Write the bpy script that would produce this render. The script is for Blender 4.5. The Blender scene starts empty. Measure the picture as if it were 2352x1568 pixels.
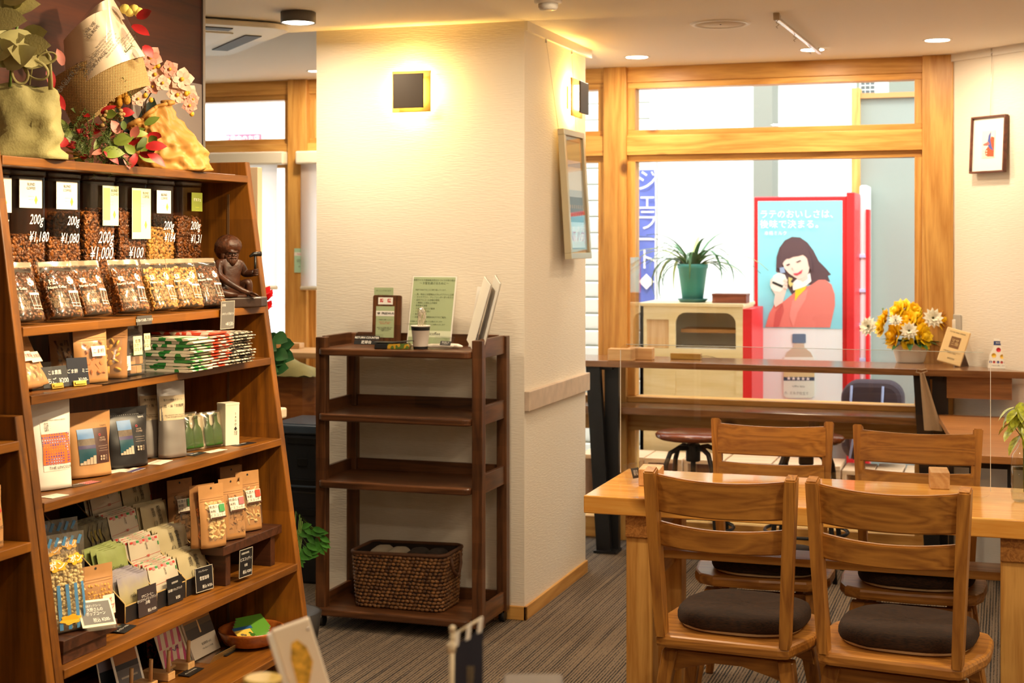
import bpy, bmesh, math, random
from mathutils import Vector, Matrix, Euler, noise
R = math.radians
rnd = random.Random(11)
SC = bpy.context.scene
COL = SC.collection
F, CX, CY, HC, TH = 3400.0, 1176.0, 550.0, 1.524, math.radians(18.5)
CO, SI = math.cos(TH), math.sin(TH)
# ---------------------------------------------------------------- camera
cam = bpy.data.cameras.new('camera'); camo = bpy.data.objects.new('camera', cam); COL.objects.link(camo)
camo.location = (0, 0, HC); camo.rotation_euler = (R(90), 0, TH)
cam.sensor_width = 36; cam.lens = 36 * F / 2352; cam.shift_y = -(784 - CY) / 2352
cam.dof.use_dof = True; cam.dof.focus_distance = 4.25; cam.dof.aperture_fstop = 5.6
SC.camera = camo
SC.view_settings.view_transform = 'Standard'; SC.view_settings.look = 'None'
SC.view_settings.gamma = 1; SC.view_settings.use_curve_mapping = False
SC.view_settings.exposure = 0.0
# ---------------------------------------------------------------- daylight
w = bpy.data.worlds.new('sky'); SC.world = w; w.use_nodes = True
bg = w.node_tree.nodes['Background']; bg.inputs[0].default_value = (.93, .97, 1, 1); bg.inputs[1].default_value = 5.0

def light(kind, loc, energy, color, size=.1, rot=(0, 0, 0), **k):
    l = bpy.data.lights.new(kind.lower() + '_light', kind); l.energy = energy; l.color = color
    if kind == 'AREA': l.shape = 'DISK'; l.size = size
    elif kind in ('POINT', 'SPOT'): l.shadow_soft_size = size
    for a, b in k.items(): setattr(l, a, b)
    o = bpy.data.objects.new(kind.lower() + '_light', l); o.location = loc; o.rotation_euler = rot; COL.objects.link(o)
    return o
def aim(o, target):
    o.rotation_euler = (Vector(target) - o.location).to_track_quat('-Z', 'Y').to_euler()
WARM = (1, .80, .55)
sun = light('SUN', (0, 2, 9), 2.0, (1, .97, .92), rot=(R(40), 0, R(12)), angle=R(8))
# recessed ceiling lamps of the shop (unseen ones above and behind the frame, no fixtures built)
LAMPS = [(-1.6, 3.6), (.2, 3.4), (-.6, 2.0), (1.6, 2.2), (.9, 4.4), (.2, .2), (2.2, .3), (-1.0, -1.2), (-1.3, 4.9)]
for lx, ly in LAMPS:
    light('AREA', (lx, ly, 2.385), 15, WARM, .16)
# spot lamps trained on the display shelf
for (lx, ly), tg, e in (((-.75, 3.2), (-2.2, 3.3, 1.0), 95), ((-.75, 3.9), (-2.2, 3.75, 1.0), 80), ((-.75, 3.3), (-2.3, 3.25, 1.95), 85)):
    o = light('SPOT', (lx, ly, 2.3), e * 1.5, (1, .76, .44), .03, spot_size=R(62), spot_blend=.7); aim(o, tg)

def ray(px, py):
    a = (px - CX) / F
    return Vector((CO * a - SI, SI * a + CO, -(py - CY) / F))
def onY(px, py, y): r = ray(px, py); t = y / r.y; return Vector((r.x * t, y, HC + r.z * t))
def onX(px, py, x): r = ray(px, py); t = x / r.x; return Vector((x, r.y * t, HC + r.z * t))
def onZ(px, py, z): r = ray(px, py); t = (z - HC) / r.z; return Vector((r.x * t, r.y * t, z))
def onP(px, py, p, n):
    r = ray(px, py); n = Vector(n); t = (Vector(p) - Vector((0, 0, HC))).dot(n) / r.dot(n)
    return Vector((0, 0, HC)) + r * t

# ---------------------------------------------------------------- materials
def lin(c):
    if isinstance(c, str): c = tuple(int(c[i:i + 2], 16) for i in (0, 2, 4))
    f = lambda v: v / 12.92 if v <= .04045 else ((v + .055) / 1.055) ** 2.4
    return tuple(f(v / 255) for v in c) + (1,)
_M = {}
def newmat(name):
    m = bpy.data.materials.new(name); m.use_nodes = True
    return m, m.node_tree, m.node_tree.nodes['Principled BSDF']
def mat(name, color, rough=.5, metal=0, emit=0, spec=None, coat=0, sheen=0, trans=0, var=0, vscale=8, bump=0, bscale=200):
    if name in _M: return _M[name]
    m, t, p = newmat(name); col = lin(color)
    p.inputs['Base Color'].default_value = col; p.inputs['Roughness'].default_value = rough
    p.inputs['Metallic'].default_value = metal
    if spec is not None: p.inputs['Specular IOR Level'].default_value = spec
    p.inputs['Coat Weight'].default_value = coat; p.inputs['Sheen Weight'].default_value = sheen
    p.inputs['Transmission Weight'].default_value = trans
    if emit: p.inputs['Emission Color'].default_value = col; p.inputs['Emission Strength'].default_value = emit
    N = t.nodes.new; L = t.links.new
    if var or bump:
        tc = N('ShaderNodeTexCoord')
    if var:
        n = N('ShaderNodeTexNoise'); n.inputs['Scale'].default_value = vscale; n.inputs['Detail'].default_value = 4
        L(tc.outputs['Object'], n.inputs['Vector'])
        hs = N('ShaderNodeHueSaturation'); hs.inputs['Color'].default_value = col
        mr = N('ShaderNodeMapRange'); mr.inputs['From Min'].default_value = .3; mr.inputs['From Max'].default_value = .7
        mr.inputs['To Min'].default_value = 1 - var; mr.inputs['To Max'].default_value = 1 + var
        L(n.outputs['Fac'], mr.inputs['Value']); L(mr.outputs['Result'], hs.inputs['Value']); L(hs.outputs[0], p.inputs['Base Color'])
    if bump:
        n2 = N('ShaderNodeTexNoise'); n2.inputs['Scale'].default_value = bscale; n2.inputs['Detail'].default_value = 3
        L(tc.outputs['Object'], n2.inputs['Vector'])
        b = N('ShaderNodeBump'); b.inputs['Strength'].default_value = bump; b.inputs['Distance'].default_value = .002
        L(n2.outputs['Fac'], b.inputs['Height']); L(b.outputs[0], p.inputs['Normal'])
    _M[name] = m; return m
def wood(name, c1, c2, axis='x', rough=.38, knots=0, ring=9.0, coat=0, blocks=0):
    key = name + '_' + axis
    if key in _M: return _M[key]
    m, t, p = newmat(key); N = t.nodes.new; L = t.links.new
    tc = N('ShaderNodeTexCoord'); oi = N('ShaderNodeObjectInfo')
    ad = N('ShaderNodeVectorMath'); ad.operation = 'MULTIPLY_ADD'
    L(oi.outputs['Random'], ad.inputs[0]); ad.inputs[1].default_value = (7.3, 5.1, 3.7); L(tc.outputs['Object'], ad.inputs[2])
    mp = N('ShaderNodeMapping'); sc = [1, 1, 1]; sc['xyz'.index(axis)] = .07; mp.inputs['Scale'].default_value = sc
    L(ad.outputs[0], mp.inputs['Vector'])
    n1 = N('ShaderNodeTexNoise'); n1.inputs['Scale'].default_value = ring; n1.inputs['Detail'].default_value = 2; n1.inputs['Distortion'].default_value = .6
    L(mp.outputs[0], n1.inputs['Vector'])
    mu = N('ShaderNodeMath'); mu.operation = 'MULTIPLY'; mu.inputs[1].default_value = 7; L(n1.outputs['Fac'], mu.inputs[0])
    fr = N('ShaderNodeMath'); fr.operation = 'PINGPONG'; fr.inputs[1].default_value = .5; L(mu.outputs[0], fr.inputs[0])
    n2 = N('ShaderNodeTexNoise'); n2.inputs['Scale'].default_value = 140; n2.inputs['Detail'].default_value = 3; L(mp.outputs[0], n2.inputs['Vector'])
    mx = N('ShaderNodeMath'); mx.operation = 'MULTIPLY_ADD'; mx.inputs[1].default_value = 1.1; L(fr.outputs[0], mx.inputs[0]); 
    m3 = N('ShaderNodeMath'); m3.operation = 'MULTIPLY_ADD'; m3.inputs[1].default_value = .8; m3.inputs[2].default_value = -.15; L(n2.outputs['Fac'], m3.inputs[0]); L(m3.outputs[0], mx.inputs[2])
    cr = N('ShaderNodeValToRGB'); cr.color_ramp.elements[0].position = .1; cr.color_ramp.elements[0].color = lin(c1)
    cr.color_ramp.elements[1].position = .8; cr.color_ramp.elements[1].color = lin(c2); L(mx.outputs[0], cr.inputs['Fac'])
    out = cr.outputs['Color']
    hv = N('ShaderNodeHueSaturation'); mr = N('ShaderNodeMapRange'); mr.inputs['To Min'].default_value = .86; mr.inputs['To Max'].default_value = 1.14
    L(oi.outputs['Random'], mr.inputs['Value']); L(mr.outputs[0], hv.inputs['Value']); L(out, hv.inputs['Color']); out = hv.outputs[0]
    if blocks:      # edge-glued board: slightly different staves
        br = N('ShaderNodeTexBrick'); br.inputs['Scale'].default_value = 1; br.inputs['Brick Width'].default_value = .42; br.inputs['Row Height'].default_value = blocks
        br.inputs['Mortar Size'].default_value = 0; br.inputs['Color1'].default_value = (.72, .72, .72, 1); br.inputs['Color2'].default_value = (1.15, 1.15, 1.15, 1)
        m5 = N('ShaderNodeMapping')
        m5.inputs['Rotation'].default_value = {'x': (0, 0, 0), 'y': (0, 0, R(90)), 'z': (R(90), R(90), 0)}[axis]
        L(ad.outputs[0], m5.inputs['Vector']); L(m5.outputs[0], br.inputs['Vector'])
        mm = N('ShaderNodeMix'); mm.data_type = 'RGBA'; mm.blend_type = 'MULTIPLY'; mm.inputs[0].default_value = .8
        L(out, mm.inputs[6]); L(br.outputs['Color'], mm.inputs[7]); out = mm.outputs[2]
    if knots:
        m4 = N('ShaderNodeMapping'); s4 = [1, 1, 1]; s4['xyz'.index(axis)] = .6; m4.inputs['Scale'].default_value = s4
        L(ad.outputs[0], m4.inputs['Vector'])
        v = N('ShaderNodeTexVoronoi'); v.inputs['Scale'].default_value = knots; L(m4.outputs[0], v.inputs['Vector'])
        c2r = N('ShaderNodeValToRGB'); e = c2r.color_ramp.elements; e[0].position = .06; e[0].color = (.14, .06, .025, 1); e[1].position = .13; e[1].color = (1, 1, 1, 1)
        L(v.outputs['Distance'], c2r.inputs['Fac'])
        mm = N('ShaderNodeMix'); mm.data_type = 'RGBA'; mm.blend_type = 'MULTIPLY'; mm.inputs[0].default_value = .9
        L(out, mm.inputs[6]); L(c2r.outputs['Color'], mm.inputs[7]); out = mm.outputs[2]
    L(out, p.inputs['Base Color']); p.inputs['Roughness'].default_value = rough
    p.inputs['Coat Weight'].default_value = coat; p.inputs['Coat Roughness'].default_value = .12
    b = N('ShaderNodeBump'); b.inputs['Strength'].default_value = .12; b.inputs['Distance'].default_value = .001; L(n2.outputs['Fac'], b.inputs['Height']); L(b.outputs[0], p.inputs['Normal'])
    _M[key] = m; return m
def clear(name, tint='ffffff', refl=.06, rough=.02, film=0, filmc='ffffff'):
    """thin sheet glass / acrylic / film: mostly transparent with a Fresnel reflection"""
    if name in _M: return _M[name]
    m, t, p = newmat(name); N = t.nodes.new; L = t.links.new
    tr = N('ShaderNodeBsdfTransparent'); tr.inputs[0].default_value = lin(tint)
    gl = N('ShaderNodeBsdfGlossy'); gl.inputs['Roughness'].default_value = rough
    lw = N('ShaderNodeLayerWeight'); lw.inputs['Blend'].default_value = .5
    pw = N('ShaderNodeMath'); pw.operation = 'POWER'; pw.inputs[1].default_value = 4.5; L(lw.outputs['Facing'], pw.inputs[0])
    fr = N('ShaderNodeMath'); fr.operation = 'MULTIPLY_ADD'; fr.inputs[1].default_value = .8; fr.inputs[2].default_value = refl * .6; fr.use_clamp = True; L(pw.outputs[0], fr.inputs[0])
    mx = N('ShaderNodeMixShader'); L(fr.outputs[0], mx.inputs[0]); L(tr.outputs[0], mx.inputs[1]); L(gl.outputs[0], mx.inputs[2])
    o = mx.outputs[0]
    if film:
        p.inputs['Base Color'].default_value = lin(filmc); p.inputs['Roughness'].default_value = .3
        m2 = N('ShaderNodeMixShader'); m2.inputs[0].default_value = film; L(o, m2.inputs[1]); L(p.outputs[0], m2.inputs[2]); o = m2.outputs[0]
    L(o, t.nodes['Material Output'].inputs['Surface'])
    _M[name] = m; return m

# ---------------------------------------------------------------- mesh building
class G:
    def __init__(s): s.bm = bmesh.new(); s.mi = 0
    def _fin(s, vs, fs, M=None, smooth=False):
        for f in fs: f.material_index = s.mi; f.smooth = smooth
        if M is not None: bmesh.ops.transform(s.bm, matrix=M, verts=vs)
        return s
    def box(s, x0, x1, y0, y1, z0, z1, bev=0, M=None, seg=2):
        if x1 < x0: x0, x1 = x1, x0
        if y1 < y0: y0, y1 = y1, y0
        if z1 < z0: z0, z1 = z1, z0
        vs = [s.bm.verts.new(p) for p in ((x0, y0, z0), (x1, y0, z0), (x1, y1, z0), (x0, y1, z0), (x0, y0, z1), (x1, y0, z1), (x1, y1, z1), (x0, y1, z1))]
        fs = [s.bm.faces.new([vs[i] for i in q]) for q in ((3, 2, 1, 0), (4, 5, 6, 7), (0, 1, 5, 4), (1, 2, 6, 5), (2, 3, 7, 6), (3, 0, 4, 7))]
        if bev:
            es = list({e for f in fs for e in f.edges})
            r = bmesh.ops.bevel(s.bm, geom=es, offset=bev, segments=seg, affect='EDGES', profile=.5)
            fs = list({f for v in r['verts'] for f in v.link_faces} | {f for f in fs if f.is_valid})
            vs = list({v for f in fs for v in f.verts})
        return s._fin(vs, fs, M)
    def prism(s, poly, a0, a1, ax='z', M=None, bev=0, smooth=False):
        """poly in the two other axes (x,y / y,z / x,z), extruded along ax"""
        def P(u, v, a): return {'z': (u, v, a), 'x': (a, u, v), 'y': (u, a, v)}[ax]
        A = [s.bm.verts.new(P(u, v, a0)) for u, v in poly]; B = [s.bm.verts.new(P(u, v, a1)) for u, v in poly]
        n = len(poly); fs = [s.bm.faces.new(A[::-1]), s.bm.faces.new(B)]; 
        sd = [s.bm.faces.new((A[i], A[(i + 1) % n], B[(i + 1) % n], B[i])) for i in range(n)]
        allf = fs + sd
        bmesh.ops.recalc_face_normals(s.bm, faces=allf)
        if bev:
            es = list({e for f in fs for e in f.edges})
            r = bmesh.ops.bevel(s.bm, geom=es, offset=bev, segments=2, affect='EDGES', profile=.5)
            allf = list({f for v in r['verts'] for f in v.link_faces} | {f for f in allf if f.is_valid})
        vs = list({v for f in allf for v in f.verts})
        s._fin(vs, allf, M)
        if smooth:
            for f in sd:
                if f.is_valid: f.smooth = True
        return s
    def tube(s, pts, r, n=8, M=None, cap=True, flat=1.0):
        pts = [Vector(p) for p in pts]; rs = r if isinstance(r, (list, tuple)) else [r] * len(pts)
        rings = []; up = None
        for i, p in enumerate(pts):
            d = (pts[min(i + 1, len(pts) - 1)] - pts[max(i - 1, 0)]); d = d.normalized() if d.length > 1e-9 else Vector((0, 0, 1))
            if up is None: up = Vector((0, 0, 1)) if abs(d.z) < .9 else Vector((1, 0, 0))
            a = d.cross(up); a = a.normalized() if a.length > 1e-6 else Vector((1, 0, 0)); b = a.cross(d).normalized(); up = b
            rings.append([s.bm.verts.new(p + a * math.cos(2 * math.pi * k / n) * rs[i] + b * math.sin(2 * math.pi * k / n) * rs[i] * flat) for k in range(n)])
        fs = []
        for A, B in zip(rings, rings[1:]):
            for k in range(n): fs.append(s.bm.faces.new((A[k], A[(k + 1) % n], B[(k + 1) % n], B[k])))
        cp = [s.bm.faces.new(rings[0][::-1]), s.bm.faces.new(rings[-1])] if cap else []
        vs = [v for q in rings for v in q]
        s._fin(vs, cp, None); return s._fin(vs, fs, M, True)
    def lathe(s, prof, n=20, M=None, cap=True, smooth=True, sx=1, sy=1):
        rings = []
        for r, z in prof: rings.append([s.bm.verts.new((r * sx * math.cos(2 * math.pi * k / n), r * sy * math.sin(2 * math.pi * k / n), z)) for k in range(n)])
        fs = []
        for A, B in zip(rings, rings[1:]):
            for k in range(n): fs.append(s.bm.faces.new((A[k], A[(k + 1) % n], B[(k + 1) % n], B[k])))
        cp = []
        if cap: cp = [s.bm.faces.new(rings[0][::-1]), s.bm.faces.new(rings[-1])]
        s._fin([v for q in rings for v in q], cp); return s._fin([v for q in rings for v in q], fs, M, smooth)
    def ball(s, c, r, n=10, sc=(1, 1, 1), M=None):
        m = n // 2 + 1
        prof = [(math.sin(math.pi * i / m) * r if 0 < i < m else r * .02, -math.cos(math.pi * i / m) * r) for i in range(m + 1)]
        T = Matrix.Translation(c) @ (M or Matrix()) @ Matrix.Diagonal((*sc, 1))
        return s.lathe(prof, n, T)
    def poly(s, pts, flip=False):
        vs = [s.bm.verts.new(p) for p in pts]; f = s.bm.faces.new(vs[::-1] if flip else vs)
        return s._fin(vs, [f])
    def grid(s, fn, nu, nv, M=None, smooth=True, two=None, flip=False):
        """fn(u,v)->xyz"""
        V = [[s.bm.verts.new(fn(i / nu, j / nv)) for i in range(nu + 1)] for j in range(nv + 1)]
        fs = []
        for j in range(nv):
            for i in range(nu):
                q = (V[j][i], V[j][i + 1], V[j + 1][i + 1], V[j + 1][i])
                fs.append(s.bm.faces.new(q[::-1] if flip else q))
        return s._fin([v for q in V for v in q], fs, M, smooth)
    def mesh(s, name):
        me = bpy.data.meshes.new(name); s.bm.to_mesh(me); s.bm.free(); return me

def put(name, g, m, parent=None, loc=None, rot=None, mods=None):
    me = g if isinstance(g, bpy.types.Mesh) else g.mesh(name)
    o = bpy.data.objects.new(name, me); COL.objects.link(o)
    if m is not None and not me.materials:
        for x in (m if isinstance(m, (list, tuple)) else [m]): me.materials.append(x)
    if parent is not None: o.parent = parent
    if loc is not None: o.location = loc
    if rot is not None: o.rotation_euler = rot
    return o
def tag(o, label, cat, group=None, kind=None):
    if label: o['label'] = label
    if cat: o['category'] = cat
    if group: o['group'] = group
    if kind: o['kind'] = kind
    return o
def thing(name, label, cat, loc=(0, 0, 0), rotz=0, group=None, rot=None, scale=None):
    o = bpy.data.objects.new(name, None); COL.objects.link(o); o.location = loc
    o.rotation_euler = rot if rot else (0, 0, rotz); o.empty_display_size = .05
    if scale: o.scale = (scale,) * 3
    return tag(o, label, cat, group)
def struct(name, g, m, parent=None, **k):
    o = put(name, g, m, parent, **k)
    if parent is None: o['kind'] = 'structure'
    return o
KIDS = {}
def dup(o, loc=None, rotz=None, label=None, group=None, parent=None):
    """a copy of a thing with copies of its parts and sub-parts"""
    global KIDS
    c = o.copy(); COL.objects.link(c)
    if parent is not None: c.parent = parent
    for ch in list(o.children): dup(ch, parent=c)
    if loc is not None: c.location = loc
    if rotz is not None: c.rotation_euler = (0, 0, rotz)
    if label: c['label'] = label
    if group: c['group'] = group
    return c
_T = {}
def tmesh(s, size, ex=0, align='CENTER', font=None, shear=0, sx=1.0, sp=1.0, bold=0):
    k = (s, size, align, shear, sx, sp, bold)
    if k in _T: return _T[k]
    cu = bpy.data.curves.new('lettering', 'FONT'); cu.body = s; cu.size = size; cu.align_x = align; cu.align_y = 'CENTER'
    cu.resolution_u = 2; cu.shear = shear; cu.space_line = sp; cu.offset = bold
    o = bpy.data.objects.new('lettering', cu); COL.objects.link(o)
    dg = bpy.context.evaluated_depsgraph_get(); me = bpy.data.meshes.new_from_object(o.evaluated_get(dg), depsgraph=dg)
    COL.objects.unlink(o); bpy.data.objects.remove(o); me.materials.clear()
    if sx != 1: me.transform(Matrix.Diagonal((sx, 1, 1, 1)))
    _T[k] = me; return me
def text(s, size, m, parent, loc, rot=(R(90), 0, 0), name='lettering', surf=None, **k):
    """lettering in the local XZ plane facing -Y (or rot); surf(x,z)->y drapes it on a curved face"""
    me = tmesh(s, size, **k)
    key = (me.name, m.name)
    if surf:
        me = me.copy(); Mx = Matrix.Translation(loc) @ Euler(rot).to_matrix().to_4x4(); me.transform(Mx)
        for v in me.vertices: v.co.y = surf(v.co.x, v.co.z) - .0012
        me.materials.clear(); me.materials.append(m)
        return put(name, me, None, parent)
    if key not in _T: c = me.copy(); c.materials.clear(); c.materials.append(m); _T[key] = c
    return put(name, _T[key], None, parent, loc, rot)
# ================================================================ palette
PINE = dict(c1='c98a3c', c2='e3b066')
def pine(ax): return wood('pine', 'b97f38', 'dda95c', ax, .42, knots=4.2, ring=7)
def tpine(ax): return wood('table_pine', 'd48f3c', 'e8b05a', ax, .16, knots=2.0, ring=6, coat=.4)
def oak(ax): return wood('oak', '8a5624', 'ba8038', ax, .36, ring=14)
def cab(ax): return wood('cabinet_wood', '573009', '8a5312', ax, .42, ring=6, blocks=.09)
def wal(ax): return wood('walnut', '3c2110', '6e4426', ax, .36, ring=10, coat=.1, blocks=.05)
def dkw(ax): return wood('counter_wood', '6b4429', '96683f', ax, .22, ring=8, coat=.3)
def ltw(ax): return wood('light_wood', 'c9955c', 'e0b57e', ax, .45, ring=9)
WHITE = mat('white_paint', 'f1ece2', .5)
BLACKM = mat('black_metal', '1b1a1c', .45, .3)
BLACK = mat('black_card', '17171a', .5)
WP = mat('white_paper', 'f4f1e8', .6)
STEEL = mat('steel', 'c9c9c8', .25, 1)
CHALK = mat('white_ink', 'f6f3ea', .6)
INK = mat('dark_ink', '2a2622', .6)
RED = mat('red_ink', 'd0202c', .5)
ACR = clear('clear_acrylic', 'fdfdfd', .06, .01)
GLASS = clear('window_glass', 'fafcfc', .05, .0)
# ================================================================ room shell
ZC = 2.40
WY = 7.33                      # inner plane of the window wall
PX0, PX1, PY0, PY1 = -2.755, -1.836, 5.643, 6.55
# wallpaper: warm white, fine horizontal weave
def wallpaper():
    m, t, p = newmat('wallpaper'); N = t.nodes.new; L = t.links.new
    p.inputs['Base Color'].default_value = lin('ece3d3'); p.inputs['Roughness'].default_value = .8
    tc = N('ShaderNodeTexCoord'); mp = N('ShaderNodeMapping'); mp.inputs['Scale'].default_value = (30, 30, 260)
    n = N('ShaderNodeTexNoise'); n.inputs['Scale'].default_value = 1; n.inputs['Detail'].default_value = 3
    b = N('ShaderNodeBump'); b.inputs['Strength'].default_value = .45; b.inputs['Distance'].default_value = .003
    L(tc.outputs['Object'], mp.inputs[0]); L(mp.outputs[0], n.inputs['Vector']); L(n.outputs['Fac'], b.inputs['Height']); L(b.outputs[0], p.inputs['Normal'])
    return m
WALLP = wallpaper()
def carpet():
    m, t, p = newmat('carpet'); N = t.nodes.new; L = t.links.new
    tc = N('ShaderNodeTexCoord')
    def nz(scale, x, y, d=2):
        mp = N('ShaderNodeMapping'); mp.inputs['Scale'].default_value = (x, y, 1); n = N('ShaderNodeTexNoise'); n.inputs['Scale'].default_value = scale; n.inputs['Detail'].default_value = d
        L(tc.outputs['Object'], mp.inputs[0]); L(mp.outputs[0], n.inputs['Vector']); return n.outputs['Fac']
    a = nz(60, 1, .02); b_ = nz(150, 1, .4, 1); w_ = N('ShaderNodeTexWave'); w_.bands_direction = 'X'; w_.inputs['Scale'].default_value = 28; w_.inputs['Distortion'].default_value = .6
    L(tc.outputs['Object'], w_.inputs['Vector'])
    m1 = N('ShaderNodeMath'); m1.operation = 'MULTIPLY_ADD'; m1.inputs[1].default_value = .45; L(w_.outputs['Fac'], m1.inputs[0]); L(a, m1.inputs[2])
    m2 = N('ShaderNodeMath'); m2.operation = 'MULTIPLY_ADD'; m2.inputs[1].default_value = .5; L(b_, m2.inputs[0]); L(m1.outputs[0], m2.inputs[2])
    cr = N('ShaderNodeValToRGB'); e = cr.color_ramp.elements; e[0].position = .62; e[0].color = lin('171311'); e[1].position = 1.04; e[1].color = lin('7c6a56')
    x = e.new(.78); x.color = lin('2d2621'); L(m2.outputs[0], cr.inputs['Fac']); L(cr.outputs[0], p.inputs['Base Color'])
    p.inputs['Roughness'].default_value = .95
    b = N('ShaderNodeBump'); b.inputs['Strength'].default_value = .6; b.inputs['Distance'].default_value = .006; L(m2.outputs[0], b.inputs['Height']); L(b.outputs[0], p.inputs['Normal'])
    return m
struct('floor', G().box(-6.2, 3.2, -2.6, WY + .1, -.1, 0), carpet())
struct('ceiling', G().box(-6.2, 3.2, -2.6, WY + .1, ZC, ZC + .1), mat('ceiling_paper', 'efe6d8', .85, bump=.3, bscale=120))
struct('wall_back', G().box(-6.2, 3.2, -2.7, -2.6, 0, ZC), WALLP)
struct('wall_east', G().box(3.2, 3.3, -2.6, 4.0, 0, ZC), WALLP)
struct('wall_west', G().box(-6.3, -6.2, -2.6, WY, 0, ZC), WALLP)
struct('wall_pillar', G().box(PX0, PX1, PY0, PY1, 0, ZC), WALLP)
# diagonal wall at the right, from the window post towards the room
DX, DY = -.262, WY
d_ = (Vector((1, -1, 0))).normalized(); LD = 4.7
struct('wall_right', G().prism([(DX, DY), (DX + d_.x * LD, DY + d_.y * LD), (DX + d_.x * LD + .1, DY + d_.y * LD + .1), (DX + .1, DY + .1)], 0, ZC), WALLP)
# baseboards
BB = ltw
struct('baseboard_pillar_front', G().box(PX0, PX1 + .012, PY0 - .012, PY0, 0, .055, .002), pine('x'))
struct('baseboard_pillar_side', G().box(PX1, PX1 + .012, PY0 - .012, PY1, 0, .055, .002), pine('y'))
struct('trim_1', G().box(PX1, PX1 + .022, PY0, PY1, .835, .915, .003), mat('limed_wood_rail', 'cdb9a4', .5, var=.12, vscale=20))
# picture rails (white metal track at the top of the walls)
struct('trim_2', G().box(PX1, PX1 + .014, PY0, PY1 + .06, 2.362, ZC), mat('rail_white', 'e6e0d6', .4))
g = G().box(0, 4.5, -.014, 0, 2.365, ZC); o = struct('trim_3', g, mat('rail_white', '0'), loc=(DX, DY, 0), rot=(0, 0, R(-45)))
# dark veneered wall behind the display shelf, with its metal corner strip
SBX = -2.50                    # plane of the wall behind the shelf
struct('wall_left', G().box(SBX - .12, SBX, -2.6, 4.27, 0, ZC), wood('veneer', '3c170a', '562408', 'y', .62, ring=5))
struct('trim_4', G().box(SBX - .13, SBX + .006, 4.27, 4.285, 0, ZC), mat('alu_corner', '9b9792', .35, .8))
struct('trim_5', G().box(SBX, SBX + .006, 3.86, 4.262, 0, 2.03), mat('grey_panel', 'a79a92', .35))

# ---------------------------------------------------------------- window wall of pine posts and beams
ZH, ZH2, ZT0, ZB1, ZB0, ZB2 = 2.322, 2.292, 2.08, 2.05, 1.952, 1.92
def xat(px): return onY(px, 0, WY).x
def member(name, x0, x1, z0, z1, ax, dy=0, th=.12):
    return struct(name, G().box(x0, x1, WY + dy, WY + dy + th, z0, z1, .003), pine(ax))
n_trim = [5]
def trim(x0, x1, z0, z1, ax, dy=0, th=.12):
    n_trim[0] += 1; return member('trim_%d' % n_trim[0], x0, x1, z0, z1, ax, dy, th)
xL = -6.1
posts = [(xat(2119), DX + .02), (xat(1389), xat(1441)), (xat(666), xat(709)), (-5.2, -5.08)]
for a, b in posts: trim(a, b, 0, ZC, 'z', -.03, .16)
def bay(n, x0, x1, low=True):
    w_ = bpy.data.objects.new('window_%d' % n, None); COL.objects.link(w_); w_['kind'] = 'structure'
    def fr(nm, *a, ax='x', dy=.01, th=.09): put(nm, G().box(a[0], a[1], WY + dy, WY + dy + th, a[2], a[3], .002), pine(ax), w_)
    fr('header_beam', x0, x1, ZH, ZC, dy=0, th=.12)
    fr('transom_beam', x0, x1, ZB0, ZB1, dy=-.015, th=.14)
    fr('frame_rail', x0, x1, ZH2, ZH); fr('frame_rail', x0, x1, ZB1, ZT0); fr('frame_rail', x0, x1, ZB2, ZB0)
    j = .038
    fr('jamb', x0, x0 + j, ZT0, ZH2, ax='z'); fr('jamb', x1 - j, x1, ZT0, ZH2, ax='z')
    fr('jamb', x0, x0 + j, .73, ZB2, ax='z'); fr('jamb', x1 - j, x1, .73, ZB2, ax='z')
    fr('sill', x0, x1, .70, .728, dy=-.02, th=.12)
    fr('apron_board', x0, x1, .555, .70)
    fr('kick_board', x0, x1, 0, .105)
    fr('jamb', x0, x0 + j, .105, .555, ax='z'); fr('jamb', x1 - j, x1, .105, .555, ax='z')
    for z0, z1 in ((ZT0, ZH2), (.728, ZB2), (.105, .555)):
        put('pane', G().box(x0 + j, x1 - j, WY + .05, WY + .054, z0, z1), GLASS, w_)
    return w_
bay(1, posts[1][1], posts[0][0]); bay(2, posts[2][1], posts[1][0]); bay(3, posts[3][1], posts[2][0]); bay(4, xL, posts[3][0])
# window shelf board under the main pane and long counter
t = thing('window_shelf', 'low brown wooden shelf board fixed under the big front window', 'shelf', (0, 0, 0))
put('board', G().box(posts[1][0] - .5, xat(2118), 7.08, WY - .03, .665, .70, .004), dkw('x'), t)
for bx in (-1.9, -.9): put('bracket', G().box(bx, bx + .03, 7.16, WY - .005, .60, .665, .002), dkw('y'), t)
ct = thing('bar_counter', 'long brown glossy window counter with slanted black steel legs', 'counter', (0, 0, 0))
zc1, zc0 = .938, .908
g = G().prism([(-2.9, 6.93), (-.05, 6.93), (.12, 6.93), (-.255, 7.285), (-2.9, 7.285)], zc0, zc1, bev=.002); put('worktop', g, dkw('x'), ct)
for px, in ((1392,), (2148,)):
    x = onY(px, 0, 7.0).x
    for dx0, dx1, yy in ((-.06, -.005, 6.97), (.02, .02, 7.03)):
        g = G().prism([(x + dx0 - .035, zc0), (x + dx0 + .035, zc0), (x + dx1 + .035, 0), (x + dx1 - .035, 0)], yy, yy + .04, 'y'); put('leg', g, BLACKM, ct)
    put('foot', G().box(x - .05, x + .06, 6.95, 7.07, 0, .012), BLACKM, ct)
    put('bracket', G().box(x - .03, x + .03, 7.0, 7.2, zc0 - .02, zc0), BLACKM, ct)
put('end_bracket', G().box(-.26, .02, 6.97, 6.99, zc0 - .10, zc0), wood('counter_wood', '0', '0', 'x'), ct)
c2 = thing('side_counter', 'pale wood window counter partly hidden behind the pillar', 'counter', (0, 0, 0))
put('worktop', G().box(-4.6, -3.02, 6.93, 7.285, zc0, zc1, .003), ltw('x'), c2)
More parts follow.
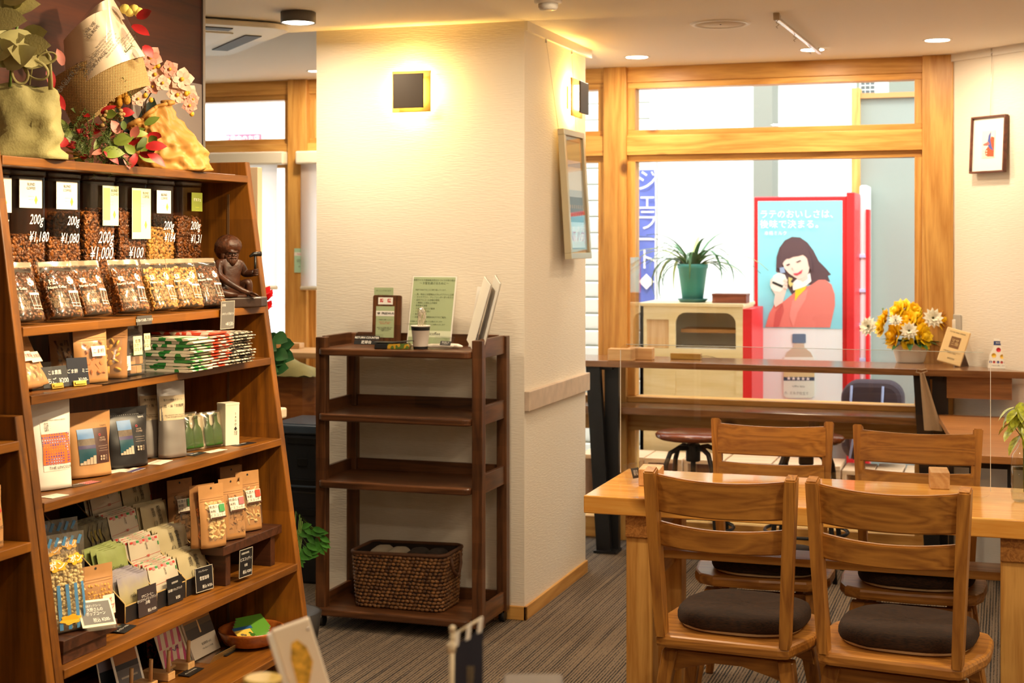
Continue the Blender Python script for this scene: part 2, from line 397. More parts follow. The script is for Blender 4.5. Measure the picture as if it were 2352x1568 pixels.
for x in (-3.14, -3.42, -4.4):
    put('leg', G().box(x, x + .05, 7.15, 7.2, 0, zc0), BLACKM if x > -3.4 else dkw('z'), c2)
# roller blinds in the left bays
BLINDM, _t, _p = newmat('blind_cloth'); _p.inputs['Base Color'].default_value = lin('f5f3f4'); _p.inputs['Roughness'].default_value = .8
_tl = _t.nodes.new('ShaderNodeBsdfTranslucent'); _tl.inputs[0].default_value = lin('f8f6f6'); _mx = _t.nodes.new('ShaderNodeMixShader'); _mx.inputs[0].default_value = .85
_t.links.new(_p.outputs[0], _mx.inputs[1]); _t.links.new(_tl.outputs[0], _mx.inputs[2]); _t.links.new(_mx.outputs[0], _t.nodes['Material Output'].inputs['Surface'])
for k, (x0, x1, lb) in enumerate(((xat(330), xat(664), 'wide white roller blind pulled down over the left window'), (xat(692), xat(1000), 'white roller blind half hidden behind the pillar'))):
    t = thing('roller_blind', lb, 'blind')
    put('cassette', G().box(x0, x1, WY - .075, WY - .005, 1.935, 2.005, .008), mat('cream_plastic', 'f0e8d6', .4), t)
    put('cloth', G().box(x0 + .02, x1 - .05, WY - .045, WY - .043, 1.265, 1.94), BLINDM, t)
    put('bottom_bar', G().tube([(x0 + .02, WY - .044, 1.26), (x1 - .05, WY - .044, 1.26)], .011, 8), mat('cream_plastic', '0'), t)
# ================================================================ display shelf (runs along +y, open towards +x)
XB, YN, YF, T = -2.47, 2.915, 4.10, .03
def xf(z): return -1.994 - .253 * (z / 1.77)
ZS = {'top': 1.722, 's2': 1.319, 's3': 1.16, 's4': .912, 's5': .53, 's6': .30}
def ladder_unit(root, yn, yf, ztop, boards, back=True):
    def side(y0, y1):
        put('side_panel', G().prism([(XB, 0), (xf(0), 0), (xf(ztop), ztop), (XB, ztop)], y0, y1, 'y', bev=.003), cab('z'), root)
    side(yn - T, yn); side(yf, yf + T)
    put('back_panel', G().box(XB - .012, XB, yn - T, yf + T, 0, min(ztop, 1.7)), wood('dark_back', '3a1a0a', '5c2c12', 'z', .5, ring=10), root)
    for z in boards:
        e = xf(z) + .004
        put('shelf_board', G().box(XB, e, yn, yf, z - .022, z, .002), cab('y'), root)
    for y in (yn + .002, yf - .004):
        put('shelf_track', G().box(-2.308, -2.300, y, y + .002, .1, ztop - .1), mat('track_brown', '7a5a3c', .4, .2), root)
ds = thing('display_shelf', 'tall tapered brown wooden display shelf full of coffee goods', 'shelf')
ladder_unit(ds, YN, YF, 1.765, ZS.values())
ds2 = thing('display_shelf', 'lower brown wooden shelf unit cut off by the left edge', 'shelf')
ladder_unit(ds2, 1.7, 2.852, 1.119, (1.064, .835, .45))

# ================================================================ walnut trolley
tx0, tx1, ty0, ty1 = -2.585, -1.888, 5.285, 5.615
ps = .042
tr = thing('serving_trolley', 'dark walnut open trolley with four shelves against the pillar', 'trolley', (tx0, ty0, 0))
TWd, TDp = tx1 - tx0, ty1 - ty0
for x, y in ((0, 0), (TWd - ps, 0), (0, TDp - ps), (TWd - ps, TDp - ps)):
    top = 1.14
    put('post', G().box(x, x + ps, y, y + ps, .045, top, .003), wal('z'), tr)
    c = put('caster', G().tube([(x + .008, y + ps / 2, .022), (x + ps - .012, y + ps / 2, .022)], .021, 14), mat('caster_black', '1c1a1a', .5), tr)
    put('fork', G().box(x + .014, x + ps - .018, y + .006, y + ps - .006, .028, .05), STEEL, c)
def rrect(x0, x1, y0, y1, r, n=5, corners=(1, 1, 1, 1)):
    P = []
    for (cx, cy, a0), on in zip(((x1 - r, y1 - r, 0), (x0 + r, y1 - r, 90), (x0 + r, y0 + r, 180), (x1 - r, y0 + r, 270)), corners):
        if on: P += [(cx + r * math.cos(R(a0 + 90 * k / n)), cy + r * math.sin(R(a0 + 90 * k / n))) for k in range(n + 1)]
        else: P.append((cx + r * (1 if a0 in (0, 270) else -1), cy + r * (1 if a0 in (0, 90) else -1)))
    return P
for z in (1.098, .842, .58, .078):
    put('shelf_board', G().prism(rrect(.016, TWd - ps - .001, -.022, TDp - .02, .03, corners=(0, 0, 1, 1)), z - .028, z, bev=.006), wal('x'), tr)
    rh = .045
    for x in (.008, TWd - .024):
        put('side_rail', G().box(x, x + .016, ps, TDp - ps, z - .028, z + rh, .002), wal('y'), tr)
    put('back_rail', G().box(ps, TWd - ps, TDp - .026, TDp - .01, z - .01, z + rh, .002), wal('x'), tr)
    for y in (0.002,):
        pass

# ================================================================ dining table
TZ = .72
tb = thing('dining_table', 'long glossy pine dining table with thick square legs', 'table', (-1.264, 4.486, 0))
TL, TW = 1.75, .575
put('tabletop', G().box(0, TL, 0, TW, TZ - .056, TZ, .004, seg=3), tpine('x'), tb)
for x in (.13, 1.245):
    put('cross_beam', G().box(x, x + .085, .02, TW - .02, TZ - .126, TZ - .056, .002), wood('dark_pine', '8a5526', 'b97f3f', 'y', .4, ring=30), tb)
    for y in (.03, TW - .115):
        put('leg', G().box(x, x + .085, y, y + .085, 0, TZ - .126, .004), pine('z'), tb)
    put('leg_rail', G().box(x + .02, x + .065, .115, TW - .115, .43, .475), pine('y'), tb)
put('stretcher_board', G().box(.13, 1.33, .24, .38, .489, .514, .003), pine('x'), tb)

# ================================================================ chairs
def curved_slat(g, w, h, th, z, sag, y0, tilt=.09):
    n = 14
    def pt(u, v, side):
        x = (u - .5) * w; s_ = sag * (1 - (2 * u - 1) ** 2)
        zz = z + (v - .5) * h; dip = -.012 * (1 - (2 * u - 1) ** 2) * (1 if v > .5 else .6)
        return Vector((x, y0 - s_ - tilt * (zz - z) + side * th / 2, zz + dip))
    V = []
    for i in range(n + 1):
        u = i / n; V.append([g.bm.verts.new(pt(u, v, s_)) for v, s_ in ((0, -1), (1, -1), (1, 1), (0, 1))])
    for i in range(n):
        for k in range(4):
            f = g.bm.faces.new((V[i][k], V[i + 1][k], V[i + 1][(k + 1) % 4], V[i][(k + 1) % 4]))
            f.smooth = False
    g.bm.faces.new(V[0]); g.bm.faces.new(V[-1][::-1]); bmesh.ops.recalc_face_normals(g.bm, faces=g.bm.faces[:])
    es = [e for e in g.bm.edges if abs(e.verts[0].co.x - e.verts[1].co.x) > 1e-5]
    bmesh.ops.bevel(g.bm, geom=es, offset=.004, segments=2, affect='EDGES')
    for f in g.bm.faces:
        f.smooth = False
    return g
def make_chair(label):
    """origin on the floor below the seat centre, front towards +y"""
    t = thing('dining_chair', label, 'chair')
    sh = [(-.155, -.215), (.155, -.215), (.185, -.205), (.226, -.06), (.229, .0), (.22, .12), (.20, .175), (.15, .205), (0, .215), (-.15, .205), (-.20, .175), (-.22, .12), (-.229, 0), (-.226, -.06), (-.185, -.205)]
    g = G().prism(sh, .395, .43, bev=.010); put('seat', g, oak('x'), t)
    for s in (-1, 1):
        g = G(); n = 9; V = []
        for i in range(n + 1):
            v = i / n; z = .425 + v * .465
            y = -.19 - .035 * v ** 2 - .012 * math.sin(v * 3.14); hx = .0135 + .003 * v; hy = .024 - .004 * v
            x = s * (.172 + .024 * v)
            V.append([g.bm.verts.new((x + a * hx, y + b * hy, z + (.006 * b if i == n else 0))) for a, b in ((-1, -1), (1, -1), (1, 1), (-1, 1))])
        for i in range(n):
            for k in range(4): g.bm.faces.new((V[i][k], V[i][(k + 1) % 4], V[i + 1][(k + 1) % 4], V[i + 1][k]))
        g.bm.faces.new(V[0][::-1]); g.bm.faces.new(V[-1])
        es = [e for e in g.bm.edges if abs(e.verts[0].co.z - e.verts[1].co.z) > .02] + [e for e in g.bm.edges if min(v.co.z for v in e.verts) > .88]
        bmesh.ops.bevel(g.bm, geom=es, offset=.004, segments=2, affect='EDGES')
        put('back_post', g, oak('z'), t)
    g = curved_slat(G(), .372, .105, .02, .825, .030, -.206); put('backrest_slat', g, oak('x'), t)
    g = curved_slat(G(), .362, .068, .02, .712, .030, -.198); put('backrest_slat', g, oak('x'), t)
    put('swivel_plate', G().lathe([(.11, .372), (.12, .375), (.12, .39), (.10, .396)], 24), mat('swivel_dark', '2b1a10', .5), t)
    # arched aprons and splayed legs
    for s in (-1, 1):
        arc = [(-.175, .372), (.175, .372), (.19, .30), (.12, .325), (.04, .345), (-.04, .345), (-.12, .325), (-.19, .30)]
        g = G().prism(arc, s * .125 - .011, s * .125 + .011, 'y', bev=.002); put('apron', g, oak('x'), t)
        g = G().box(-.012, .012, -.12, .12, .325, .372); put('cross_rail', g, oak('y'), t, loc=(s * .12, 0, 0))
        for r in (-1, 1):
            g = G(); V = []
            for z, x, y, h in ((0, .215, .19, .013), (.30, .175, .145, .020), (.375, .162, .132, .022)):
                V.append([g.bm.verts.new((s * x + a * h, r * y + b * h, z)) for a, b in ((-1, -1), (1, -1), (1, 1), (-1, 1))])
            for i in range(2):
                for k in range(4): g.bm.faces.new((V[i][k], V[i][(k + 1) % 4], V[i + 1][(k + 1) % 4], V[i + 1][k]))
            g.bm.faces.new(V[0][::-1]); g.bm.faces.new(V[-1])
            bmesh.ops.bevel(g.bm, geom=g.bm.edges[:], offset=.003, segments=1, affect='EDGES')
            put('leg', g, oak('z'), t)
    return t
def weave_mat():
    m, t, p = newmat('cushion_weave'); N = t.nodes.new; L = t.links.new
    tc = N('ShaderNodeTexCoord'); mp = N('ShaderNodeMapping'); mp.inputs['Scale'].default_value = (40, 260, 260)
    n = N('ShaderNodeTexNoise'); n.inputs['Scale'].default_value = 1.5; n.inputs['Detail'].default_value = 4
    cr = N('ShaderNodeValToRGB'); e = cr.color_ramp.elements; e[0].position = .35; e[0].color = lin('180d06'); e[1].position = .75; e[1].color = lin('42270f')
    L(tc.outputs['Object'], mp.inputs[0]); L(mp.outputs[0], n.inputs['Vector']); L(n.outputs['Fac'], cr.inputs[0]); L(cr.outputs[0], p.inputs['Base Color'])
    p.inputs['Roughness'].default_value = .95
    b = N('ShaderNodeBump'); b.inputs['Strength'].default_value = .5; b.inputs['Distance'].default_value = .002; L(n.outputs['Fac'], b.inputs['Height']); L(b.outputs[0], p.inputs['Normal'])
    return m
WEAVE = weave_mat()
def make_cushion(label):
    t = thing('seat_cushion', label, 'cushion', group='brown seat cushions')
    def sq(a, e=2.8):
        c, s = math.cos(a), math.sin(a)
        return (abs(c) ** (2 / e) * (1 if c >= 0 else -1), abs(s) ** (2 / e) * (1 if s >= 0 else -1))
    def ringlathe(prof, rx, ry, wob=0):
        g = G(); n = 40; rings = []
        for r, z in prof:
            ring = []
            for k in range(n):
                x, y = sq(2 * math.pi * k / n); ring.append(g.bm.verts.new((x * r * rx, y * r * ry, z + wob * noise.noise(Vector((x * 3, y * 3, z * 20))))))
            rings.append(ring)
        for A, B in zip(rings, rings[1:]):
            for k in range(n): f = g.bm.faces.new((A[k], A[(k + 1) % n], B[(k + 1) % n], B[k])); f.smooth = True
        f = g.bm.faces.new(rings[0][::-1]); f = g.bm.faces.new(rings[-1]); f.smooth = True
        return g
    put('cover', ringlathe([(.93, .012), (.98, .012), (1.0, .02), (1.0, .034), (.975, .046), (.9, .053), (.7, .055), (.4, .054), (.1, .053)], .182, .178, .003), WEAVE, t)
    put('underside', ringlathe([(.86, .0), (.93, .003), (.955, .012), (.9, .014)], .182, .178), mat('cushion_base', 'd8c8a8', .8), t)
    return t
ch = make_chair('oak swivel chair nearest the camera on the left, its back in front of the table'); ku = make_cushion('dark brown cushion on the seat of the front left chair')
spots = [(-.725, 4.215, R(-4), None, None), (-.268, 4.175, R(-7), 'oak swivel chair nearest the camera on the right, its back in front of the table', 'dark brown cushion on the seat of the front right chair'),
         (-.77, 4.985, R(183), 'oak chair across the table on the left, beside the round stool', 'dark brown cushion on the far left chair, seen under the table'),
         (-.288, 4.95, R(180), 'oak chair across the table on the right, beside the small side table', 'dark brown cushion on the far right chair, seen under the table')]
for i, (x, y, rz, l1, l2) in enumerate(spots):
    a = ch if i == 0 else dup(ch, label=l1); b = ku if i == 0 else dup(ku, label=l2)
    a.location = (x, y, 0); a.rotation_euler = (0, 0, rz); b.location = (x + .012, y + (.012 if i < 2 else -.03), .431); b.rotation_euler = (0, 0, rz)

# ================================================================ round screw stools
def make_stool(label):
    t = thing('round_stool', label, 'stool')
    put('seat', G().lathe([(.10, .60), (.155, .603), (.172, .612), (.175, .625), (.165, .634), (.05, .638)], 32), wood('stool_seat', '5c2b12', '8a4520', 'x', .25, coat=.3), t)
    put('screw_column', G().lathe([(.012, .34), (.012, .60)], 10), BLACKM, t)
    put('hub', G().lathe([(.03, .50), (.034, .505), (.034, .575), (.03, .58)], 14), BLACKM, t)
    for k in range(4):
        a = R(45 + 90 * k); c, s = math.cos(a), math.sin(a)
        pr = [(.02, .56), (.08, .565), (.125, .545), (.15, .49), (.165, .36), (.185, .18), (.205, .0)]
        put('leg', G().tube([(r * c, r * s, z) for r, z in pr], .0115, 8), BLACKM, t)
    put('foot_ring', G().tube([(.186 * math.cos(R(12 * k)), .186 * math.sin(R(12 * k)), .2) for k in range(31)], .008, 6), BLACKM, t)
    return t
st = make_stool('round brown stool with black arched legs left of the far chairs'); p = onZ(1592, 990, .638); st.location = (p.x, p.y, 0)
s2 = dup(st, label='round stool mostly hidden behind the far left chair back'); p = onZ(1838, 1000, .638); s2.location = (p.x + .02, p.y + .05, 0)

# ================================================================ side table by the diagonal wall
sd = thing('side_table', 'light brown side table with thin black legs against the right wall', 'table')
g = G().prism([(-.30, 7.0), (-.158, 5.72), (.8, 5.72), (.8, 6.20), (.0, 7.0)], .70, .73, bev=.003); put('tabletop', g, wood('side_wood', 'a86d38', 'c88a50', 'x', .3, ring=8), sd)
for x, y in ((-.135, 5.76), (.0, 5.78), (-.25, 6.93), (.75, 5.76)):
    put('leg', G().box(x, x + .022, y, y + .022, 0, .70), BLACKM, sd)
put('frame_bar', G().box(-.2, .78, 5.8, 5.82, .67, .70), BLACKM, sd)

# ================================================================ wall lamps
def sconce(label, loc, rz):
    t = thing('wall_lamp', label, 'lamp', loc, rz)
    put('wall_plate', G().box(-.05, .05, -.012, 0, -.05, .05), mat('lamp_brass', 'c9a24a', .4), t)
    put('back_frame', G().box(-.084, .084, -.036, -.028, -.084, .084, .002), mat('lamp_gold', 'd8b25a', .5), t)
    put('bulb', G().box(-.055, .055, -.028, -.012, -.055, .055, .004), mat('lamp_glow', 'ffc766', emit=420), t)
    put('light_panel', G().box(-.052, .052, -.062, -.036, -.052, .052, .002), mat('lamp_glow_front', 'ffd88a', emit=22), t)
    put('front_plate', G().box(-.066, .066, -.070, -.062, -.07, .07, .002), mat('lamp_bronze', '3a2c1c', .45, .2), t)
    return t
p = onY(952, 212, PY0); sconce('square wall lamp glowing on the front of the pillar', p, 0)
p = onX(1308, 226, PX1); sconce('square wall lamp seen edge-on on the side of the pillar', p, R(90))

# ================================================================ ceiling fittings
def downlight(label, px, py, r=.052):
    p = onZ(px, py, ZC); t = thing('downlight', label, 'ceiling light', (p.x, p.y, ZC))
    put('trim_ring', G().lathe([(r, -.001), (r + .010, -.003), (r + .012, 0), (r, .0)], 28, cap=False), WHITE, t)
    put('lens', G().lathe([(.001, -.002), (r, -.002), (r, .0)], 28, cap=False), mat('downlight_glow', 'fff0d8', emit=22), t)
    light('AREA', (p.x, p.y, ZC - .012), 9, WARM, .09)
downlight('recessed round downlight nearest the pillar', 1463, 131)
downlight('recessed round downlight at the end of the hook rail', 1866, 114)
downlight('recessed round downlight near the right wall', 2153, 92)
downlight('tiny round downlight at the pillar edge above the left window', 722, 163, .03)
p = onZ(685, 28, ZC); t = thing('ceiling_lamp', 'round surface-mounted ceiling lamp with grey rim above the pillar', 'ceiling light', (p.x, p.y, ZC))
put('housing', G().lathe([(.06, 0), (.068, -.002), (.068, -.042), (.062, -.042), (.062, -.036)], 32, cap=False), mat('lamp_grey', '6f6a66', .5), t)
put('diffuser', G().lathe([(.001, -.043), (.05, -.042), (.0625, -.038), (.0625, -.03)], 32, cap=False), mat('downlight_glow', '0'), t)
light('AREA', (p.x, p.y, ZC - .05), 14, WARM, .12)
p = onZ(1655, 54, ZC); t = thing('ceiling_speaker', 'flat round white speaker grille in the ceiling', 'speaker', (p.x, p.y, ZC))
put('rim', G().lathe([(.10, 0), (.104, -.006), (.118, -.006), (.124, 0)], 40, cap=False), WHITE, t)
put('grille', G().lathe([(.001, -.004), (.101, -.003), (.101, 0)], 40, cap=False), mat('grille', 'd8c8ae', .7), t)
put('centre_screw', G().lathe([(.001, -.006), (.004, -.005), (.004, -.003)], 10, cap=False), INK, t)
p = onZ(1259, -6, ZC); t = thing('smoke_detector', 'round smoke detector on the ceiling at the top edge', 'smoke detector', (p.x, p.y, ZC))
put('base', G().lathe([(.05, 0), (.052, -.008), (.05, -.02), (.042, -.024)], 28), WHITE, t)
put('sensor_head', G().lathe([(.036, -.022), (.036, -.036), (.03, -.045), (.01, -.047)], 24), mat('detector_grey', 'cfc8bd', .4), t)
a, b = onZ(1784, 42, ZC - .02), onZ(1884, 122, ZC - .02)
t = thing('hook_rail', 'short metal ceiling rail with small hanging hooks', 'rail', a)
d = b - a; ln = d.length; an = math.atan2(d.y, d.x); t.rotation_euler = (0, 0, an)
put('track', G().box(0, ln, -.009, .009, -.006, .006, .002), STEEL, t)
put('end_cap', G().box(-.012, .006, -.012, .012, -.008, .020, .002), mat('cap_beige', 'b9a78c', .5), t)
for q in (.05, ln - .05): put('mount', G().box(q, q + .02, -.004, .004, .0, .02), STEEL, t)
for q in (.02, ln * .38, ln * .72, ln * .76):
    pts = [(q, 0, -.006), (q, .006, -.014), (q, -.006, -.022), (q, .006, -.03), (q, 0, -.036)]
    put('hook', G().tube(pts, .0016, 5), mat('hook_wire', 'a48f70', .4, .6), t)
# ceiling air conditioner
pc = [onZ(465, 45, ZC - .03), onZ(600, 72, ZC - .03), onZ(465, 98, ZC - .03)]
t = thing('air_conditioner', 'white ceiling cassette air conditioner half hidden by the dark wall', 'air conditioner', (pc[1].x - .55, pc[1].y, ZC))
put('panel', G().prism(rrect(-.5, .5, -.5, .5, .12), -.03, -.008, bev=.006), mat('ac_cream', 'e9e2d2', .5), t, rot=(0, 0, R(45)))
put('intake_grille', G().box(-.3, .3, -.3, .3, -.036, -.03, .003), mat('ac_white', 'efeae0', .5), t, rot=(0, 0, R(45)))
for k in range(4):
    put('louvre', G().box(-.26, .26, .36, .43, -.034, -.03), mat('ac_slot', '3a3430', .6), t, rot=(0, 0, R(45 + 90 * k)))

# ================================================================ pictures
def picture_frame(label, w, h, th, loc, rot, m, bw, matm, art):
    t = thing('framed_picture', label, 'picture', loc, rot=rot)
    g = G(); 
    put('frame', G().box(-w / 2, w / 2, -th, 0, h / 2 - bw, h / 2, .002).box(-w / 2, w / 2, -th, 0, -h / 2, -h / 2 + bw, .002).box(-w / 2, -w / 2 + bw, -th, 0, -h / 2 + bw, h / 2 - bw, .002).box(w / 2 - bw, w / 2, -th, 0, -h / 2 + bw, h / 2 - bw, .002), m, t)
    put('mount_board', G().box(-w / 2 + bw, w / 2 - bw, -th * .45, -th * .3, -h / 2 + bw, h / 2 - bw), matm, t)
    art(t, -th * .45 - .001)
    return t
def art_bird(t, y):
    put('print', G().box(-.04, .04, y - .001, y, -.062, .062), mat('art_paper', 'f2e6d6', .7), t)
    def flat(name, pts, m, k=1): put(name, G().prism(pts, y - .0015 - .0003 * k, y - .001, 'y'), m, t)
    flat('red_shape', [(-.012, -.055), (.036, -.058), (.036, .03), (.018, .035), (.0, -.01), (-.02, -.03)], mat('art_orange', 'd8502a', .6), 1)
    flat('blue_wing', [(.0, .04), (.014, .058), (.012, .02), (.022, -.01), (.034, -.03), (.01, -.02), (-.006, 0)], mat('art_blue', '4a56a0', .6), 2)
    flat('pink_wing', [(-.03, .002), (.0, .012), (.01, .0), (-.008, -.006), (-.03, -.004)], mat('art_pink', 'd86a60', .6), 3)
    for k in range(9): flat('bubble', [(-.028 + .01 * (k % 3) + .004 * math.cos(a * 1.05), -.03 - .012 * (k // 3) + .004 * math.sin(a * 1.05)) for a in range(6)], mat('art_cream', 'e8cfc0', .6), 2)
wn = Vector((-1, -1, 0)).normalized()
p = onP(2279, 332, (DX, DY, 0), wn); pf = picture_frame('small dark-framed bird print hanging on the right wall', .215, .262, .022, p + wn * .012, (R(-3), 0, R(-45)), wood('frame_wood', '4a2416', '6e3a22', 'x'), .009, mat('mount_white', 'f3efe6', .7), art_bird)
a = onP(2283, 118, (DX, DY, 0), wn) + wn * .012
t = thing('picture_wire', 'thin hanging wire holding the bird print', 'wire'); put('wire', G().tube([a, p + wn * .012 + Vector((0, 0, .12))], .0009, 5), STEEL, t); put('wire_hook', G().tube([a + Vector((0, 0, .012)), a - Vector((0, 0, .02))], .005, 8), STEEL, t)
def art_photo(t, y):
    def fl(nm, x0, x1, z0, z1, m, k): put(nm, G().box(x0, x1, y - .001 - .0004 * k, y, z0, z1), m, t)
    put('inner_edge', G().box(-.117, .117, y - .001, y, -.237, .237), mat('fillet_brown', '7a5a3c', .5), t)
    fl('photo', -.112, .112, -.232, .232, mat('photo_sky', 'c9dcf2', .25), 1)
    fl('green_band', -.112, .112, .15, .232, mat('photo_green', '6d8f7a', .3), 2)
    fl('white_band', -.112, .112, .02, .12, mat('photo_white', 'fafdff', .25), 2)
    fl('dark_band', -.112, .112, -.12, -.01, mat('photo_dark', '3f536e', .3), 2)
    fl('lower_band', -.112, .112, -.232, -.14, mat('photo_pale', 'e8effa', .25), 2)
    for k in range(14): fl('window_row', -.09 + .03 * (k % 7), -.078 + .03 * (k % 7), -.06 - .035 * (k // 7), -.045 - .035 * (k // 7), mat('photo_tan', 'b89c86', .3), 3)
    text('ENT ハウJ', .06, mat('photo_pink', 'd04a90', .4), t, (-.01, y - .0026, -.185))
    put('glazing', G().box(-.13, .13, y - .009, y - .007, -.25, .25), clear('picture_glass', 'ffffff', .015, .01), t)
p = onX(1298, 448, PX1); picture_frame('tall silver-framed picture hanging on the side of the pillar', .325, .56, .03, (PX1 + .03, p.y, p.z), (R(-3.5), 0, R(90)), mat('silver_frame', 'c8c0a6', .3, .5), .026, mat('mount_tan', 'c8b088', .8), art_photo)
t = thing('picture_wire', 'thin pair of hanging wires above the silver-framed picture', 'wire')
for px in (1254, 1313):
    a = onX(px, 90 if px < 1300 else 118, PX1 + .01); b = Vector((PX1 + .02, p.y + (-.13 if px < 1300 else .12), p.z + .2)); put('wire', G().tube([a, b], .0009, 5), STEEL, t)
    put('wire_hook', G().tube([a + Vector((0, 0, .012)), a - Vector((0, 0, .015))], .004, 8), STEEL, t)
# ================================================================ goods on the display shelf
import numpy as np
def merged(name, base, mats4, m, parent, kind='stuff', smooth=True):
    """one mesh of many copies of a small mesh (numpy)"""
    V = np.array([v.co for v in base.vertices]); Fc = [list(p.vertices) for p in base.polygons]
    n = len(V); VV = np.concatenate([V @ np.array(M.to_3x3()).T + np.array(M.translation) for M in mats4])
    ls = np.array([len(f) for f in Fc]); idx = np.concatenate([np.array(f) for f in Fc])
    k = len(mats4); allidx = (idx[None, :] + (np.arange(k) * n)[:, None]).ravel()
    me = bpy.data.meshes.new(name); me.vertices.add(n * k); me.vertices.foreach_set('co', VV.ravel())
    me.loops.add(len(allidx)); me.loops.foreach_set('vertex_index', allidx.astype(np.int32))
    lt = np.tile(ls, k); st = np.concatenate([[0], np.cumsum(lt)[:-1]])
    me.polygons.add(len(lt)); me.polygons.foreach_set('loop_start', st.astype(np.int32)); me.polygons.foreach_set('loop_total', lt.astype(np.int32))
    me.update(calc_edges=True)
    if smooth: me.polygons.foreach_set('use_smooth', np.ones(len(lt), dtype=bool))
    o = put(name, me, m, parent); o['kind'] = kind; return o
def bean_mesh():
    g = G(); nu, nv = 10, 5
    g.ball((0, 0, 0), 1, 10, (.0064, .0047, .0036)); me = g.mesh('bean')
    for v in me.vertices:
        if v.co.z > 0 and abs(v.co.y) < .0016: v.co.z *= .45
    return me
BEAN = bean_mesh()
def bean_mat(nm, c1, c2):
    m, t, p = newmat(nm); N = t.nodes.new; L = t.links.new
    tc = N('ShaderNodeTexCoord'); n = N('ShaderNodeTexNoise'); n.inputs['Scale'].default_value = 75; n.inputs['Detail'].default_value = 0
    cr = N('ShaderNodeValToRGB'); e = cr.color_ramp.elements; e[0].position = .35; e[0].color = lin(c1); e[1].position = .65; e[1].color = lin(c2)
    L(tc.outputs['Object'], n.inputs['Vector']); L(n.outputs['Fac'], cr.inputs[0]); L(cr.outputs[0], p.inputs['Base Color']); p.inputs['Roughness'].default_value = .32
    return m
BM = [bean_mat('bean_medium', '5e3212', '94581f'), bean_mat('bean_dark', '4c280e', '7c461a'), bean_mat('bean_light', '9a6a2c', 'c9984e')]
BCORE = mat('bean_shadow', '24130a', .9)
def face_beans(face, w, h, step=.0092, jit=.35):
    """bean transforms on a rectangle w x h in local x,z; face(x,z)->(point, outward normal)"""
    out = []; nz_ = int(h / (step * .82)); nx = int(w / step)
    for j in range(nz_):
        for i in range(nx + (j % 2)):
            x = (i + .5 - .5 * (j % 2)) * w / nx + rnd.uniform(-jit, jit) * step; z = (j + .5) * h / nz_ + rnd.uniform(-jit, jit) * step
            x = min(max(x, .003), w - .003)
            p, n = face(x, z)
            q = Vector(n).to_track_quat('Z', 'X').to_matrix().to_4x4()
            out.append(Matrix.Translation(Vector(p) + Vector(n) * rnd.uniform(-.0015, .001)) @ q @ Euler((rnd.uniform(-.5, .5), rnd.uniform(-.5, .5), rnd.uniform(0, 6.28))).to_matrix().to_4x4() @ Matrix.Rotation(rnd.choice((0, 0, 3.14)), 4, 'X'))
    return out

# ---- bean jars: local front is -y, the shelf opens to +x so things are turned by +90 degrees
JW, JD, JH = .143, .135, .358
def make_jar(px, fill, bm, lines, card, label, i):
    y = onX(px, 0, -2.32).y - JW / 2
    t = thing('bean_jar', label, 'jar', (-2.385, y, 1.319), R(90), 'clear jars of coffee beans')
    put('jar_body', G().prism(rrect(-JW / 2, JW / 2, -JD / 2, JD / 2, .02), 0, JH, bev=.002, smooth=True), clear('jar_acrylic', 'f2efe8', .05, .03), t)
    a, b = JW / 2 - .007, JD / 2 - .007
    T = face_beans(lambda x, z: ((x - a, -b, z), (0, -1, 0)), 2 * a, fill)
    T += face_beans(lambda x, z: ((-a, x - b, z), (-1, 0, 0)), 2 * b, fill)
    T += face_beans(lambda x, z: ((x - a, z - b, fill + .006 * math.sin(9 * x / a)), (0, 0, 1)), 2 * a, 2 * b)
    merged('coffee_beans', BEAN, T, BM[bm], t)
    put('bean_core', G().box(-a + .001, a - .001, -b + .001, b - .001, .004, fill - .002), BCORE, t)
    put('jar_lid', G().prism(rrect(-JW / 2 - .002, JW / 2 + .002, -JD / 2 - .002, JD / 2 + .002, .02), JH, JH + .016, bev=.004, smooth=True), clear('lid_acrylic', 'cfc8bc', .06, .1, film=.3, filmc='5a4c40'), t)
    for s, x, z, sz in lines: text(s, sz, CHALK, t, (x, -JD / 2 - .0015, z), name='hand_lettering', shear=.3, bold=.0002, sx=.8)
    cw, chh, cx, zt, kind = card
    c = put('label_card', G().box(cx - cw / 2, cx + cw / 2, -JD / 2 - .008, -JD / 2 - .0065, zt - chh, zt, .0005), mat('card_' + kind, {'white': 'f3f0e6', 'green': 'dfe8c0', 'olive': '7f8a2e'}[kind], .45), t)
    if kind == 'green':
        put('colour_band', G().box(cx - cw / 2 + .003, cx - .004, -JD / 2 - .0088, -JD / 2 - .008, zt - chh * .86, zt - .006), mat('band_green', 'b7cf7a', .5), c)
    if kind != 'olive':
        put('gold_mark', G().prism([(cx + cw * .22 + .006 * math.cos(R(90 * k)), zt - chh * .72 + .011 * math.sin(R(90 * k))) for k in range(4)], -JD / 2 - .0088, -JD / 2 - .008, 'y'), mat('gold_ink', 'd8c94a', .5), c)
        text('BLEND\nCOFFEE', .010, INK, c, (cx + (.0 if kind == 'white' else cw * .22), -JD / 2 - .0088, zt - .018))
        text('........ ...\n...... ....', .008, INK, c, (cx, -JD / 2 - .0088, zt - .045))
    else:
        text('デカフェ', .011, CHALK, c, (cx, -JD / 2 - .0088, zt - .022)); text('____\n____', .01, mat('yellow_ink', 'f0e040', .5), c, (cx, -JD / 2 - .0088, zt - .045))
    return t
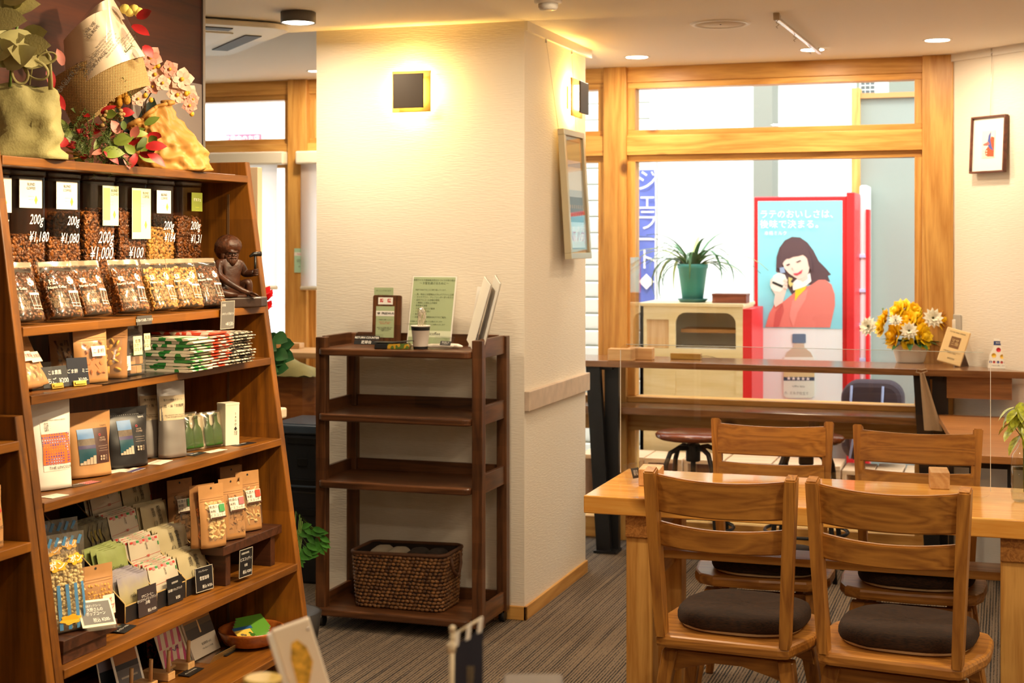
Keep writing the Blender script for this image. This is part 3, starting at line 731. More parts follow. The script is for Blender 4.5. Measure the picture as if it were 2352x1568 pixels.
J = [(25, .19, 1, [('g', .04, .24, .05)], (.09, .085, .01, .350, 'white'), 'jar of dark beans cut off by the shelf side, leftmost of its row'),
     (109, .205, 0, [('200g', .02, .249, .036), ('¥1,180', .03, .205, .036)], (.09, .072, -.01, .350, 'white'), 'jar marked 200g and 1,180 yen, half full, second from the left'),
     (189, .198, 0, [('200g', .025, .248, .034), ('¥1,080', .01, .202, .036)], (.09, .072, -.01, .350, 'white'), 'jar marked 200g and 1,080 yen, the least full of the row'),
     (267, .268, 0, [('200g', .015, .205, .046), ('¥1,000', -.005, .162, .048)], (.075, .108, .03, .346, 'green'), 'fuller jar with big 200g and 1,000 yen lettering and a tall green card'),
     (341, .280, 1, [('¥100', .0, .162, .044)], (.095, .142, .02, .344, 'green'), 'fullest jar of dark beans behind the largest green and white card'),
     (404, .228, 2, [('200g', .025, .24, .036), ('¥184', .03, .205, .036)], (.075, .066, -.01, .342, 'white'), 'jar of pale beans marked 200g with a white card, sixth of the row'),
     (466, .262, 1, [('200g', .02, .24, .036), ('¥1,31', .025, .2, .036)], (.062, .056, .02, .340, 'olive'), 'jar beside the carved figure with a small olive green card')]
for i, j in enumerate(J): make_jar(*j, i)

# ---- pouches
class Pouch:
    def __init__(s, w, h, d, seal=.84, gusset=True, waist=0, wob=.0015, seed=0):
        s.w, s.h, s.d, s.seal, s.gus, s.waist, s.wob, s.seed = w, h, d, seal, gusset, waist, wob, seed
    def hw(s, v): return s.w / 2 * (1 - s.waist * math.sin(math.pi * min(v / s.seal, 1)) ** 2)
    def th(s, u, v):
        e = max(0, 1 - abs(u) ** 3.2) ** .6
        if s.gus: p = (1 - (v / s.seal) ** 2.2) ** .8 if v < s.seal else 0
        else: p = math.sin(math.pi * min(max(v / s.seal, 0), 1)) ** .55 if v < s.seal else 0
        return s.d / 2 * max(p, 0) * e + .0006
    def surf(s, x, z):
        v = min(max(z / s.h, 0), 1); u = x / s.hw(v)
        return -s.th(max(-1, min(1, u)), v) - s.wob * noise.noise(Vector((x * 28 + s.seed, z * 28, s.seed * 1.7))) * min(1, (1 - abs(min(1, abs(u)))) * 5)
    def mesh(s, nu=12, nv=14):
        g = G()
        def fr(u, v):
            U = 2 * u - 1; x = U * s.hw(v); return (x, s.surf(x, v * s.h), v * s.h)
        def bk(u, v):
            U = 2 * u - 1; x = U * s.hw(v); return (x, -s.surf(x, v * s.h), v * s.h)
        g.grid(fr, nu, nv); g.grid(bk, nu, nv, flip=True)
        g.grid(lambda u, v: ((2 * u - 1) * s.hw(0), s.surf((2 * u - 1) * s.hw(0), 0) * (1 - 2 * v), 0.0), nu, 1, flip=True)
        bmesh.ops.remove_doubles(g.bm, verts=g.bm.verts[:], dist=1e-5)
        return g
    def patch(s, x0, x1, z0, z1, off=.0006, nu=6, nv=6, rot=0):
        g = G(); cx, cz = (x0 + x1) / 2, (z0 + z1) / 2; c, q = math.cos(rot), math.sin(rot)
        def f(u, v):
            a, b = (u - .5) * (x1 - x0), (v - .5) * (z1 - z0); x, z = cx + a * c - b * q, cz + a * q + b * c
            return (x, s.surf(x, z) - off, z)
        return g.grid(f, nu, nv)
    def disc(s, cx, cz, rx, rz, off=.0008, n=20):
        g = G(); 
        def f(u, v): a = 2 * math.pi * u; x, z = cx + rx * v * math.cos(a), cz + rz * v * math.sin(a); return (x, s.surf(x, z) - off, z)
        g.grid(f, n, 3, flip=True); return g
FILM = clear('bag_film', 'f6f2ea', .10, .12, film=.05, filmc='e8dcc8')
SEAL = clear('seal_film', 'f4efe6', .08, .2, film=.35, filmc='d8c4a4')
CREAM = mat('cream_print', 'f4ead2', .5)
BROWNP = mat('brown_print', '4a2a16', .5)
pz = 1.319
def bean_bag(label, bm, seed):
    P = Pouch(.108, .148, .054, .86, True, .05, .004, seed)
    t = thing('bean_bag', label, 'coffee bag', group='clear bags of roasted beans')
    put('film', P.mesh(), FILM, t)
    inner = Pouch(.101, .142, .047, .88, True, .05, .003, seed)
    hb = .118
    def fc(x, z):
        x -= .0495; y = inner.surf(x, z + .003); e = .002
        n = Vector(((inner.surf(x - e, z) - inner.surf(x + e, z)) * -1, -2 * e, 0)).normalized(); return (x, y, z + .003), n
    T = face_beans(fc, .099, hb, .0092)
    T += face_beans(lambda x, z: ((-.0485, (x - .02) * max(.1, 1 - z / hb), z + .003), (-1, 0, .2)), .04, hb * .8)
    merged('coffee_beans', BEAN, T, BM[bm], t)
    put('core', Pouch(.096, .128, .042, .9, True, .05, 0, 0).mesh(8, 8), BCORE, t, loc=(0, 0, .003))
    put('top_seal', P.patch(-.05, .05, .134, .147, .001), SEAL, t)
    put('round_sticker', P.disc(.026, .094, .0105, .0115), CREAM, t)
    k = put('square_sticker', P.patch(-.038, -.024, .084, .098), CREAM, t)
    text('あ', .009, INK, k, (-.031, 0, .091), surf=lambda x, z: P.surf(x, z) - .0008)
    sf = lambda x, z: P.surf(x, z) - .0006
    text('Noto Coffee', .0095, CREAM, t, (-.020, 0, .076), surf=sf, name='print', bold=.0002)
    text('珈琲豆 焙煎\n〒 000 豆200g\n名称 レギュラー\n原材料 生豆生産国\n内容量 賞味期限\n保存方法 常温\n製造者 焙煎所', .0062, mat('soft_print', 'a98c66', .5), t, (-.024, 0, .042), surf=sf, name='print', sp=.9)
    g = P.patch(.008, .049, .060, .066, .0012); put('white_band', g, CREAM, t)
    for x in (.0085, .022, .036, .048): put('window_line', P.patch(x, x + .0013, .022, .064, .0012, 1, 6), CREAM, t)
    for z in (.024, .032): put('window_line', P.patch(.006, .05, z, z + .0015, .0012, 6, 1), CREAM, t)
    text('coffee', .009, mat('gold_print', 'c98a3a', .4), t, (.024, 0, .011), surf=sf, name='print', shear=.3)
    return t
BG = [(62, 1), (152, 1), (221, 0), (308, 0), (378, 2), (435, 2), (488, 1)]
bl = ['bag of dark beans cut off by the left shelf side', 'bag of dark beans in front of the 1,180 yen jar', 'bag of beans in front of the 1,080 yen jar', 'tallest looking bag of beans, in front of the 1,000 yen jar',
      'bag of pale beans leaning against its darker neighbour, fifth of the row', 'narrow-looking bag of pale beans, sixth of the row', 'bag of dark beans beside the carved figure']
protos = {}
for k, ((px, bm), lb) in enumerate(zip(BG, bl)):
    y = onX(px, 0, -2.222).y
    t = dup(protos[bm], label=lb) if bm in protos else bean_bag(lb, bm, 3 + k)
    protos.setdefault(bm, t); t.location = (-2.225, y, pz + .009); t.rotation_euler = Euler((R(-17), 0, R(76 + rnd.uniform(-5, 5))))

# ---- carved figure with a hammer
def skin(name, verts, edges, radii, m, parent, sub=2):
    me = bpy.data.meshes.new(name); me.from_pydata(verts, edges, []); o = put(name, me, m, parent)
    md = o.modifiers.new('skin', 'SKIN'); md.use_smooth_shade = True
    sv = me.skin_vertices[0].data
    for i, r in enumerate(radii): sv[i].radius = (r, r) if not isinstance(r, tuple) else r
    sv[0].use_root = True
    s2_ = o.modifiers.new('sub', 'SUBSURF'); s2_.levels = s2_.render_levels = sub
    dg = bpy.context.evaluated_depsgraph_get(); e = bpy.data.meshes.new_from_object(o.evaluated_get(dg), depsgraph=dg)
    o.modifiers.clear(); o.data = e
    for p in e.polygons: p.use_smooth = True
    return o
CARV = mat('carved_wood', '3e2010', .38, var=.5, vscale=40, bump=.5, bscale=90)
fz = 1.319
p = onX(548, 700, -2.27)
st_ = thing('carved_figure', 'dark carved wooden bearded man sitting and holding a hammer', 'figurine', (-2.238, 3.99, fz), R(50))
put('base', G().prism([(-.085, -.06), (.075, -.065), (.105, -.035), (.10, .05), (-.07, .055), (-.09, .02)], 0, .030, bev=.004), mat('carved_base', '3b2a22', .3, bump=.3, bscale=60), st_)
put('rock', G().ball((.0, .0, .032), .03, 12, (2.3, 1.5, .4)).ball((.035, .02, .05), .026, 10, (1, 1, 1.2)), CARV, st_)
V = [(0, .0, .055), (0, .0, .085), (-.002, -.004, .118), (0, -.008, .140),   # pelvis spine chest neck
     (-.036, -.006, .128), (-.046, -.03, .095), (-.018, -.058, .070), (.012, -.070, .052), (.038, -.074, .042),   # left arm resting down
     (.032, -.004, .125), (.048, -.004, .098), (.06, -.03, .10), (.064, -.04, .103),   # right arm raised with hammer
     (-.03, -.02, .048), (-.052, -.052, .045), (-.02, -.062, .040), (.005, -.058, .038),   # folded leg
     (.03, -.005, .055), (.048, -.035, .078), (.05, -.03, .04), (.056, -.048, .035)]
E = [(0, 1), (1, 2), (2, 3), (2, 4), (4, 5), (5, 6), (6, 7), (7, 8), (2, 9), (9, 10), (10, 11), (11, 12), (0, 13), (13, 14), (14, 15), (15, 16), (0, 17), (17, 18), (18, 19), (19, 20)]
rr = [.029, .028, .033, .015, .017, .0135, .0105, .0085, .006, .017, .014, .011, .010, .019, .015, .011, .007, .019, .015, .010, .007]
put_body = skin('body', V, E, rr, CARV, st_)
g = G().ball((0, -.010, .156), .021, 16, (.86, .95, 1.2)); g.ball((0, -.031, .153), .0042, 8, (1, 1, 1.5)); g.ball((-.0085, -.0255, .152), .006, 8, (1, .8, .7)); g.ball((.0085, -.0255, .152), .006, 8, (1, .8, .7)); put('head', g, CARV, st_)
HM_ = mat('carved_hair', '4a2814', .45, var=.5, vscale=90, bump=1, bscale=110)
put('eyes', G().ball((-.0075, -.0285, .160), .0034, 8, (1.3, .7, .7)).ball((.0075, -.0285, .160), .0034, 8, (1.3, .7, .7)), mat('hammer_dark', '15110f', .35), st_)
put('brow', G().tube([(-.016, -.024, .166), (-.006, -.031, .164), (0, -.031, .163), (.006, -.031, .164), (.016, -.024, .166)], [.002, .0035, .003, .0035, .002], 8), CARV, st_)
g = G(); nn, mm = 32, 18; V_ = []
for j in range(mm + 1):
    v = j / mm; th_ = math.pi * v * .98 + .02
    V_.append([g.bm.verts.new(Vector((math.sin(th_) * math.cos(6.2832 * i / nn) * .039, math.sin(th_) * math.sin(6.2832 * i / nn) * .041, math.cos(th_) * .034)) * (1 + .05 * math.sin(i * 6.2832 / nn * 9 + v * 14)) + Vector((0, .010, .180)) + (Vector((0, .012, -.006)) * max(0, -math.cos(th_)) * 1.5)) for i in range(nn)])
for j in range(mm):
    for i in range(nn): f = g.bm.faces.new((V_[j][i], V_[j + 1][i], V_[j + 1][(i + 1) % nn], V_[j][(i + 1) % nn])); f.smooth = True
g.ball((-.020, .000, .155), .012, 10, (.7, 1, 1.7)).ball((.020, .000, .155), .012, 10, (.7, 1, 1.7)); put('hair', g, HM_, st_)
g = G()
for k in range(11):
    a_ = -1.3 + .26 * k; g.tube([(.017 * math.sin(a_), -.010 - .017 * math.cos(a_), .150 + .004 * abs(a_)), (.015 * math.sin(a_), -.012 - .019 * math.cos(a_), .138), (.008 * math.sin(a_), -.014 - .014 * math.cos(a_), .122 + .004 * abs(a_))], [.0035, .0045, .0015], 6)
g.tube([(-.011, -.029, .144), (-.004, -.0335, .147), (0, -.034, .146), (.004, -.0335, .147), (.011, -.029, .144)], [.0015, .003, .0025, .003, .0015], 6); put('beard', g, HM_, st_)
g = G().tube([(.064, -.042, .092), (.064, -.044, .155)], .0038, 8); hm = put('hammer_handle', g, mat('hammer_dark', '15110f', .35), st_)
put('hammer_head', G().tube([(.046, -.044, .150), (.058, -.044, .157), (.082, -.044, .158)], [.003, .0065, .0075], 10), mat('hammer_dark', '0'), st_)
for k in range(4): g = G().tube([(.056, -.046 - .001 * k, .096 + .005 * k), (.066, -.053, .096 + .005 * k), (.071, -.042, .096 + .005 * k)], .003, 6); put('finger', g, CARV, st_)
for k in range(4): g = G().tube([(.034 + .002 * k, -.070 - .003 * k, .044), (.046 + .001 * k, -.073 - .004 * k, .040), (.057, -.074 - .005 * k, .034)], [.003, .0026, .002], 6); put('finger', g, CARV, st_)
st_.scale = (1.02,) * 3

def settle(t, z):
    """lower or raise a thing so that its lowest point rests on height z"""
    bpy.context.view_layer.update(); lo = loy = 1e9; hiy = -1e9
    st = [t]
    while st:
        o = st.pop(); st += list(o.children)
        if o.type == 'MESH':
            n = len(o.data.vertices); a = np.empty(n * 3); o.data.vertices.foreach_get('co', a); a = a.reshape(-1, 3); M = np.array(o.matrix_world)
            if n: yy = a @ M[1, :3] + M[1, 3]; lo = min(lo, float((a @ M[2, :3] + M[2, 3]).min())); loy = min(loy, float(yy.min())); hiy = max(hiy, float(yy.max()))
    t.location.z += z + .0006 - lo
    if YN - .12 < loy < YN + .002 and t.location.x < -2: t.location.y += YN + .002 - loy
    if hiy > YF - .002 and t.location.x < -2 and loy > YN: t.location.y -= hiy - YF + .002
# ---- price cards -------------------------------------------------
GREYC = mat('grey_card', '4f4a46', .45); 
def price_card(label, loc, w, h, rot, lines, m=BLACK, border=None, th=.0012, group=None, ink=CHALK, name='price_card', hole=None):
    """card in local xz plane facing -y, origin bottom centre"""
    t = thing(name, label, 'price tag', loc, rot=rot, group=group)
    put('card', G().box(-w / 2, w / 2, -th, 0, 0, h), m, t)
    if border:
        for a in ((-w / 2, w / 2, 0, .0015), (-w / 2, w / 2, h - .0015, h), (-w / 2, -w / 2 + .0015, 0, h), (w / 2 - .0015, w / 2, 0, h)): put('edge', G().box(a[0], a[1], -th - .0004, 0, a[2], a[3]), border, t)
    for s, x, z, sz in lines: text(s, sz, ink, t, (x, -th - .0005, z), name='hand_lettering', sx=.85)
    return t
def at_front(px, z, dx=.006):       # point on the front edge of a board, seen at column px
    x = xf(z) + dx; r = ray(px, 0); return Vector((x, r.y * x / r.x, z))
q = at_front(331, 1.319); price_card('small dark strip label on the edge of the bean shelf', (q.x, q.y, 1.298), .072, .024, (0, 0, R(90)), [('豆 挽いてお渡しできます', 0, .012, .0085)], GREYC)
q = at_front(521, 1.319, .01); price_card('grey price card for hand towels hung below the carved figure', (q.x, q.y, 1.262), .075, .082, (R(2), 0, R(88)), [('日用品', -.022, .070, .008), ('トキドット手ぬぐい', 0, .044, .0088), ('税込', -.004, .014, .007), ('¥1530-', .016, .014, .015)], mat('grey_card_light', '6e6a64', .4), mat('card_edge', 'c8c0b0', .4))

# ---- third board: snack bags, folded towels
z3 = 1.16
KRAFT = mat('kraft_paper', 'b98650', .65, var=.08, vscale=20); KRAFTD = mat('kraft_dark', '9a6a3a', .7)
CHIP = mat('snack_orange', 'c9742a', .5, var=.3, vscale=60); CHIPL = mat('snack_cream', 'e2c48a', .6, var=.25, vscale=70)
def chunk_mesh(kind):
    g = G()
    if kind == 'cube': g.box(-.011, .011, -.008, .008, -.008, .008, .002)
    elif kind == 'wafer': g.lathe([(.004, -.004), (.012, -.0035), (.014, 0), (.012, .0035), (.004, .004)], 10)
    elif kind == 'corn': g.ball((0, 0, 0), .006, 7).ball((.004, .002, .002), .004, 6).ball((-.003, .003, -.002), .0045, 6)
    elif kind == 'slice': g.prism([(-.014, -.006), (.012, -.007), (.016, 0), (.01, .007), (-.012, .006)], -.003, .003, 'z', bev=.001)
    return g.mesh('chunk')
CH = {k: chunk_mesh(k) for k in ('cube', 'wafer', 'corn', 'slice')}
def chunks(P, kind, x0, x1, z0, z1, m, parent, step=.014, name='snack_pieces'):
    T = []
    nx, nz_ = max(1, int((x1 - x0) / step)), max(1, int((z1 - z0) / step))
    for j in range(nz_):
        for i in range(nx):
            x = x0 + (i + .5 + rnd.uniform(-.3, .3)) * (x1 - x0) / nx; z = z0 + (j + .5 + rnd.uniform(-.3, .3)) * (z1 - z0) / nz_
            T.append(Matrix.Translation((x, P.surf(x, z) + rnd.uniform(.002, .005), z)) @ Euler([rnd.uniform(0, 6.28) for _ in range(3)]).to_matrix().to_4x4() @ Matrix.Scale(.78, 4))
    return merged(name, CH[kind], T, m, parent, smooth=(kind != 'cube'))
def snack_bag(label, w, h, d, body, window, ck, cm, stick, loc, rot, group=None, name='snack_bag', hole=False, step=.014, seal=.84, zip_=True):
    P = Pouch(w, h, d, seal, True, .03, .002, rnd.uniform(0, 50))
    t = thing(name, label, 'snack bag', loc, rot=rot, group=group)
    put('pouch', P.mesh(), body, t)
    if window:
        x0, x1, z0, z1 = window; chunks(P, ck, x0 + .006, x1 - .006, z0 + .006, z1 - .004, cm, t, step)
        put('window_film', P.patch(x0, x1, z0, z1, .007), FILM, t)
    if zip_:
        for k in (0, .006): put('zip_line', P.patch(-w / 2 + .004, w / 2 - .004, h * seal - .004 - k, h * seal - .003 - k, .0012, 6, 1), KRAFTD, t)
    if hole: put('hang_hole', P.disc(0, h * .94, .0032, .0032, .0008), INK, t)
    for (x0, x1, z0, z1, m_, tx) in stick:
        k = put('sticker', P.patch(x0, x1, z0, z1, .0095), m_, t)
        for s, x, z, sz, mm in tx: text(s, sz, mm, k, (x, 0, z), surf=lambda a, b: P.surf(a, b) - .0100, name='print')
    return t
WS = mat('sticker_white', 'efe4d0', .5)
def yat(px, x): r = ray(px, 0); return r.y * x / r.x
rot = lambda a, lean=-8: (R(lean), 0, R(a))
snack_bag('kraft cracker bag with a red and white sticker, far left of the third board', .11, .132, .04, KRAFT, (-.04, .045, .01, .055), 'wafer', CHIPL, [(-.02, .03, .062, .088, WS, [('こま農園', .005, .075, .011, RED)])], (-2.21, yat(72, -2.17), z3), rot(95, -22))
snack_bag('kraft cracker bag leaning right, with a white sticker at its middle', .11, .136, .04, KRAFT, None, 'wafer', CHIPL, [(-.02, .032, .055, .083, WS, [('こま農園', .005, .07, .011, RED)])], (-2.215, yat(128, -2.16), z3), rot(98, -24))
snack_bag('dark brown snack bag in the shade between the kraft bags', .10, .13, .04, KRAFTD, (-.04, .04, .02, .10), 'slice', mat('snack_brown', '6a3c1c', .6, var=.3), [], (-2.33, yat(165, -2.30), z3), rot(95, -5))
snack_bag('upright kraft bag with a clear window showing orange chips', .10, .138, .042, KRAFT, (-.036, .036, .012, .105), 'slice', CHIP, [(-.012, .03, .066, .092, WS, [('こま柿', .008, .079, .012, RED)])], (-2.205, yat(213, -2.20), z3 + .001), rot(70, -3))
snack_bag('kraft bag turned sideways with a round yellow slice in its window', .10, .138, .04, KRAFTD, (-.036, .036, .012, .105), 'wafer', mat('snack_yellow', 'e0a842', .5, var=.2), [], (-2.23, yat(255, -2.22), z3 + .001), rot(30, -3))
# acrylic snack tray and clear bag with wafer pieces
t = thing('snack_tray', 'flat dark tray under the snack bags on the third board', 'tray', (-2.235, 3.36, z3)); put('base', G().box(-.085, .085, -.16, .24, 0, .0008), mat('tray_dark', '2a221e', .25), t)
P = Pouch(.15, .145, .06, .8, True, 0, .004, 9)
t = thing('clear_snack_bag', 'large clear bag with pale wafer pieces and handwritten slips inside', 'snack bag', (-2.225, yat(308, -2.20), z3 + .001), rot=rot(84, -3))
put('film', P.mesh(), clear('clear_bag', 'f4f0ec', .12, .08, film=.06, filmc='e8e0e0'), t)
for k in range(12): put('wafer_piece', G().box(-.011, .011, -.008, .008, 0, .021, .002), mat('wafer', 'c99a5c', .7, var=.15), t, loc=(-.055 + .024 * (k % 5) + .004 * (k // 5), .004 * (k % 3) - .008, .002 + .024 * (k // 5)), rot=(0, 0, .3 * (k % 4)))
for x, z, w_, h_ in ((.012, .052, .036, .05), (.052, .062, .026, .045), (-.045, .014, .05, .038)):
    k = put('paper_slip', G().box(x - w_ / 2, x + w_ / 2, -.034, -.033, z, z + h_), mat('slip_cream', 'e6dfae', .6) if z > .03 else WS, t)
    text('佐渡\nおかし\nはなす', .011, INK, k, (x, -.0345, z + h_ / 2), name='hand_lettering')
# the two price plates with brass clips
def clip_card(label, px, py, w, h, lines, m, rz):
    q = onZ(px, py, z3); q.x = min(q.x, xf(z3) - .004); t = price_card(label, (q.x, q.y, z3 + .004), w, h, (R(-14), 0, R(rz)), lines, m)
    put('brass_clip', G().box(-.018, .018, -.006, .004, -.004, .010, .0015).box(-.014, .014, -.009, -.005, .0, .006, .001), mat('brass', 'c9a84a', .3, .9), t)
    return t
clip_card('black price plate reading 200 yen in a brass clip', 130, 893, .078, .052, [('こま農園', 0, .036, .012), ('いちご  ¥200', .0, .015, .0165)], BLACK, 76)
clip_card('dark glossy price plate reading 100 yen in a brass clip', 182, 887, .055, .068, [('ごま餅　ミニ', 0, .034, .0115), ('¥100-', .012, .012, .013)], mat('glossy_slate', '3a3c44', .1), 62)
t = thing('acrylic_divider', 'small clear acrylic divider standing in front of the leftmost cracker bag', 'divider', (-2.15, yat(78, -2.13), z3)); put('sheet', G().box(-.03, .03, -.001, .001, 0, .075), ACR, t, rot=(0, 0, R(80)))
put('foot', G().box(-.03, .03, -.0, .02, 0, .0015), ACR, t, rot=(0, 0, R(80)))

def towel_mat(nm, base, spot, s, dens):
    m, t, p = newmat(nm); N = t.nodes.new; L = t.links.new
    tc = N('ShaderNodeTexCoord'); oi = N('ShaderNodeObjectInfo'); ad = N('ShaderNodeVectorMath'); ad.operation = 'MULTIPLY_ADD'; ad.inputs[1].default_value = (3, 5, 7)
    L(oi.outputs['Random'], ad.inputs[0]); L(tc.outputs['Object'], ad.inputs[2])
    v = N('ShaderNodeTexNoise'); v.inputs['Scale'].default_value = s; v.inputs['Detail'].default_value = 0; L(ad.outputs[0], v.inputs['Vector'])
    cr = N('ShaderNodeValToRGB'); cr.color_ramp.interpolation = 'CONSTANT'; e = cr.color_ramp.elements; e[0].position = 0; e[0].color = lin(base); e[1].position = dens; e[1].color = lin(spot)
    L(v.outputs['Fac'], cr.inputs[0]); L(cr.outputs[0], p.inputs['Base Color']); p.inputs['Roughness'].default_value = .6; p.inputs['Coat Weight'].default_value = .5; p.inputs['Coat Roughness'].default_value = .2
    return m
TM = [towel_mat('towel_green', 'efe6cf', '2f8a3c', 34, .58), towel_mat('towel_red', 'efe0cf', 'd8401c', 42, .5), towel_mat('towel_black', 'e8dcc4', '241c18', 90, .5)]
tow = [('green', 3.555, 3.665, 11, -2.108), ('red', 3.668, 3.782, 12, -2.112), ('black', 3.785, 3.93, 11, -2.12)]
for k, (nm, y0, y1, n, xr) in enumerate(tow):
    g = G().prism([(-.19, .0006), (-.02, .0), (-.005, .0016), (0, .004), (-.004, .0062), (-.03, .0078), (-.19, .0072)], 0, y1 - y0, 'y')
    me0 = g.mesh('folded_towel'); me0.materials.append(TM[k]); me0b = G().box(-.19, -.002, .01, y1 - y0 - .01, .0078, .0083).mesh('sleeve'); me0b.materials.append(clear('sleeve_film', 'ffffff', .1, .1))
    lb = {'green': 'white and green folded hand towel in plastic, one of the left stack', 'red': 'white and red folded hand towel in plastic, one of the middle stack', 'black': 'black and cream dotted folded hand towel, one of the right stack'}[nm]
    for i in range(n):
        o = put('folded_towel', me0, None, None, (xr + rnd.uniform(-.012, .008), y0 + rnd.uniform(-.002, .002), z3 + .0004 + i * .0085), (0, 0, R(rnd.uniform(-1.5, 1.5))))
        tag(o, {0: 'lowest ', n - 1: 'topmost '}.get(i, '') + lb.split(', one')[0] + {0: ' at the bottom of its stack', n - 1: ' lying on top of its stack'}.get(i, lb[lb.index(', one'):] if ', one' in lb else ''), 'towel', nm + ' patterned hand towels on the third board')

# ---- fourth board: coffee bags
z4 = .912
def coffee_bag(label, w, h, d, m, loc, rz, lean=-4, seal=.86, waist=.04, seed=0, name='coffee_bag', gus=True):
    P = Pouch(w, h, d, seal, gus, waist, .003, seed); t = thing(name, label, 'coffee bag', loc, rot=(R(lean), 0, R(rz))); put('pouch', P.mesh(14, 18), m, t); return t, P
def sk(t, P, x0, x1, z0, z1, m, name='sticker', off=.0008, **k): return put(name, P.patch(x0, x1, z0, z1, off, 8, 8, **k), m, t)
def tx(t, P, s, x, z, sz, m, off=.0016, **k): return text(s, sz, m, t, (x, 0, z), surf=lambda a, b: P.surf(a, b) - off, name='print', **k)
def pat_mat():
    m, t, p = newmat('geo_print'); N = t.nodes.new; L = t.links.new
    tc = N('ShaderNodeTexCoord'); v = N('ShaderNodeTexVoronoi'); v.inputs['Scale'].default_value = 150; v.inputs['Randomness'].default_value = .0; L(tc.outputs['Object'], v.inputs['Vector'])
    cr = N('ShaderNodeValToRGB'); cr.color_ramp.interpolation = 'CONSTANT'; e = cr.color_ramp.elements; e[0].position = 0; e[0].color = lin('f4e4c8'); e[1].position = .22; e[1].color = lin('5a3a8a')
    x = e.new(.42); x.color = lin('e8702a'); x = e.new(.75); x.color = lin('f0a84a')
    L(v.outputs['Distance'], cr.inputs[0]); L(cr.outputs[0], p.inputs['Base Color']); return m
GEO = pat_mat()
q = onZ(122, 1108, z4)
t, P = coffee_bag('tall white coffee bag with an orange and purple patterned label', .12, .216, .052, mat('bag_white', 'e9e4da', .45), (-2.225, yat(118, -2.22), z4), 66, -3, .9, .03, 2)
sk(t, P, -.028, .05, .045, .175, mat('label_cream', 'efe9dc', .5)); k = sk(t, P, -.028, .05, .060, .135, GEO, 'patterned_panel', .0016); tx(t, P, 'THE LINCOLN', .018, .052, .010, INK); tx(t, P, 'COFFEE FROM VARIOUS BEANS', .010, .167, .0045, INK); tx(t, P, '産地 ....\n品種 ...\n精製 ....\n標高 ...', -.010, .152, .0055, INK)
SEA = mat('print_sea', '2f5f96', .4); ROCK = mat('print_rock', '6b5a48', .5, var=.3, vscale=70); DPR = mat('print_brown', '4a2c26', .45); SKY = mat('print_sky', '5f8cc4', .4); TEAL = mat('print_teal', '1f4f5c', .4); PALE = mat('print_pale', 'cdb49a', .5)
def cliff_label(t, P, x0, x1, z0, z1, backing):
    w_, h_ = x1 - x0, z1 - z0
    if backing: sk(t, P, x0 + w_ * .5, x1, z0, z1, backing, 'label', .001)
    xm = x0 + w_ * .52
    sk(t, P, x0, xm, z0 + h_ * .72, z1, SKY, 'photo', .0012); sk(t, P, x0, xm, z0 + h_ * .52, z0 + h_ * .72, ROCK, 'photo', .0012); sk(t, P, x0, xm, z0 + h_ * .44, z0 + h_ * .54, mat('print_violet', '4a3f6a', .4), 'photo', .0014)
    sk(t, P, x0, xm, z0, z0 + h_ * .46, TEAL, 'photo', .0012)
    for k in range(5): sk(t, P, x0 + w_ * .1 * k + .001, x0 + w_ * .1 * (k + 1), z0, z0 + h_ * (.06 + .045 * k), PALE, 'photo', .0018)
    tx(t, P, 'o', x0 + w_ * .7, z0 + h_ * .82, .014, RED, .0022); tx(t, P, 'NOTE\nCOFFEE', x0 + w_ * .78, z0 + h_ * .68, .006, PALE, .0022); tx(t, P, '―――――\n――――\n―――――', x0 + w_ * .77, z0 + h_ * .42, .006, PALE, .0022); tx(t, P, '■ ■ □\n■ ■ □', x0 + w_ * .76, z0 + h_ * .15, .007, PALE, .0022)
t, P = coffee_bag('square kraft coffee bag with a cliff and sea photo label', .135, .165, .055, KRAFT, (-2.25, yat(203, -2.25), z4), 66, -3, .84, .08, 5)
cliff_label(t, P, -.038, .052, .032, .122, DPR); tx(t, P, '· · · · · · · · · · · · · ·', 0, .138, .012, KRAFTD); tx(t, P, '(open)', .04, .128, .007, INK)
t, P = coffee_bag('square black coffee bag with a cliff and sea photo label', .14, .158, .055, mat('bag_black', '1f1d1e', .38), (-2.25, yat(288, -2.25), z4), 66, -3, .84, .05, 7)
cliff_label(t, P, -.03, .052, .034, .124, None); tx(t, P, '· · · · · · · · · · · · · ·', 0, .138, .012, CHALK); tx(t, P, '(open)', .048, .130, .007, CHALK); tx(t, P, '♻', -.055, .140, .012, CHALK)
SILV = mat('bag_silver', 'a9a39c', .34, .55)
for px, x_, hh, lb, sd_ in ((352, -2.28, .215, 'tall silver coffee bag behind, its cream label half hidden', 11), (396, -2.225, .212, 'tall silver coffee bag in front with a cream handwritten label', 13)):
    t, P = coffee_bag(lb, .088, hh, .045, SILV, (x_, yat(px, x_), z4), 62, -3, .9, .06, sd_)
    sk(t, P, -.040, .042, .104, .172, mat('label_beige', 'd8c6a2', .5)); tx(t, P, '雪やけ肥後のコーヒー', .004, .160, .0068, INK); tx(t, P, '陸・海「衣羅夢」', .006, .143, .009, INK); tx(t, P, 'the selection was very lucky\nThat I brought it to Japan', .002, .116, .0055, BROWNP)
GB = mat('bottle_green_print', '2f5a1c', .35); GD = mat('bottle_dark_print', '1c3014', .35)
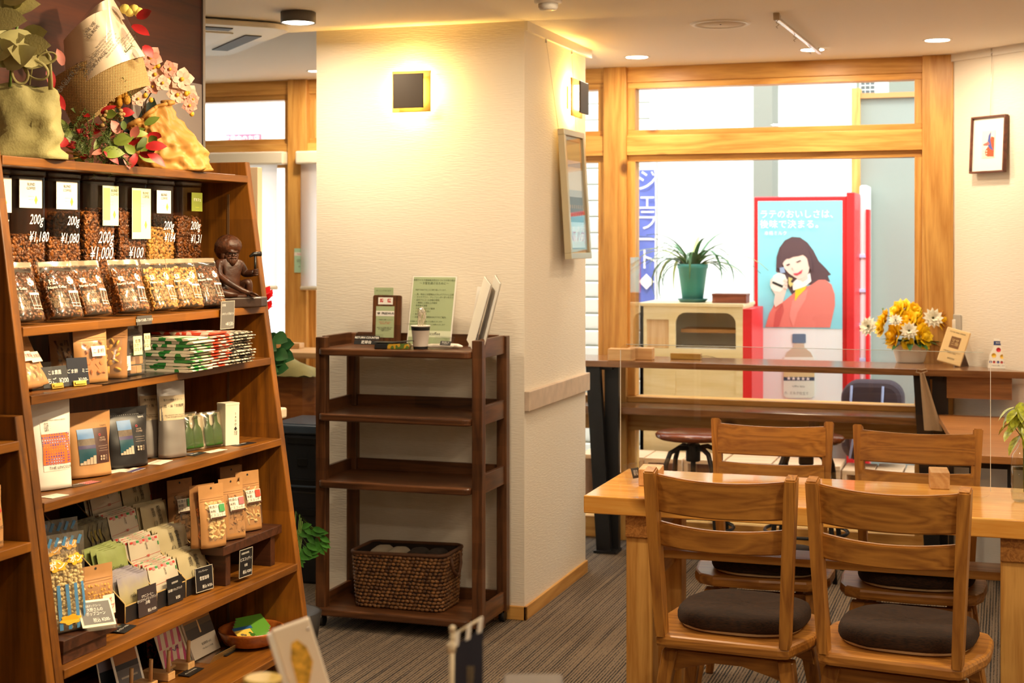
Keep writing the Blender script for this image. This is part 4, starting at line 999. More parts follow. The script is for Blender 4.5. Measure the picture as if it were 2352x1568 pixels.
for px, x_, lb in ((432, -2.27, 'dark card pack mostly hidden behind the green bottle packs'), (445, -2.24, 'clear packet with a pair of green bottle shapes, the left one'), (490, -2.22, 'clear packet with a pair of green bottle shapes, beside the white box')):
    t = thing('bottle_packet', lb, 'packet', (x_, yat(px, x_), z4), rot=(R(-10), 0, R(72)), scale=1.22)
    put('backing_card', G().box(-.034, .034, 0, .002, 0, .082), mat('packet_card', 'd9d2c0', .5) if px > 430 else KRAFTD, t)
    if px > 430:
        for dx, s_ in ((-.014, 1), (.012, 1.05)):
            pr = [(.0135, 0), (.0145, .004), (.0145, .034), (.012, .044), (.0055, .052), (.005, .066), (.0062, .067), (.0062, .072), (.004, .073)]
            b_ = put('bottle_shape', G().lathe([(r_ * s_, z_ * s_) for r_, z_ in pr], 14, sy=.3), GB, t, loc=(dx, -.006, .004)); put('bottle_cap', G().lathe([(.0056, .069), (.0058, .075), (.003, .076)], 12, sy=.4), GD, b_)
        put('film', Pouch(.07, .086, .022, 1.0, False, 0, .002, px).mesh(6, 8), FILM, t, loc=(0, -.004, 0))
t = thing('tall_white_box', 'tall narrow cream box with small vertical lettering', 'box', (-2.205, yat(524, -2.205), z4), R(66), scale=1.06)
put('carton', G().box(-.024, .024, -.02, .02, 0, .118, .0012), mat('carton_cream', 'e6dfc8', .55), t); put('lid', G().box(-.0245, .0245, -.0205, .0205, .112, .1185, .001), mat('carton_cream', '0'), t)
for i, c_ in enumerate('SADO'): text(c_, .008, INK, t, (.010, -.0212, .088 - .010 * i), name='print')
text('♣', .010, INK, t, (.010, -.0212, .046), name='print'); text('佐渡\nの豆', .006, INK, t, (.010, -.0212, .033), name='print')
# cards lying on the fourth board
flat = [((130, 1140), .055, .04, 'white', 'blank pale card lying at the left end of the fourth board'), ((190, 1112), .10, .035, 'patterned', 'dark card with an orange pattern lying below the white coffee bag'),
        ((262, 1083), .09, .035, 'white', 'white card lying below the kraft coffee bag'), ((305, 1080), .075, .035, 'photo', 'card with a purple photo strip lying on the fourth board'),
        ((365, 1062), .085, .045, 'red', 'white card with red lettering lying near the board edge'), ((372, 1048), .08, .03, 'white', 'white card lying below the black coffee bag'), ((415, 1044), .075, .03, 'photo2', 'small photo card lying below the silver bags'),
        ((452, 1043), .075, .028, 'black', 'black price slip lying in front of the bottle packets'), ((493, 1036), .08, .03, 'white', 'white slip lying in front of the white box'), ((560, 1020), .085, .03, 'black', 'long black price slip at the right end of the fourth board')]
for (px, py), w_, d__, kd, lb in flat:
    q = onZ(px, py, z4); q.x = min(q.x, xf(z4) - .03); m_ = {'white': WS, 'patterned': mat('slip_brown', '4a3a2c', .5), 'photo': WS, 'red': WS, 'photo2': SEA, 'black': BLACK}[kd]
    t = thing('shelf_card', lb, 'card', (q.x, q.y, z4 + .0004 + .0006 * rnd.random()), R(90 + rnd.uniform(-10, 10)))
    put('card', G().box(-w_ / 2, w_ / 2, -d__ / 2, d__ / 2, 0, .0008), m_, t)
    if kd == 'patterned': put('pattern', G().box(0, w_ / 2 - .003, -d__ / 2 + .002, d__ / 2 - .002, .0008, .0011), GEO, t)
    elif kd == 'photo': put('photo_strip', G().box(-w_ / 2, w_ / 2, -d__ / 2, 0, .0008, .0011), mat('print_violet', '0'), t)
    elif kd == 'photo2': put('photo_strip', G().box(-.01, w_ / 2, -d__ / 2, 0.004, .0008, .0011), ROCK, t)
    text({'black': '珈琲 ¥800-', 'red': 'お試しください'}.get(kd, '自家焙煎 珈琲豆'), .010 if kd in ('red', 'black') else .006, CHALK if kd in ('black', 'patterned') else (RED if kd == 'red' else INK), t, (-.005, .006, .0013), (0, 0, 0), 'print')

for o in [o for o in bpy.data.objects if o.parent is None and o.get('category') and o.name.split('.')[0] in ('bean_jar', 'bean_bag', 'carved_figure', 'snack_bag', 'clear_snack_bag', 'coffee_bag', 'bottle_packet', 'tall_white_box', 'acrylic_divider', 'snack_tray', 'shelf_card')]:
    nm = o.name.split('.')[0]
    settle(o, pz if nm in ('bean_jar', 'bean_bag', 'carved_figure') else (z4 if nm in ('coffee_bag', 'bottle_packet', 'tall_white_box', 'shelf_card') else (z3 + (.0015 if nm in ('clear_snack_bag',) else 0))))
# ================================================================ fifth board (z5): tray of drip packets, popcorn, biscotti riser
z5, z6 = .53, .30
EDGE = mat('card_edge_tan', 'c2a468', .6)
BAGF = clear('packet_shine', 'ffffff', .10, .15)
# black corrugated display tray: three columns, four tiers stepping up and back
Y0 = yat(287, -2.165); Y1 = yat(500, -2.15); CWD = (Y1 - Y0) / 3
XT = -2.165                      # front of the tray
STX, STZ = .062, .066
tray = thing('drip_packet_stand', 'black card stand in steps that holds the drip coffee packets', 'stand', (XT, Y0, z5 + .0006), R(90))
# local: x along +y(world), y backwards (-x world)
for k in range(4):
    side = [(-.004, .0), (.30, 0), (.30, .30), (.27, .31), (-.004 + .0, .045)]
sidep = [(0, 0), (.30, 0), (.30, .26), (.255, .275), (0, .05)]
for k in range(4):
    x = k * CWD
    put('side_wall', G().prism(sidep, x - .0015, x + .0015, 'x'), BLACK, tray)
    put('cut_edge', G().tube([(x, 0, 0), (x, 0, .05), (x, .255, .275)], .0019, 5), EDGE, tray)
for k in range(3):
    put('front_wall', G().box(k * CWD + .002, (k + 1) * CWD - .002, 0, .002, 0, .042 + .002 * k), BLACK, tray)
    put('cut_edge', G().box(k * CWD + .002, (k + 1) * CWD - .002, 0, .002, .042 + .002 * k, .0445 + .002 * k), EDGE, tray)
    for j in range(1, 4):
        put('step', G().box(k * CWD + .002, (k + 1) * CWD - .002, j * STX - .002, j * STX + STX - .003, j * STZ - .012, j * STZ - .010), BLACK, tray)
        put('step_wall', G().box(k * CWD + .002, (k + 1) * CWD - .002, j * STX - .003, j * STX - .001, (j - 1) * STZ, j * STZ + .01), BLACK, tray)
# packets
PW, PH = CWD * .90, .098
def pk_grad(nm, top, mid, bot):
    m, t, p = newmat(nm); N = t.nodes.new; L = t.links.new
    tc = N('ShaderNodeTexCoord'); sp = N('ShaderNodeSeparateXYZ'); L(tc.outputs['Object'], sp.inputs[0])
    nz = N('ShaderNodeTexNoise'); nz.inputs['Scale'].default_value = 30; L(tc.outputs['Object'], nz.inputs['Vector'])
    ad = N('ShaderNodeMath'); ad.operation = 'MULTIPLY_ADD'; ad.inputs[1].default_value = 1 / PH; L(sp.outputs['Z'], ad.inputs[0])
    m2 = N('ShaderNodeMath'); m2.operation = 'MULTIPLY_ADD'; m2.inputs[1].default_value = .5; m2.inputs[2].default_value = -.25; L(nz.outputs['Fac'], m2.inputs[0]); L(m2.outputs[0], ad.inputs[2])
    cr = N('ShaderNodeValToRGB'); e = cr.color_ramp.elements; e[0].color = lin(bot); e[1].color = lin(top); x = e.new(.5); x.color = lin(mid)
    L(ad.outputs[0], cr.inputs[0]); L(cr.outputs[0], p.inputs['Base Color']); p.inputs['Roughness'].default_value = .35; return m
PKM = {'violet': pk_grad('packet_violet', '938c96', 'b0a47c', 'a48c38'), 'green': mat('packet_green', '8f9a5a', .4, var=.08, vscale=20), 'white': mat('packet_white', 'c4b8a2', .35), 'cream': mat('packet_cream', 'b9ab86', .4),
       'tree': mat('packet_tree', '5a5438', .4, var=.7, vscale=45)}
BRANCH = mat('print_branch', '1c150f', .5); GREENI = mat('print_green', '2f8a48', .5); REDI = mat('print_red', 'c03a34', .5); PINKI = mat('print_flower', 'c0807a', .5)
def packet(kind, seed):
    P = Pouch(PW, PH, .012, 1.0, False, 0, .0035, seed)
    t = thing('drip_packet', 'x', 'packet'); put('sachet', P.mesh(10, 10), PKM[kind], t)
    if kind in ('violet', 'green'): tx(t, P, 'maSanicoffee', .0, .046, .0135, INK, .0012, sx=.9, shear=.2)
    if kind == 'white':
        for k in range(9): sk(t, P, -PW / 2 + .006 + k * (PW - .012) / 9, -PW / 2 + .006 + (k + .8) * (PW - .012) / 9, PH - .010 - .004 * (k % 2), PH - .004, [REDI, PINKI, GREENI, PINKI][k % 4], 'flower_print', .0008)
        tx(t, P, '珈\n琲\n屋', .002, .074, .007, INK, .0012, sp=.9); sk(t, P, -PW / 2 + .002, PW / 2 - .002, .047, .0478, REDI, 'red_cord', .0009, rot=.05); tx(t, P, '∞', .0, .048, .017, REDI, .0014); sk(t, P, PW / 2 - .012, PW / 2 - .006, PH - .028, PH - .018, GREENI, 'green_mark', .0012)
    if kind == 'cream':
        tx(t, P, '雪\n室\n珈\n琲', .014, .060, .0175, INK, .0012, sp=.72); tx(t, P, '珈\n琲', -.014, .072, .016, INK, .0012, sp=.8); tx(t, P, '( )', -.014, .042, .018, INK, .0012); sk(t, P, PW / 2 - .009, PW / 2 - .004, .012, .042, REDI, 'red_tab', .001)
        tx(t, P, 'さ\nど\nゆ\nき', PW / 2 - .008, .068, .006, INK, .0012)
    if kind == 'tree':
        for a in range(4):
            x0 = -.03 + .02 * a; g = G().tube([(x0, P.surf(x0, .01) - .001, .01), (x0 + .006, P.surf(x0, .04) - .001, .045), (x0 - .006, P.surf(x0, .06) - .001, .065), (x0 + .008, P.surf(x0, .08) - .001, .09)], [.0022, .0018, .0012, .0006], 4); put('branch_print', g, BRANCH, t)
        for a in range(3): sk(t, P, -.02 + .018 * a, -.012 + .018 * a, .045, .075, mat('print_leaf', '8a7a2c', .5), 'leaf_print', .0008)
    return t
layout = [('violet', 'green', 'tree', 'white'), ('white', 'white', 'white', 'white'), ('cream', 'cream', 'cream', 'cream')]
names = {('violet', 0): 'violet and yellow printed drip coffee packet in the front step', ('green', 1): 'plain green drip coffee packet in the second step', ('tree', 2): 'dark tree-printed drip coffee packet in the third step',
         ('white', 0): 'white flower-edged packet with red cord in the front step, middle column', ('white', 1): 'white flower-edged packet with red cord in the second step', ('white', 2): 'white flower-edged packet with red cord in the third step', ('white', 3): 'white flower-edged packet in the dim top step of the stand',
         ('cream', 0): 'cream calligraphy packet in the front step, right column', ('cream', 1): 'cream calligraphy packet in the second step', ('cream', 2): 'cream calligraphy packet in the third step', ('cream', 3): 'cream calligraphy packet in the dim top step'}
pro = {}
for c_ in range(3):
    for j in range(4):
        kd = layout[c_][j]
        if kd == 'white' and c_ == 0 and j == 3: continue
        n = (6, 5, 4, 3)[j] - (c_ == 2)
        for i in range(n):
            if kd not in pro: t = packet(kd, len(pro) * 3.3 + 1); pro[kd] = t
            else: t = dup(pro[kd])
            t['label'] = ('frontmost ' if i == 0 else '') + names[(kd, j)]; t['group'] = {'violet': 'violet and yellow packets in the front step', 'green': 'green packets in the second step', 'tree': 'tree packets in the third step'}.get(kd, kd + ' packets in step ' + ('one', 'two', 'three', 'four')[j])
            dy = .006 + i * .0092; jit = rnd.uniform(-.002, .002)
            yl = Y0 + (c_ + .5) * CWD + jit - i * .002
            t.location = (XT - j * STX - dy - .004, yl, z5 + .012 + j * STZ + .004 * i * (.6) + (.002 if j == 0 else 0))
            t.rotation_euler = Euler((R(-13 + rnd.uniform(-2, 2)), R(rnd.uniform(-2, 2)), R(88 + rnd.uniform(-3, 3))))
# price plates on the stand
def stand_card(label, px, w_, h_, z, lines, m, rz=88, dx=.012, border=None):
    y = yat(px, XT + dx); return price_card(label, (XT + dx, y, z), w_, h_, (R(-4), 0, R(rz)), lines, m, border)
stand_card('dark violet price card for drip packets at 150 yen on the stand front', 340, .085, .075, z5 + .002, [('マサニコーヒー\nオリジナルドリップパック\n(各種)', 0, .042, .0092), ('税込 ¥150-', .018, .010, .010)], mat('card_violet', '3a3234', .4), dx=.008)
stand_card('black price card reading 150 yen at the middle column', 403, .072, .07, z5 + .002, [('自家焙煎珈琲', 0, .055, .006), ('珈琲屋ドリップパック', 0, .036, .008), ('¥150', .012, .012, .012)], BLACK, dx=.008)
stand_card('framed black price card for snow-aged coffee at the right column', 470, .074, .068, z5 + .006, [('ドリップコーヒー', -.004, .056, .006), ('雪室珈琲', 0, .036, .012), ('税込 ¥150-', .012, .012, .011)], BLACK, 80, .022, mat('card_edge', '0'))
for k in (0, 1, 2, 3, 4, 5):
    pass
# dark wood riser with popcorn at the left end
DKR = wood('riser_wood', '2f1a10', '4e2c1b', 'y', .4, ring=10)
r1 = thing('wooden_riser', 'low dark wooden block under the popcorn bags', 'riser', (-2.25, yat(215, -2.1) - .02, z5 + .0006), R(90))
yA, yB = yat(150, -2.08), yat(274, -2.08); r1.location = (-2.085, (yA + yB) / 2, z5 + .0006); LW = (yB - yA) / 2
put('top_board', G().box(-LW, LW, 0, .24, .030, .058, .002), DKR, r1); put('foot', G().box(-LW + .01, LW - .035, .008, .23, 0, .030, .001), DKR, r1)
rz5 = z5 + .0586
# striped popcorn bags
def stripe_mat(nm, a, b, s, axis=0):
    m, t, p = newmat(nm); N = t.nodes.new; L = t.links.new
    tc = N('ShaderNodeTexCoord'); wv = N('ShaderNodeTexWave'); wv.bands_direction = 'X' if axis == 0 else 'DIAGONAL'; wv.inputs['Scale'].default_value = s
    L(tc.outputs['Object'], wv.inputs['Vector']); cr = N('ShaderNodeValToRGB'); cr.color_ramp.interpolation = 'CONSTANT'; e = cr.color_ramp.elements; e[0].color = lin(a); e[1].position = .5; e[1].color = lin(b)
    L(wv.outputs['Fac'], cr.inputs[0]); L(cr.outputs[0], p.inputs['Base Color']); p.inputs['Roughness'].default_value = .3; return m
BLUE = mat('stripe_blue', '4f86b4', .35); YEL = mat('print_yellow', 'f0b41e', .45); CORN = mat('popcorn', 'e8d6a0', .7, var=.2, vscale=90); CORNY = mat('popcorn_yellow', 'e8b040', .65, var=.2, vscale=90)
def cloud_pts(cx, cz, rx, rz, n=28): return [(cx + rx * (1 + .16 * math.sin(6 * a)) * math.cos(a), cz + rz * (1 + .16 * math.sin(6 * a)) * math.sin(a)) for a in (2 * math.pi * k / n for k in range(n))]
for k, (x_, px, lb) in enumerate(((-2.14, 163, 'blue-striped clear popcorn bag on the riser at the left end'), (-2.26, 150, 'second blue-striped popcorn bag in the shade behind the first'))):
    P = Pouch(.125, .228, .06, .84, True, .03, .004, 21 + k)
    t = thing('popcorn_bag', lb, 'snack bag', (x_, yat(px, x_ + .02), rz5), rot=rot(66, -4))
    put('film', P.mesh(12, 16), FILM, t)
    inner = Pouch(.115, .21, .05, .86, True, .03, .003, 3)
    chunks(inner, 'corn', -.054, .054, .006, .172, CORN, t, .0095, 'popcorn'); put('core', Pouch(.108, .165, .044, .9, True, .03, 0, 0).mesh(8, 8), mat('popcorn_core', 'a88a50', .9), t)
    for i in range(5): sk(t, P, -.05 + .022 * i, -.041 + .022 * i, .005, .11, BLUE, 'blue_stripe', .001)
    for i in range(6): sk(t, P, -.055 + .02 * i, -.047 + .02 * i, .198, .220, BLUE, 'blue_stripe', .001, rot=-.4)
    for (cx, cz, rx, rz_) in ((-.022, .155, .026, .013), (.030, .165, .022, .013), (0, .028, .026, .011)):
        g = G(); pts = cloud_pts(cx, cz, rx, rz_); g.poly([(x, P.surf(x, z) - .003, z) for x, z in pts], True); put('yellow_cloud', g, YEL, t)
    tx(t, P, 'ポン', -.022, .155, .021, CHALK, .0042, bold=.0004); tx(t, P, 'ポン', .03, .165, .018, CHALK, .0042, bold=.0004); tx(t, P, '佐渡の', 0, .184, .012, BROWNP, .003)
snack_bag('small kraft popcorn bag with a hang hole, behind the 200 yen plate', .098, .135, .04, KRAFT, (-.038, .038, .01, .092), 'corn', CORNY, [(.0, .036, .015, .062, WS, [('ポ\nップ', .018, .04, .015, RED)])], (-2.12, yat(232, -2.11), rz5), rot(70, -4), hole=True, step=.009, seal=.78)
q = Vector((-2.075, yat(228, -2.075), rz5)); pc_ = price_card('white-framed slanted 200 yen plate for popcorn in a clear stand', (q.x, q.y, q.z + .008), .085, .06, (R(-34), R(4), R(66)), [('佐渡産ポップコーン', -.008, .048, .0065), ('大野さんの\nポップコーン', -.002, .033, .0105), ('税込 ¥200-', .010, .011, .012)], GREYC, mat('frame_ivory', 'efe6cc', .5))
put('ivory_backing', G().box(-.046, .046, -.0008, .001, -.004, .064), mat('frame_ivory', '0'), pc_)
put('clear_foot', G().box(-.045, .045, -.03, .012, -.006, -.003), ACR, pc_, rot=(R(34), 0, 0))
q = onZ(300, 1447, z5); price_card('small black price slip lying on the board in front of the riser', (min(q.x, -2.09), q.y, z5 + .002), .075, .04, (R(-86), 0, R(100)), [('ポップコーン ¥200-', 0, .02, .009)], BLACK)
# biscotti riser at the right
r2 = thing('wooden_riser', 'dark wooden bench-like riser carrying the biscotti bags', 'riser')
yA = yat(517, -2.11); yB = YF - .008
r2.location = (-2.115, yA, z5 + .0006); r2.rotation_euler = (0, 0, R(90)); LB = yB - yA
put('top_board', G().box(0, LB, 0, .25, .092, .118, .002), DKR, r2)
for x in (.03, LB - .055): put('leg', G().box(x, x + .028, .01, .24, 0, .092, .001), DKR, r2)
zr = z5 + .119
def bis(label, px, x_, colr, ck, cm, lean=-5, rz=68, shade=KRAFT):  # rear bags take a darker kraft, their shade put into the colour
    t = snack_bag(label, .088, .176, .036, shade, (-.030, .034, .018, .13), ck, cm, [(-.022, .034, .080, .120, WS, [('佐渡の', -.008, .113, .0095, INK), ('米粉', -.012, .101, .010, INK), ('ビスコッティ', .005, .090, .0095, INK)])], (x_, yat(px, x_ + .02), zr), rot(rz, lean), hole=True, step=.012, seal=.80, name='biscotti_bag', group='kraft bags of biscotti on the riser')
    P = Pouch(.088, .176, .036, .80, True, .03, 0, 0); put('colour_mark', P.patch(.010, .030, .098, .119, .0125), colr, t); put('dark_strip', P.patch(-.022, .034, .080, .085, .0125), BROWNP, t)
    return t
bis('front left biscotti bag with a green mark on its label', 505, -2.14, mat('mark_green', '4a9a5a', .5), 'cube', CHIPL)
bis('front middle biscotti bag with a pink mark on its label', 550, -2.145, mat('mark_pink', 'b06a6a', .5), 'slice', mat('biscotti_dark', 'a87840', .6, var=.4, vscale=60))
bis('biscotti bag nearest the shelf side with a red mark', 588, -2.16, mat('mark_red', 'd0442c', .5), 'slice', CHIPL)
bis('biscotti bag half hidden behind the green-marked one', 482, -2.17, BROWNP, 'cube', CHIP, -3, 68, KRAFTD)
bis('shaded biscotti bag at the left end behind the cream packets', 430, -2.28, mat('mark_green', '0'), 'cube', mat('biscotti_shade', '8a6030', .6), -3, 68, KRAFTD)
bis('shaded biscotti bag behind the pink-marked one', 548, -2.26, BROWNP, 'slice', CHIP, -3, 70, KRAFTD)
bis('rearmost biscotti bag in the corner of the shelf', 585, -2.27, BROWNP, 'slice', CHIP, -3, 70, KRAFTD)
y = yat(575, -2.09); price_card('tall black price card for biscotti hung on the riser', (-2.107, y, z5 + .012), .066, .082, (R(2), 0, R(84)), [('佐渡産米粉使用', -.005, .070, .0065), ('ビスコッティ', 0, .052, .0115), ('各種', 0, .034, .009), ('税込 ¥280-', .008, .014, .0115)], BLACK, mat('card_edge', '0'))

# ================================================================ sixth board: postcards, picture stands, books, bowl
def postcard(label, px, x_, w_, h_, lean, rz, art, back=WP, name='postcard', cat='postcard', n=1, group=None):
    t = thing(name, label, cat, (x_, yat(px, x_), z6 + .001), rot=(R(lean), 0, R(rz)), group=group)
    put('card', G().box(-w_ / 2, w_ / 2, 0, .0015, 0, h_), back, t)
    for (x0, x1, a, b, m_, k) in art: put('print', G().box(x0 * w_, x1 * w_, -.0004 * k, 0, a * h_, b * h_), m_, t)
    return t
NAVY = mat('print_navy', '2c3440', .4); DUSK = mat('print_dusk', 'a0683a', .4); MIST = mat('print_mist', 'b0a898', .4); SLATE = mat('print_slate', '6a6a70', .4); VIO = mat('print_lilac', '8f8a9c', .4)
postcard('framed dusk landscape card in the wooden peg stand', 306, -2.25, .11, .125, -18, 84, [(-.42, .42, .08, .5, SLATE, 1), (-.42, .42, .5, .62, NAVY, 2), (-.42, .42, .62, .92, DUSK, 1), (-.3, .3, .3, .34, MIST, 2)])
postcard('pale postcard half hidden behind the dusk landscape card', 268, -2.29, .11, .12, -14, 80, [(-.46, .4, .1, .5, NAVY, 1), (-.46, .4, .5, .92, VIO, 1)])
postcard('third postcard at the back left of the lowest board', 285, -2.36, .12, .13, -10, 84, [(-.45, .45, .1, .9, SLATE, 1)])
t = postcard('pink and white striped paper pack with a small blue pen drawing', 411, -2.25, .145, .122, -20, 90, [], mat('pack_cream', 'efe2d0', .4), 'striped_pack', 'paper pack')
PINK = mat('stripe_pink', 'd8488a', .4)
for k in range(4):
    a = -.068 + .034 * k
    put('pink_stripe', G().prism([(a, .003), (a + .013, .003), (a + .028, .060), (a + .016, .060)], -.0006, 0, 'y'), PINK, t)
    put('pink_stripe', G().prism([(a + .002, .064), (a + .014, .064), (a + .026, .122), (a + .012, .122)], -.0006, 0, 'y'), PINK, t)
put('blue_drawing', G().tube([(-.006, -.0008, .052), (.004, -.0008, .046), (.014, -.0008, .055), (.022, -.0008, .050), (.022, -.0008, .058), (.012, -.0008, .056)], .0012, 4), mat('pen_blue', '3a46a8', .4), t)
put('sleeve', G().box(-.0735, .0735, -.003, -.002, -.001, .126), clear('sleeve_film', '0'), t)
# peg stands
def peg_stand(label, px, x_, w_, rz):
    t = thing('peg_stand', label, 'stand', (x_, yat(px, x_), z6 + .0006), R(rz))
    for s in (-1, 1):
        put('block', G().box(s * w_ / 2 - .018, s * w_ / 2 + .018, -.014, .075, 0, .022, .002), ltw('y'), t)
        put('peg', G().tube([(s * w_ / 2, -.002, .02), (s * w_ / 2, -.004, .082)], .0055, 10), ltw('z'), t)
    put('cross_dowel', G().tube([(-w_ / 2, .03, .012), (w_ / 2, .03, .012)], .005, 8), ltw('x'), t)
    return t
peg_stand('pale wooden peg stand in front of the pink striped pack', 408, -2.215, .105, 90)
peg_stand('pale wooden peg stand in front of the dusk landscape card', 322, -2.215, .09, 88)
# books leaning in a fan
for k in range(5):
    t = thing('photo_book', 'photo book of an evening sea, frontmost of the leaning row' if k == 0 else 'slim pale book leaning behind the evening sea photo book', 'book', (-2.232 - .012 * k, 3.85 - .007 * k, z6 + .002), rot=(R(-22), 0, R(90)), scale=1.12, group=None if k == 0 else 'slim books leaning in a row')
    put('pages', G().box(-.065, .065, .001, .007, .001, .139), WP, t); put('cover', G().box(-.066, .066, 0, .001, 0, .14), mat('book_cream', 'e9dfc8', .5) if k else WS, t)
    if k == 0:
        def band(a, b, m_, kk=1): put('photo', G().box(-.066, .066, -.0004 * kk, 0, a, b), m_, t)
        band(.05, .078, mat('sea_dark', '4a4a4c', .4)); band(.078, .093, mat('sea_mid', '6e675e', .4)); band(.093, .106, mat('sea_gold', 'b98a54', .4)); band(.106, .124, mat('sea_sky', '8a8680', .4)); band(.124, .14, mat('sea_cloud', '3f4350', .4))
        put('sun_glint', G().prism([(-.004, .06), (.004, .06), (.002, .094), (-.002, .094)], -.001, 0, 'y'), mat('sea_glint', 'f0c890', .4), t)
        text('佐渡島景 vol.2', .0075, INK, t, (.01, -.0008, .030), name='print'); text('夕景と里山の小さな写真集', .0045, INK, t, (.01, -.0008, .018), name='print')
t = thing('clear_book_rest', 'clear acrylic rest with an upturned lip under the photo books', 'stand', (-2.205, 3.855, z6 + .0006), R(90), scale=1.1); put('plate', G().box(-.075, .075, -.02, .06, 0, .001), ACR, t); put('lip', G().prism([(-.021, 0), (-.02, 0), (-.034, .022), (-.036, .022)], -.075, .075, 'x'), clear('lip_acrylic', 'f4ead0', .08, .05, film=.3, filmc='d9c48a'), t)
# wooden bowl with booklets
by = 3.99
bw = thing('wooden_bowl', 'shallow reddish wooden bowl at the right end of the lowest board', 'bowl', (-2.165, by, z6 + .0008))
put('bowl', G().lathe([(.001, .004), (.055, .004), (.09, .02), (.108, .046), (.112, .052), (.116, .052), (.114, .044), (.095, .012), (.058, 0), (.03, 0)], 36, cap=True, sx=.85, sy=.9), wood('bowl_wood', '8a4216', 'b8682a', 'y', .25, coat=.4), bw)
for k in range(5):
    t = thing('small_booklet', 'small green and yellow illustrated booklet in the wooden bowl, frontmost' if k == 0 else 'small green booklet overlapping in the wooden bowl', 'booklet', (-2.14 - .006 * k, by - .022 + .016 * k, z6 + .020 + .0035 * k), rot=(R(-62), 0, R(62)), group=None if k == 0 else 'overlapping booklets in the bowl')
    put('pages', G().box(-.045, .045, .0006, .004, 0, .062), WP, t); c__ = put('cover', G().box(-.046, .046, 0, .0006, 0, .063), mat('booklet_green', '5f9a34', .4), t)
    if k == 0:
        put('yellow_area', G().box(-.046, .010, -.0004, 0, 0, .05), mat('booklet_yellow', 'e0c050', .4), t); put('blue_area', G().box(-.046, .02, -.0004, 0, .05, .063), SEA, t)
        for (x, z, r_, m_) in ((-.028, .03, .006, ROCK), (-.02, .026, .005, ROCK), (.004, .022, .009, mat('frog_green', '3f6a24', .4)), (.0, .032, .005, mat('frog_green', '0'))): put('drawing', G().prism([(x + r_ * math.cos(a), z + r_ * .8 * math.sin(a)) for a in (k_ * .628 for k_ in range(10))], -.0008, 0, 'y'), m_, t)
# price slips lying on the lowest board
for (px, py), w_, s_, lb in (((608, 1470), .085, 'ひとこと絵本 ¥300-', 'black price slip in front of the wooden bowl'), ((535, 1500), .08, '佐渡島景 ¥1,100-', 'black price slip in front of the photo books'), ((452, 1546), .085, 'ポストカード ¥150-', 'black price slip in front of the pink striped pack')):
    q = onZ(px, py, z6); price_card(lb, (min(q.x, -2.075), q.y, z6 + .0022), w_, .036, (R(-87), 0, R(92)), [(s_, 0, .018, .0085)], BLACK)
# dark woven tray at the bottom left and red-dotted bag behind
t = thing('woven_tray', 'dark varnished woven tray at the bottom left of the lowest board', 'tray', (-2.15, yat(225, -2.1), z6 + .0008), R(90))
put('tray_body', G().prism(rrect(-.12, .09, -.04, .13, .03), 0, .004), mat('tray_black', '1e1812', .3), t)
pth = [Vector((x, y, .034)) for x, y in rrect(-.12, .09, -.04, .13, .03)]; put('rim', G().tube(pth + [pth[0]], .007, 8), mat('rim_brown', '3a2614', .3, bump=.6, bscale=160), t)
g = G(); pts = rrect(-.12, .09, -.04, .13, .03)
for i in range(len(pts)):
    a, b = pts[i], pts[(i + 1) % len(pts)]; g.poly([(*a, 0), (*b, 0), (*b, .034), (*a, .034)])
put('tray_side', g, mat('tray_black', '0'), t)
t, P = coffee_bag('dark red-speckled packet behind the pink striped pack', .09, .12, .03, towel_mat('red_speckle', '2a1a16', '8a2a22', 120, .62), (-2.33, yat(368, -2.32), z6 + .001), 88, -6, .95, 0, 31, 'speckled_packet')
t = thing('drip_packet_box', 'black cardboard edge of a box behind the postcards', 'box', (-2.42, yat(318, -2.40), z6 + .0008), R(86)); put('box', G().box(-.05, .05, 0, .04, 0, .14, .001), BLACK, t); put('flap', G().box(-.05, .05, -.002, 0, .10, .14), BLACK, t)
# neighbouring unit: kraft bag
P = Pouch(.12, .135, .06, .95, True, 0, .002, 40)
t = thing('kraft_bag', 'rounded kraft bag with faint red print on the neighbouring shelf unit', 'coffee bag', (-2.165, 2.745, .836), rot=rot(82, 0)); put('pouch', P.mesh(), KRAFT, t); tx(t, P, 'N\nPLE', .03, .11, .014, INK); tx(t, P, '▲▲\n▲', .03, .075, .016, REDI); tx(t, P, 'BLEND', .03, .045, .01, INK); tx(t, P, 'COFFEE', .03, .012, .009, INK); sk(t, P, .055, .059, .04, .06, GREENI, 'green_tab')
for o in [o for o in bpy.data.objects if o.parent is None and o.get('category') and o.name.split('.')[0] in ('popcorn_bag', 'postcard', 'striped_pack', 'photo_book', 'small_booklet', 'kraft_bag', 'speckled_packet', 'biscotti_bag')]:
    nm = o.name.split('.')[0]
    settle(o, {'popcorn_bag': rz5, 'biscotti_bag': zr, 'kraft_bag': .835, 'photo_book': z6 + .0015}.get(nm, z6) if nm != 'small_booklet' else o.location.z)
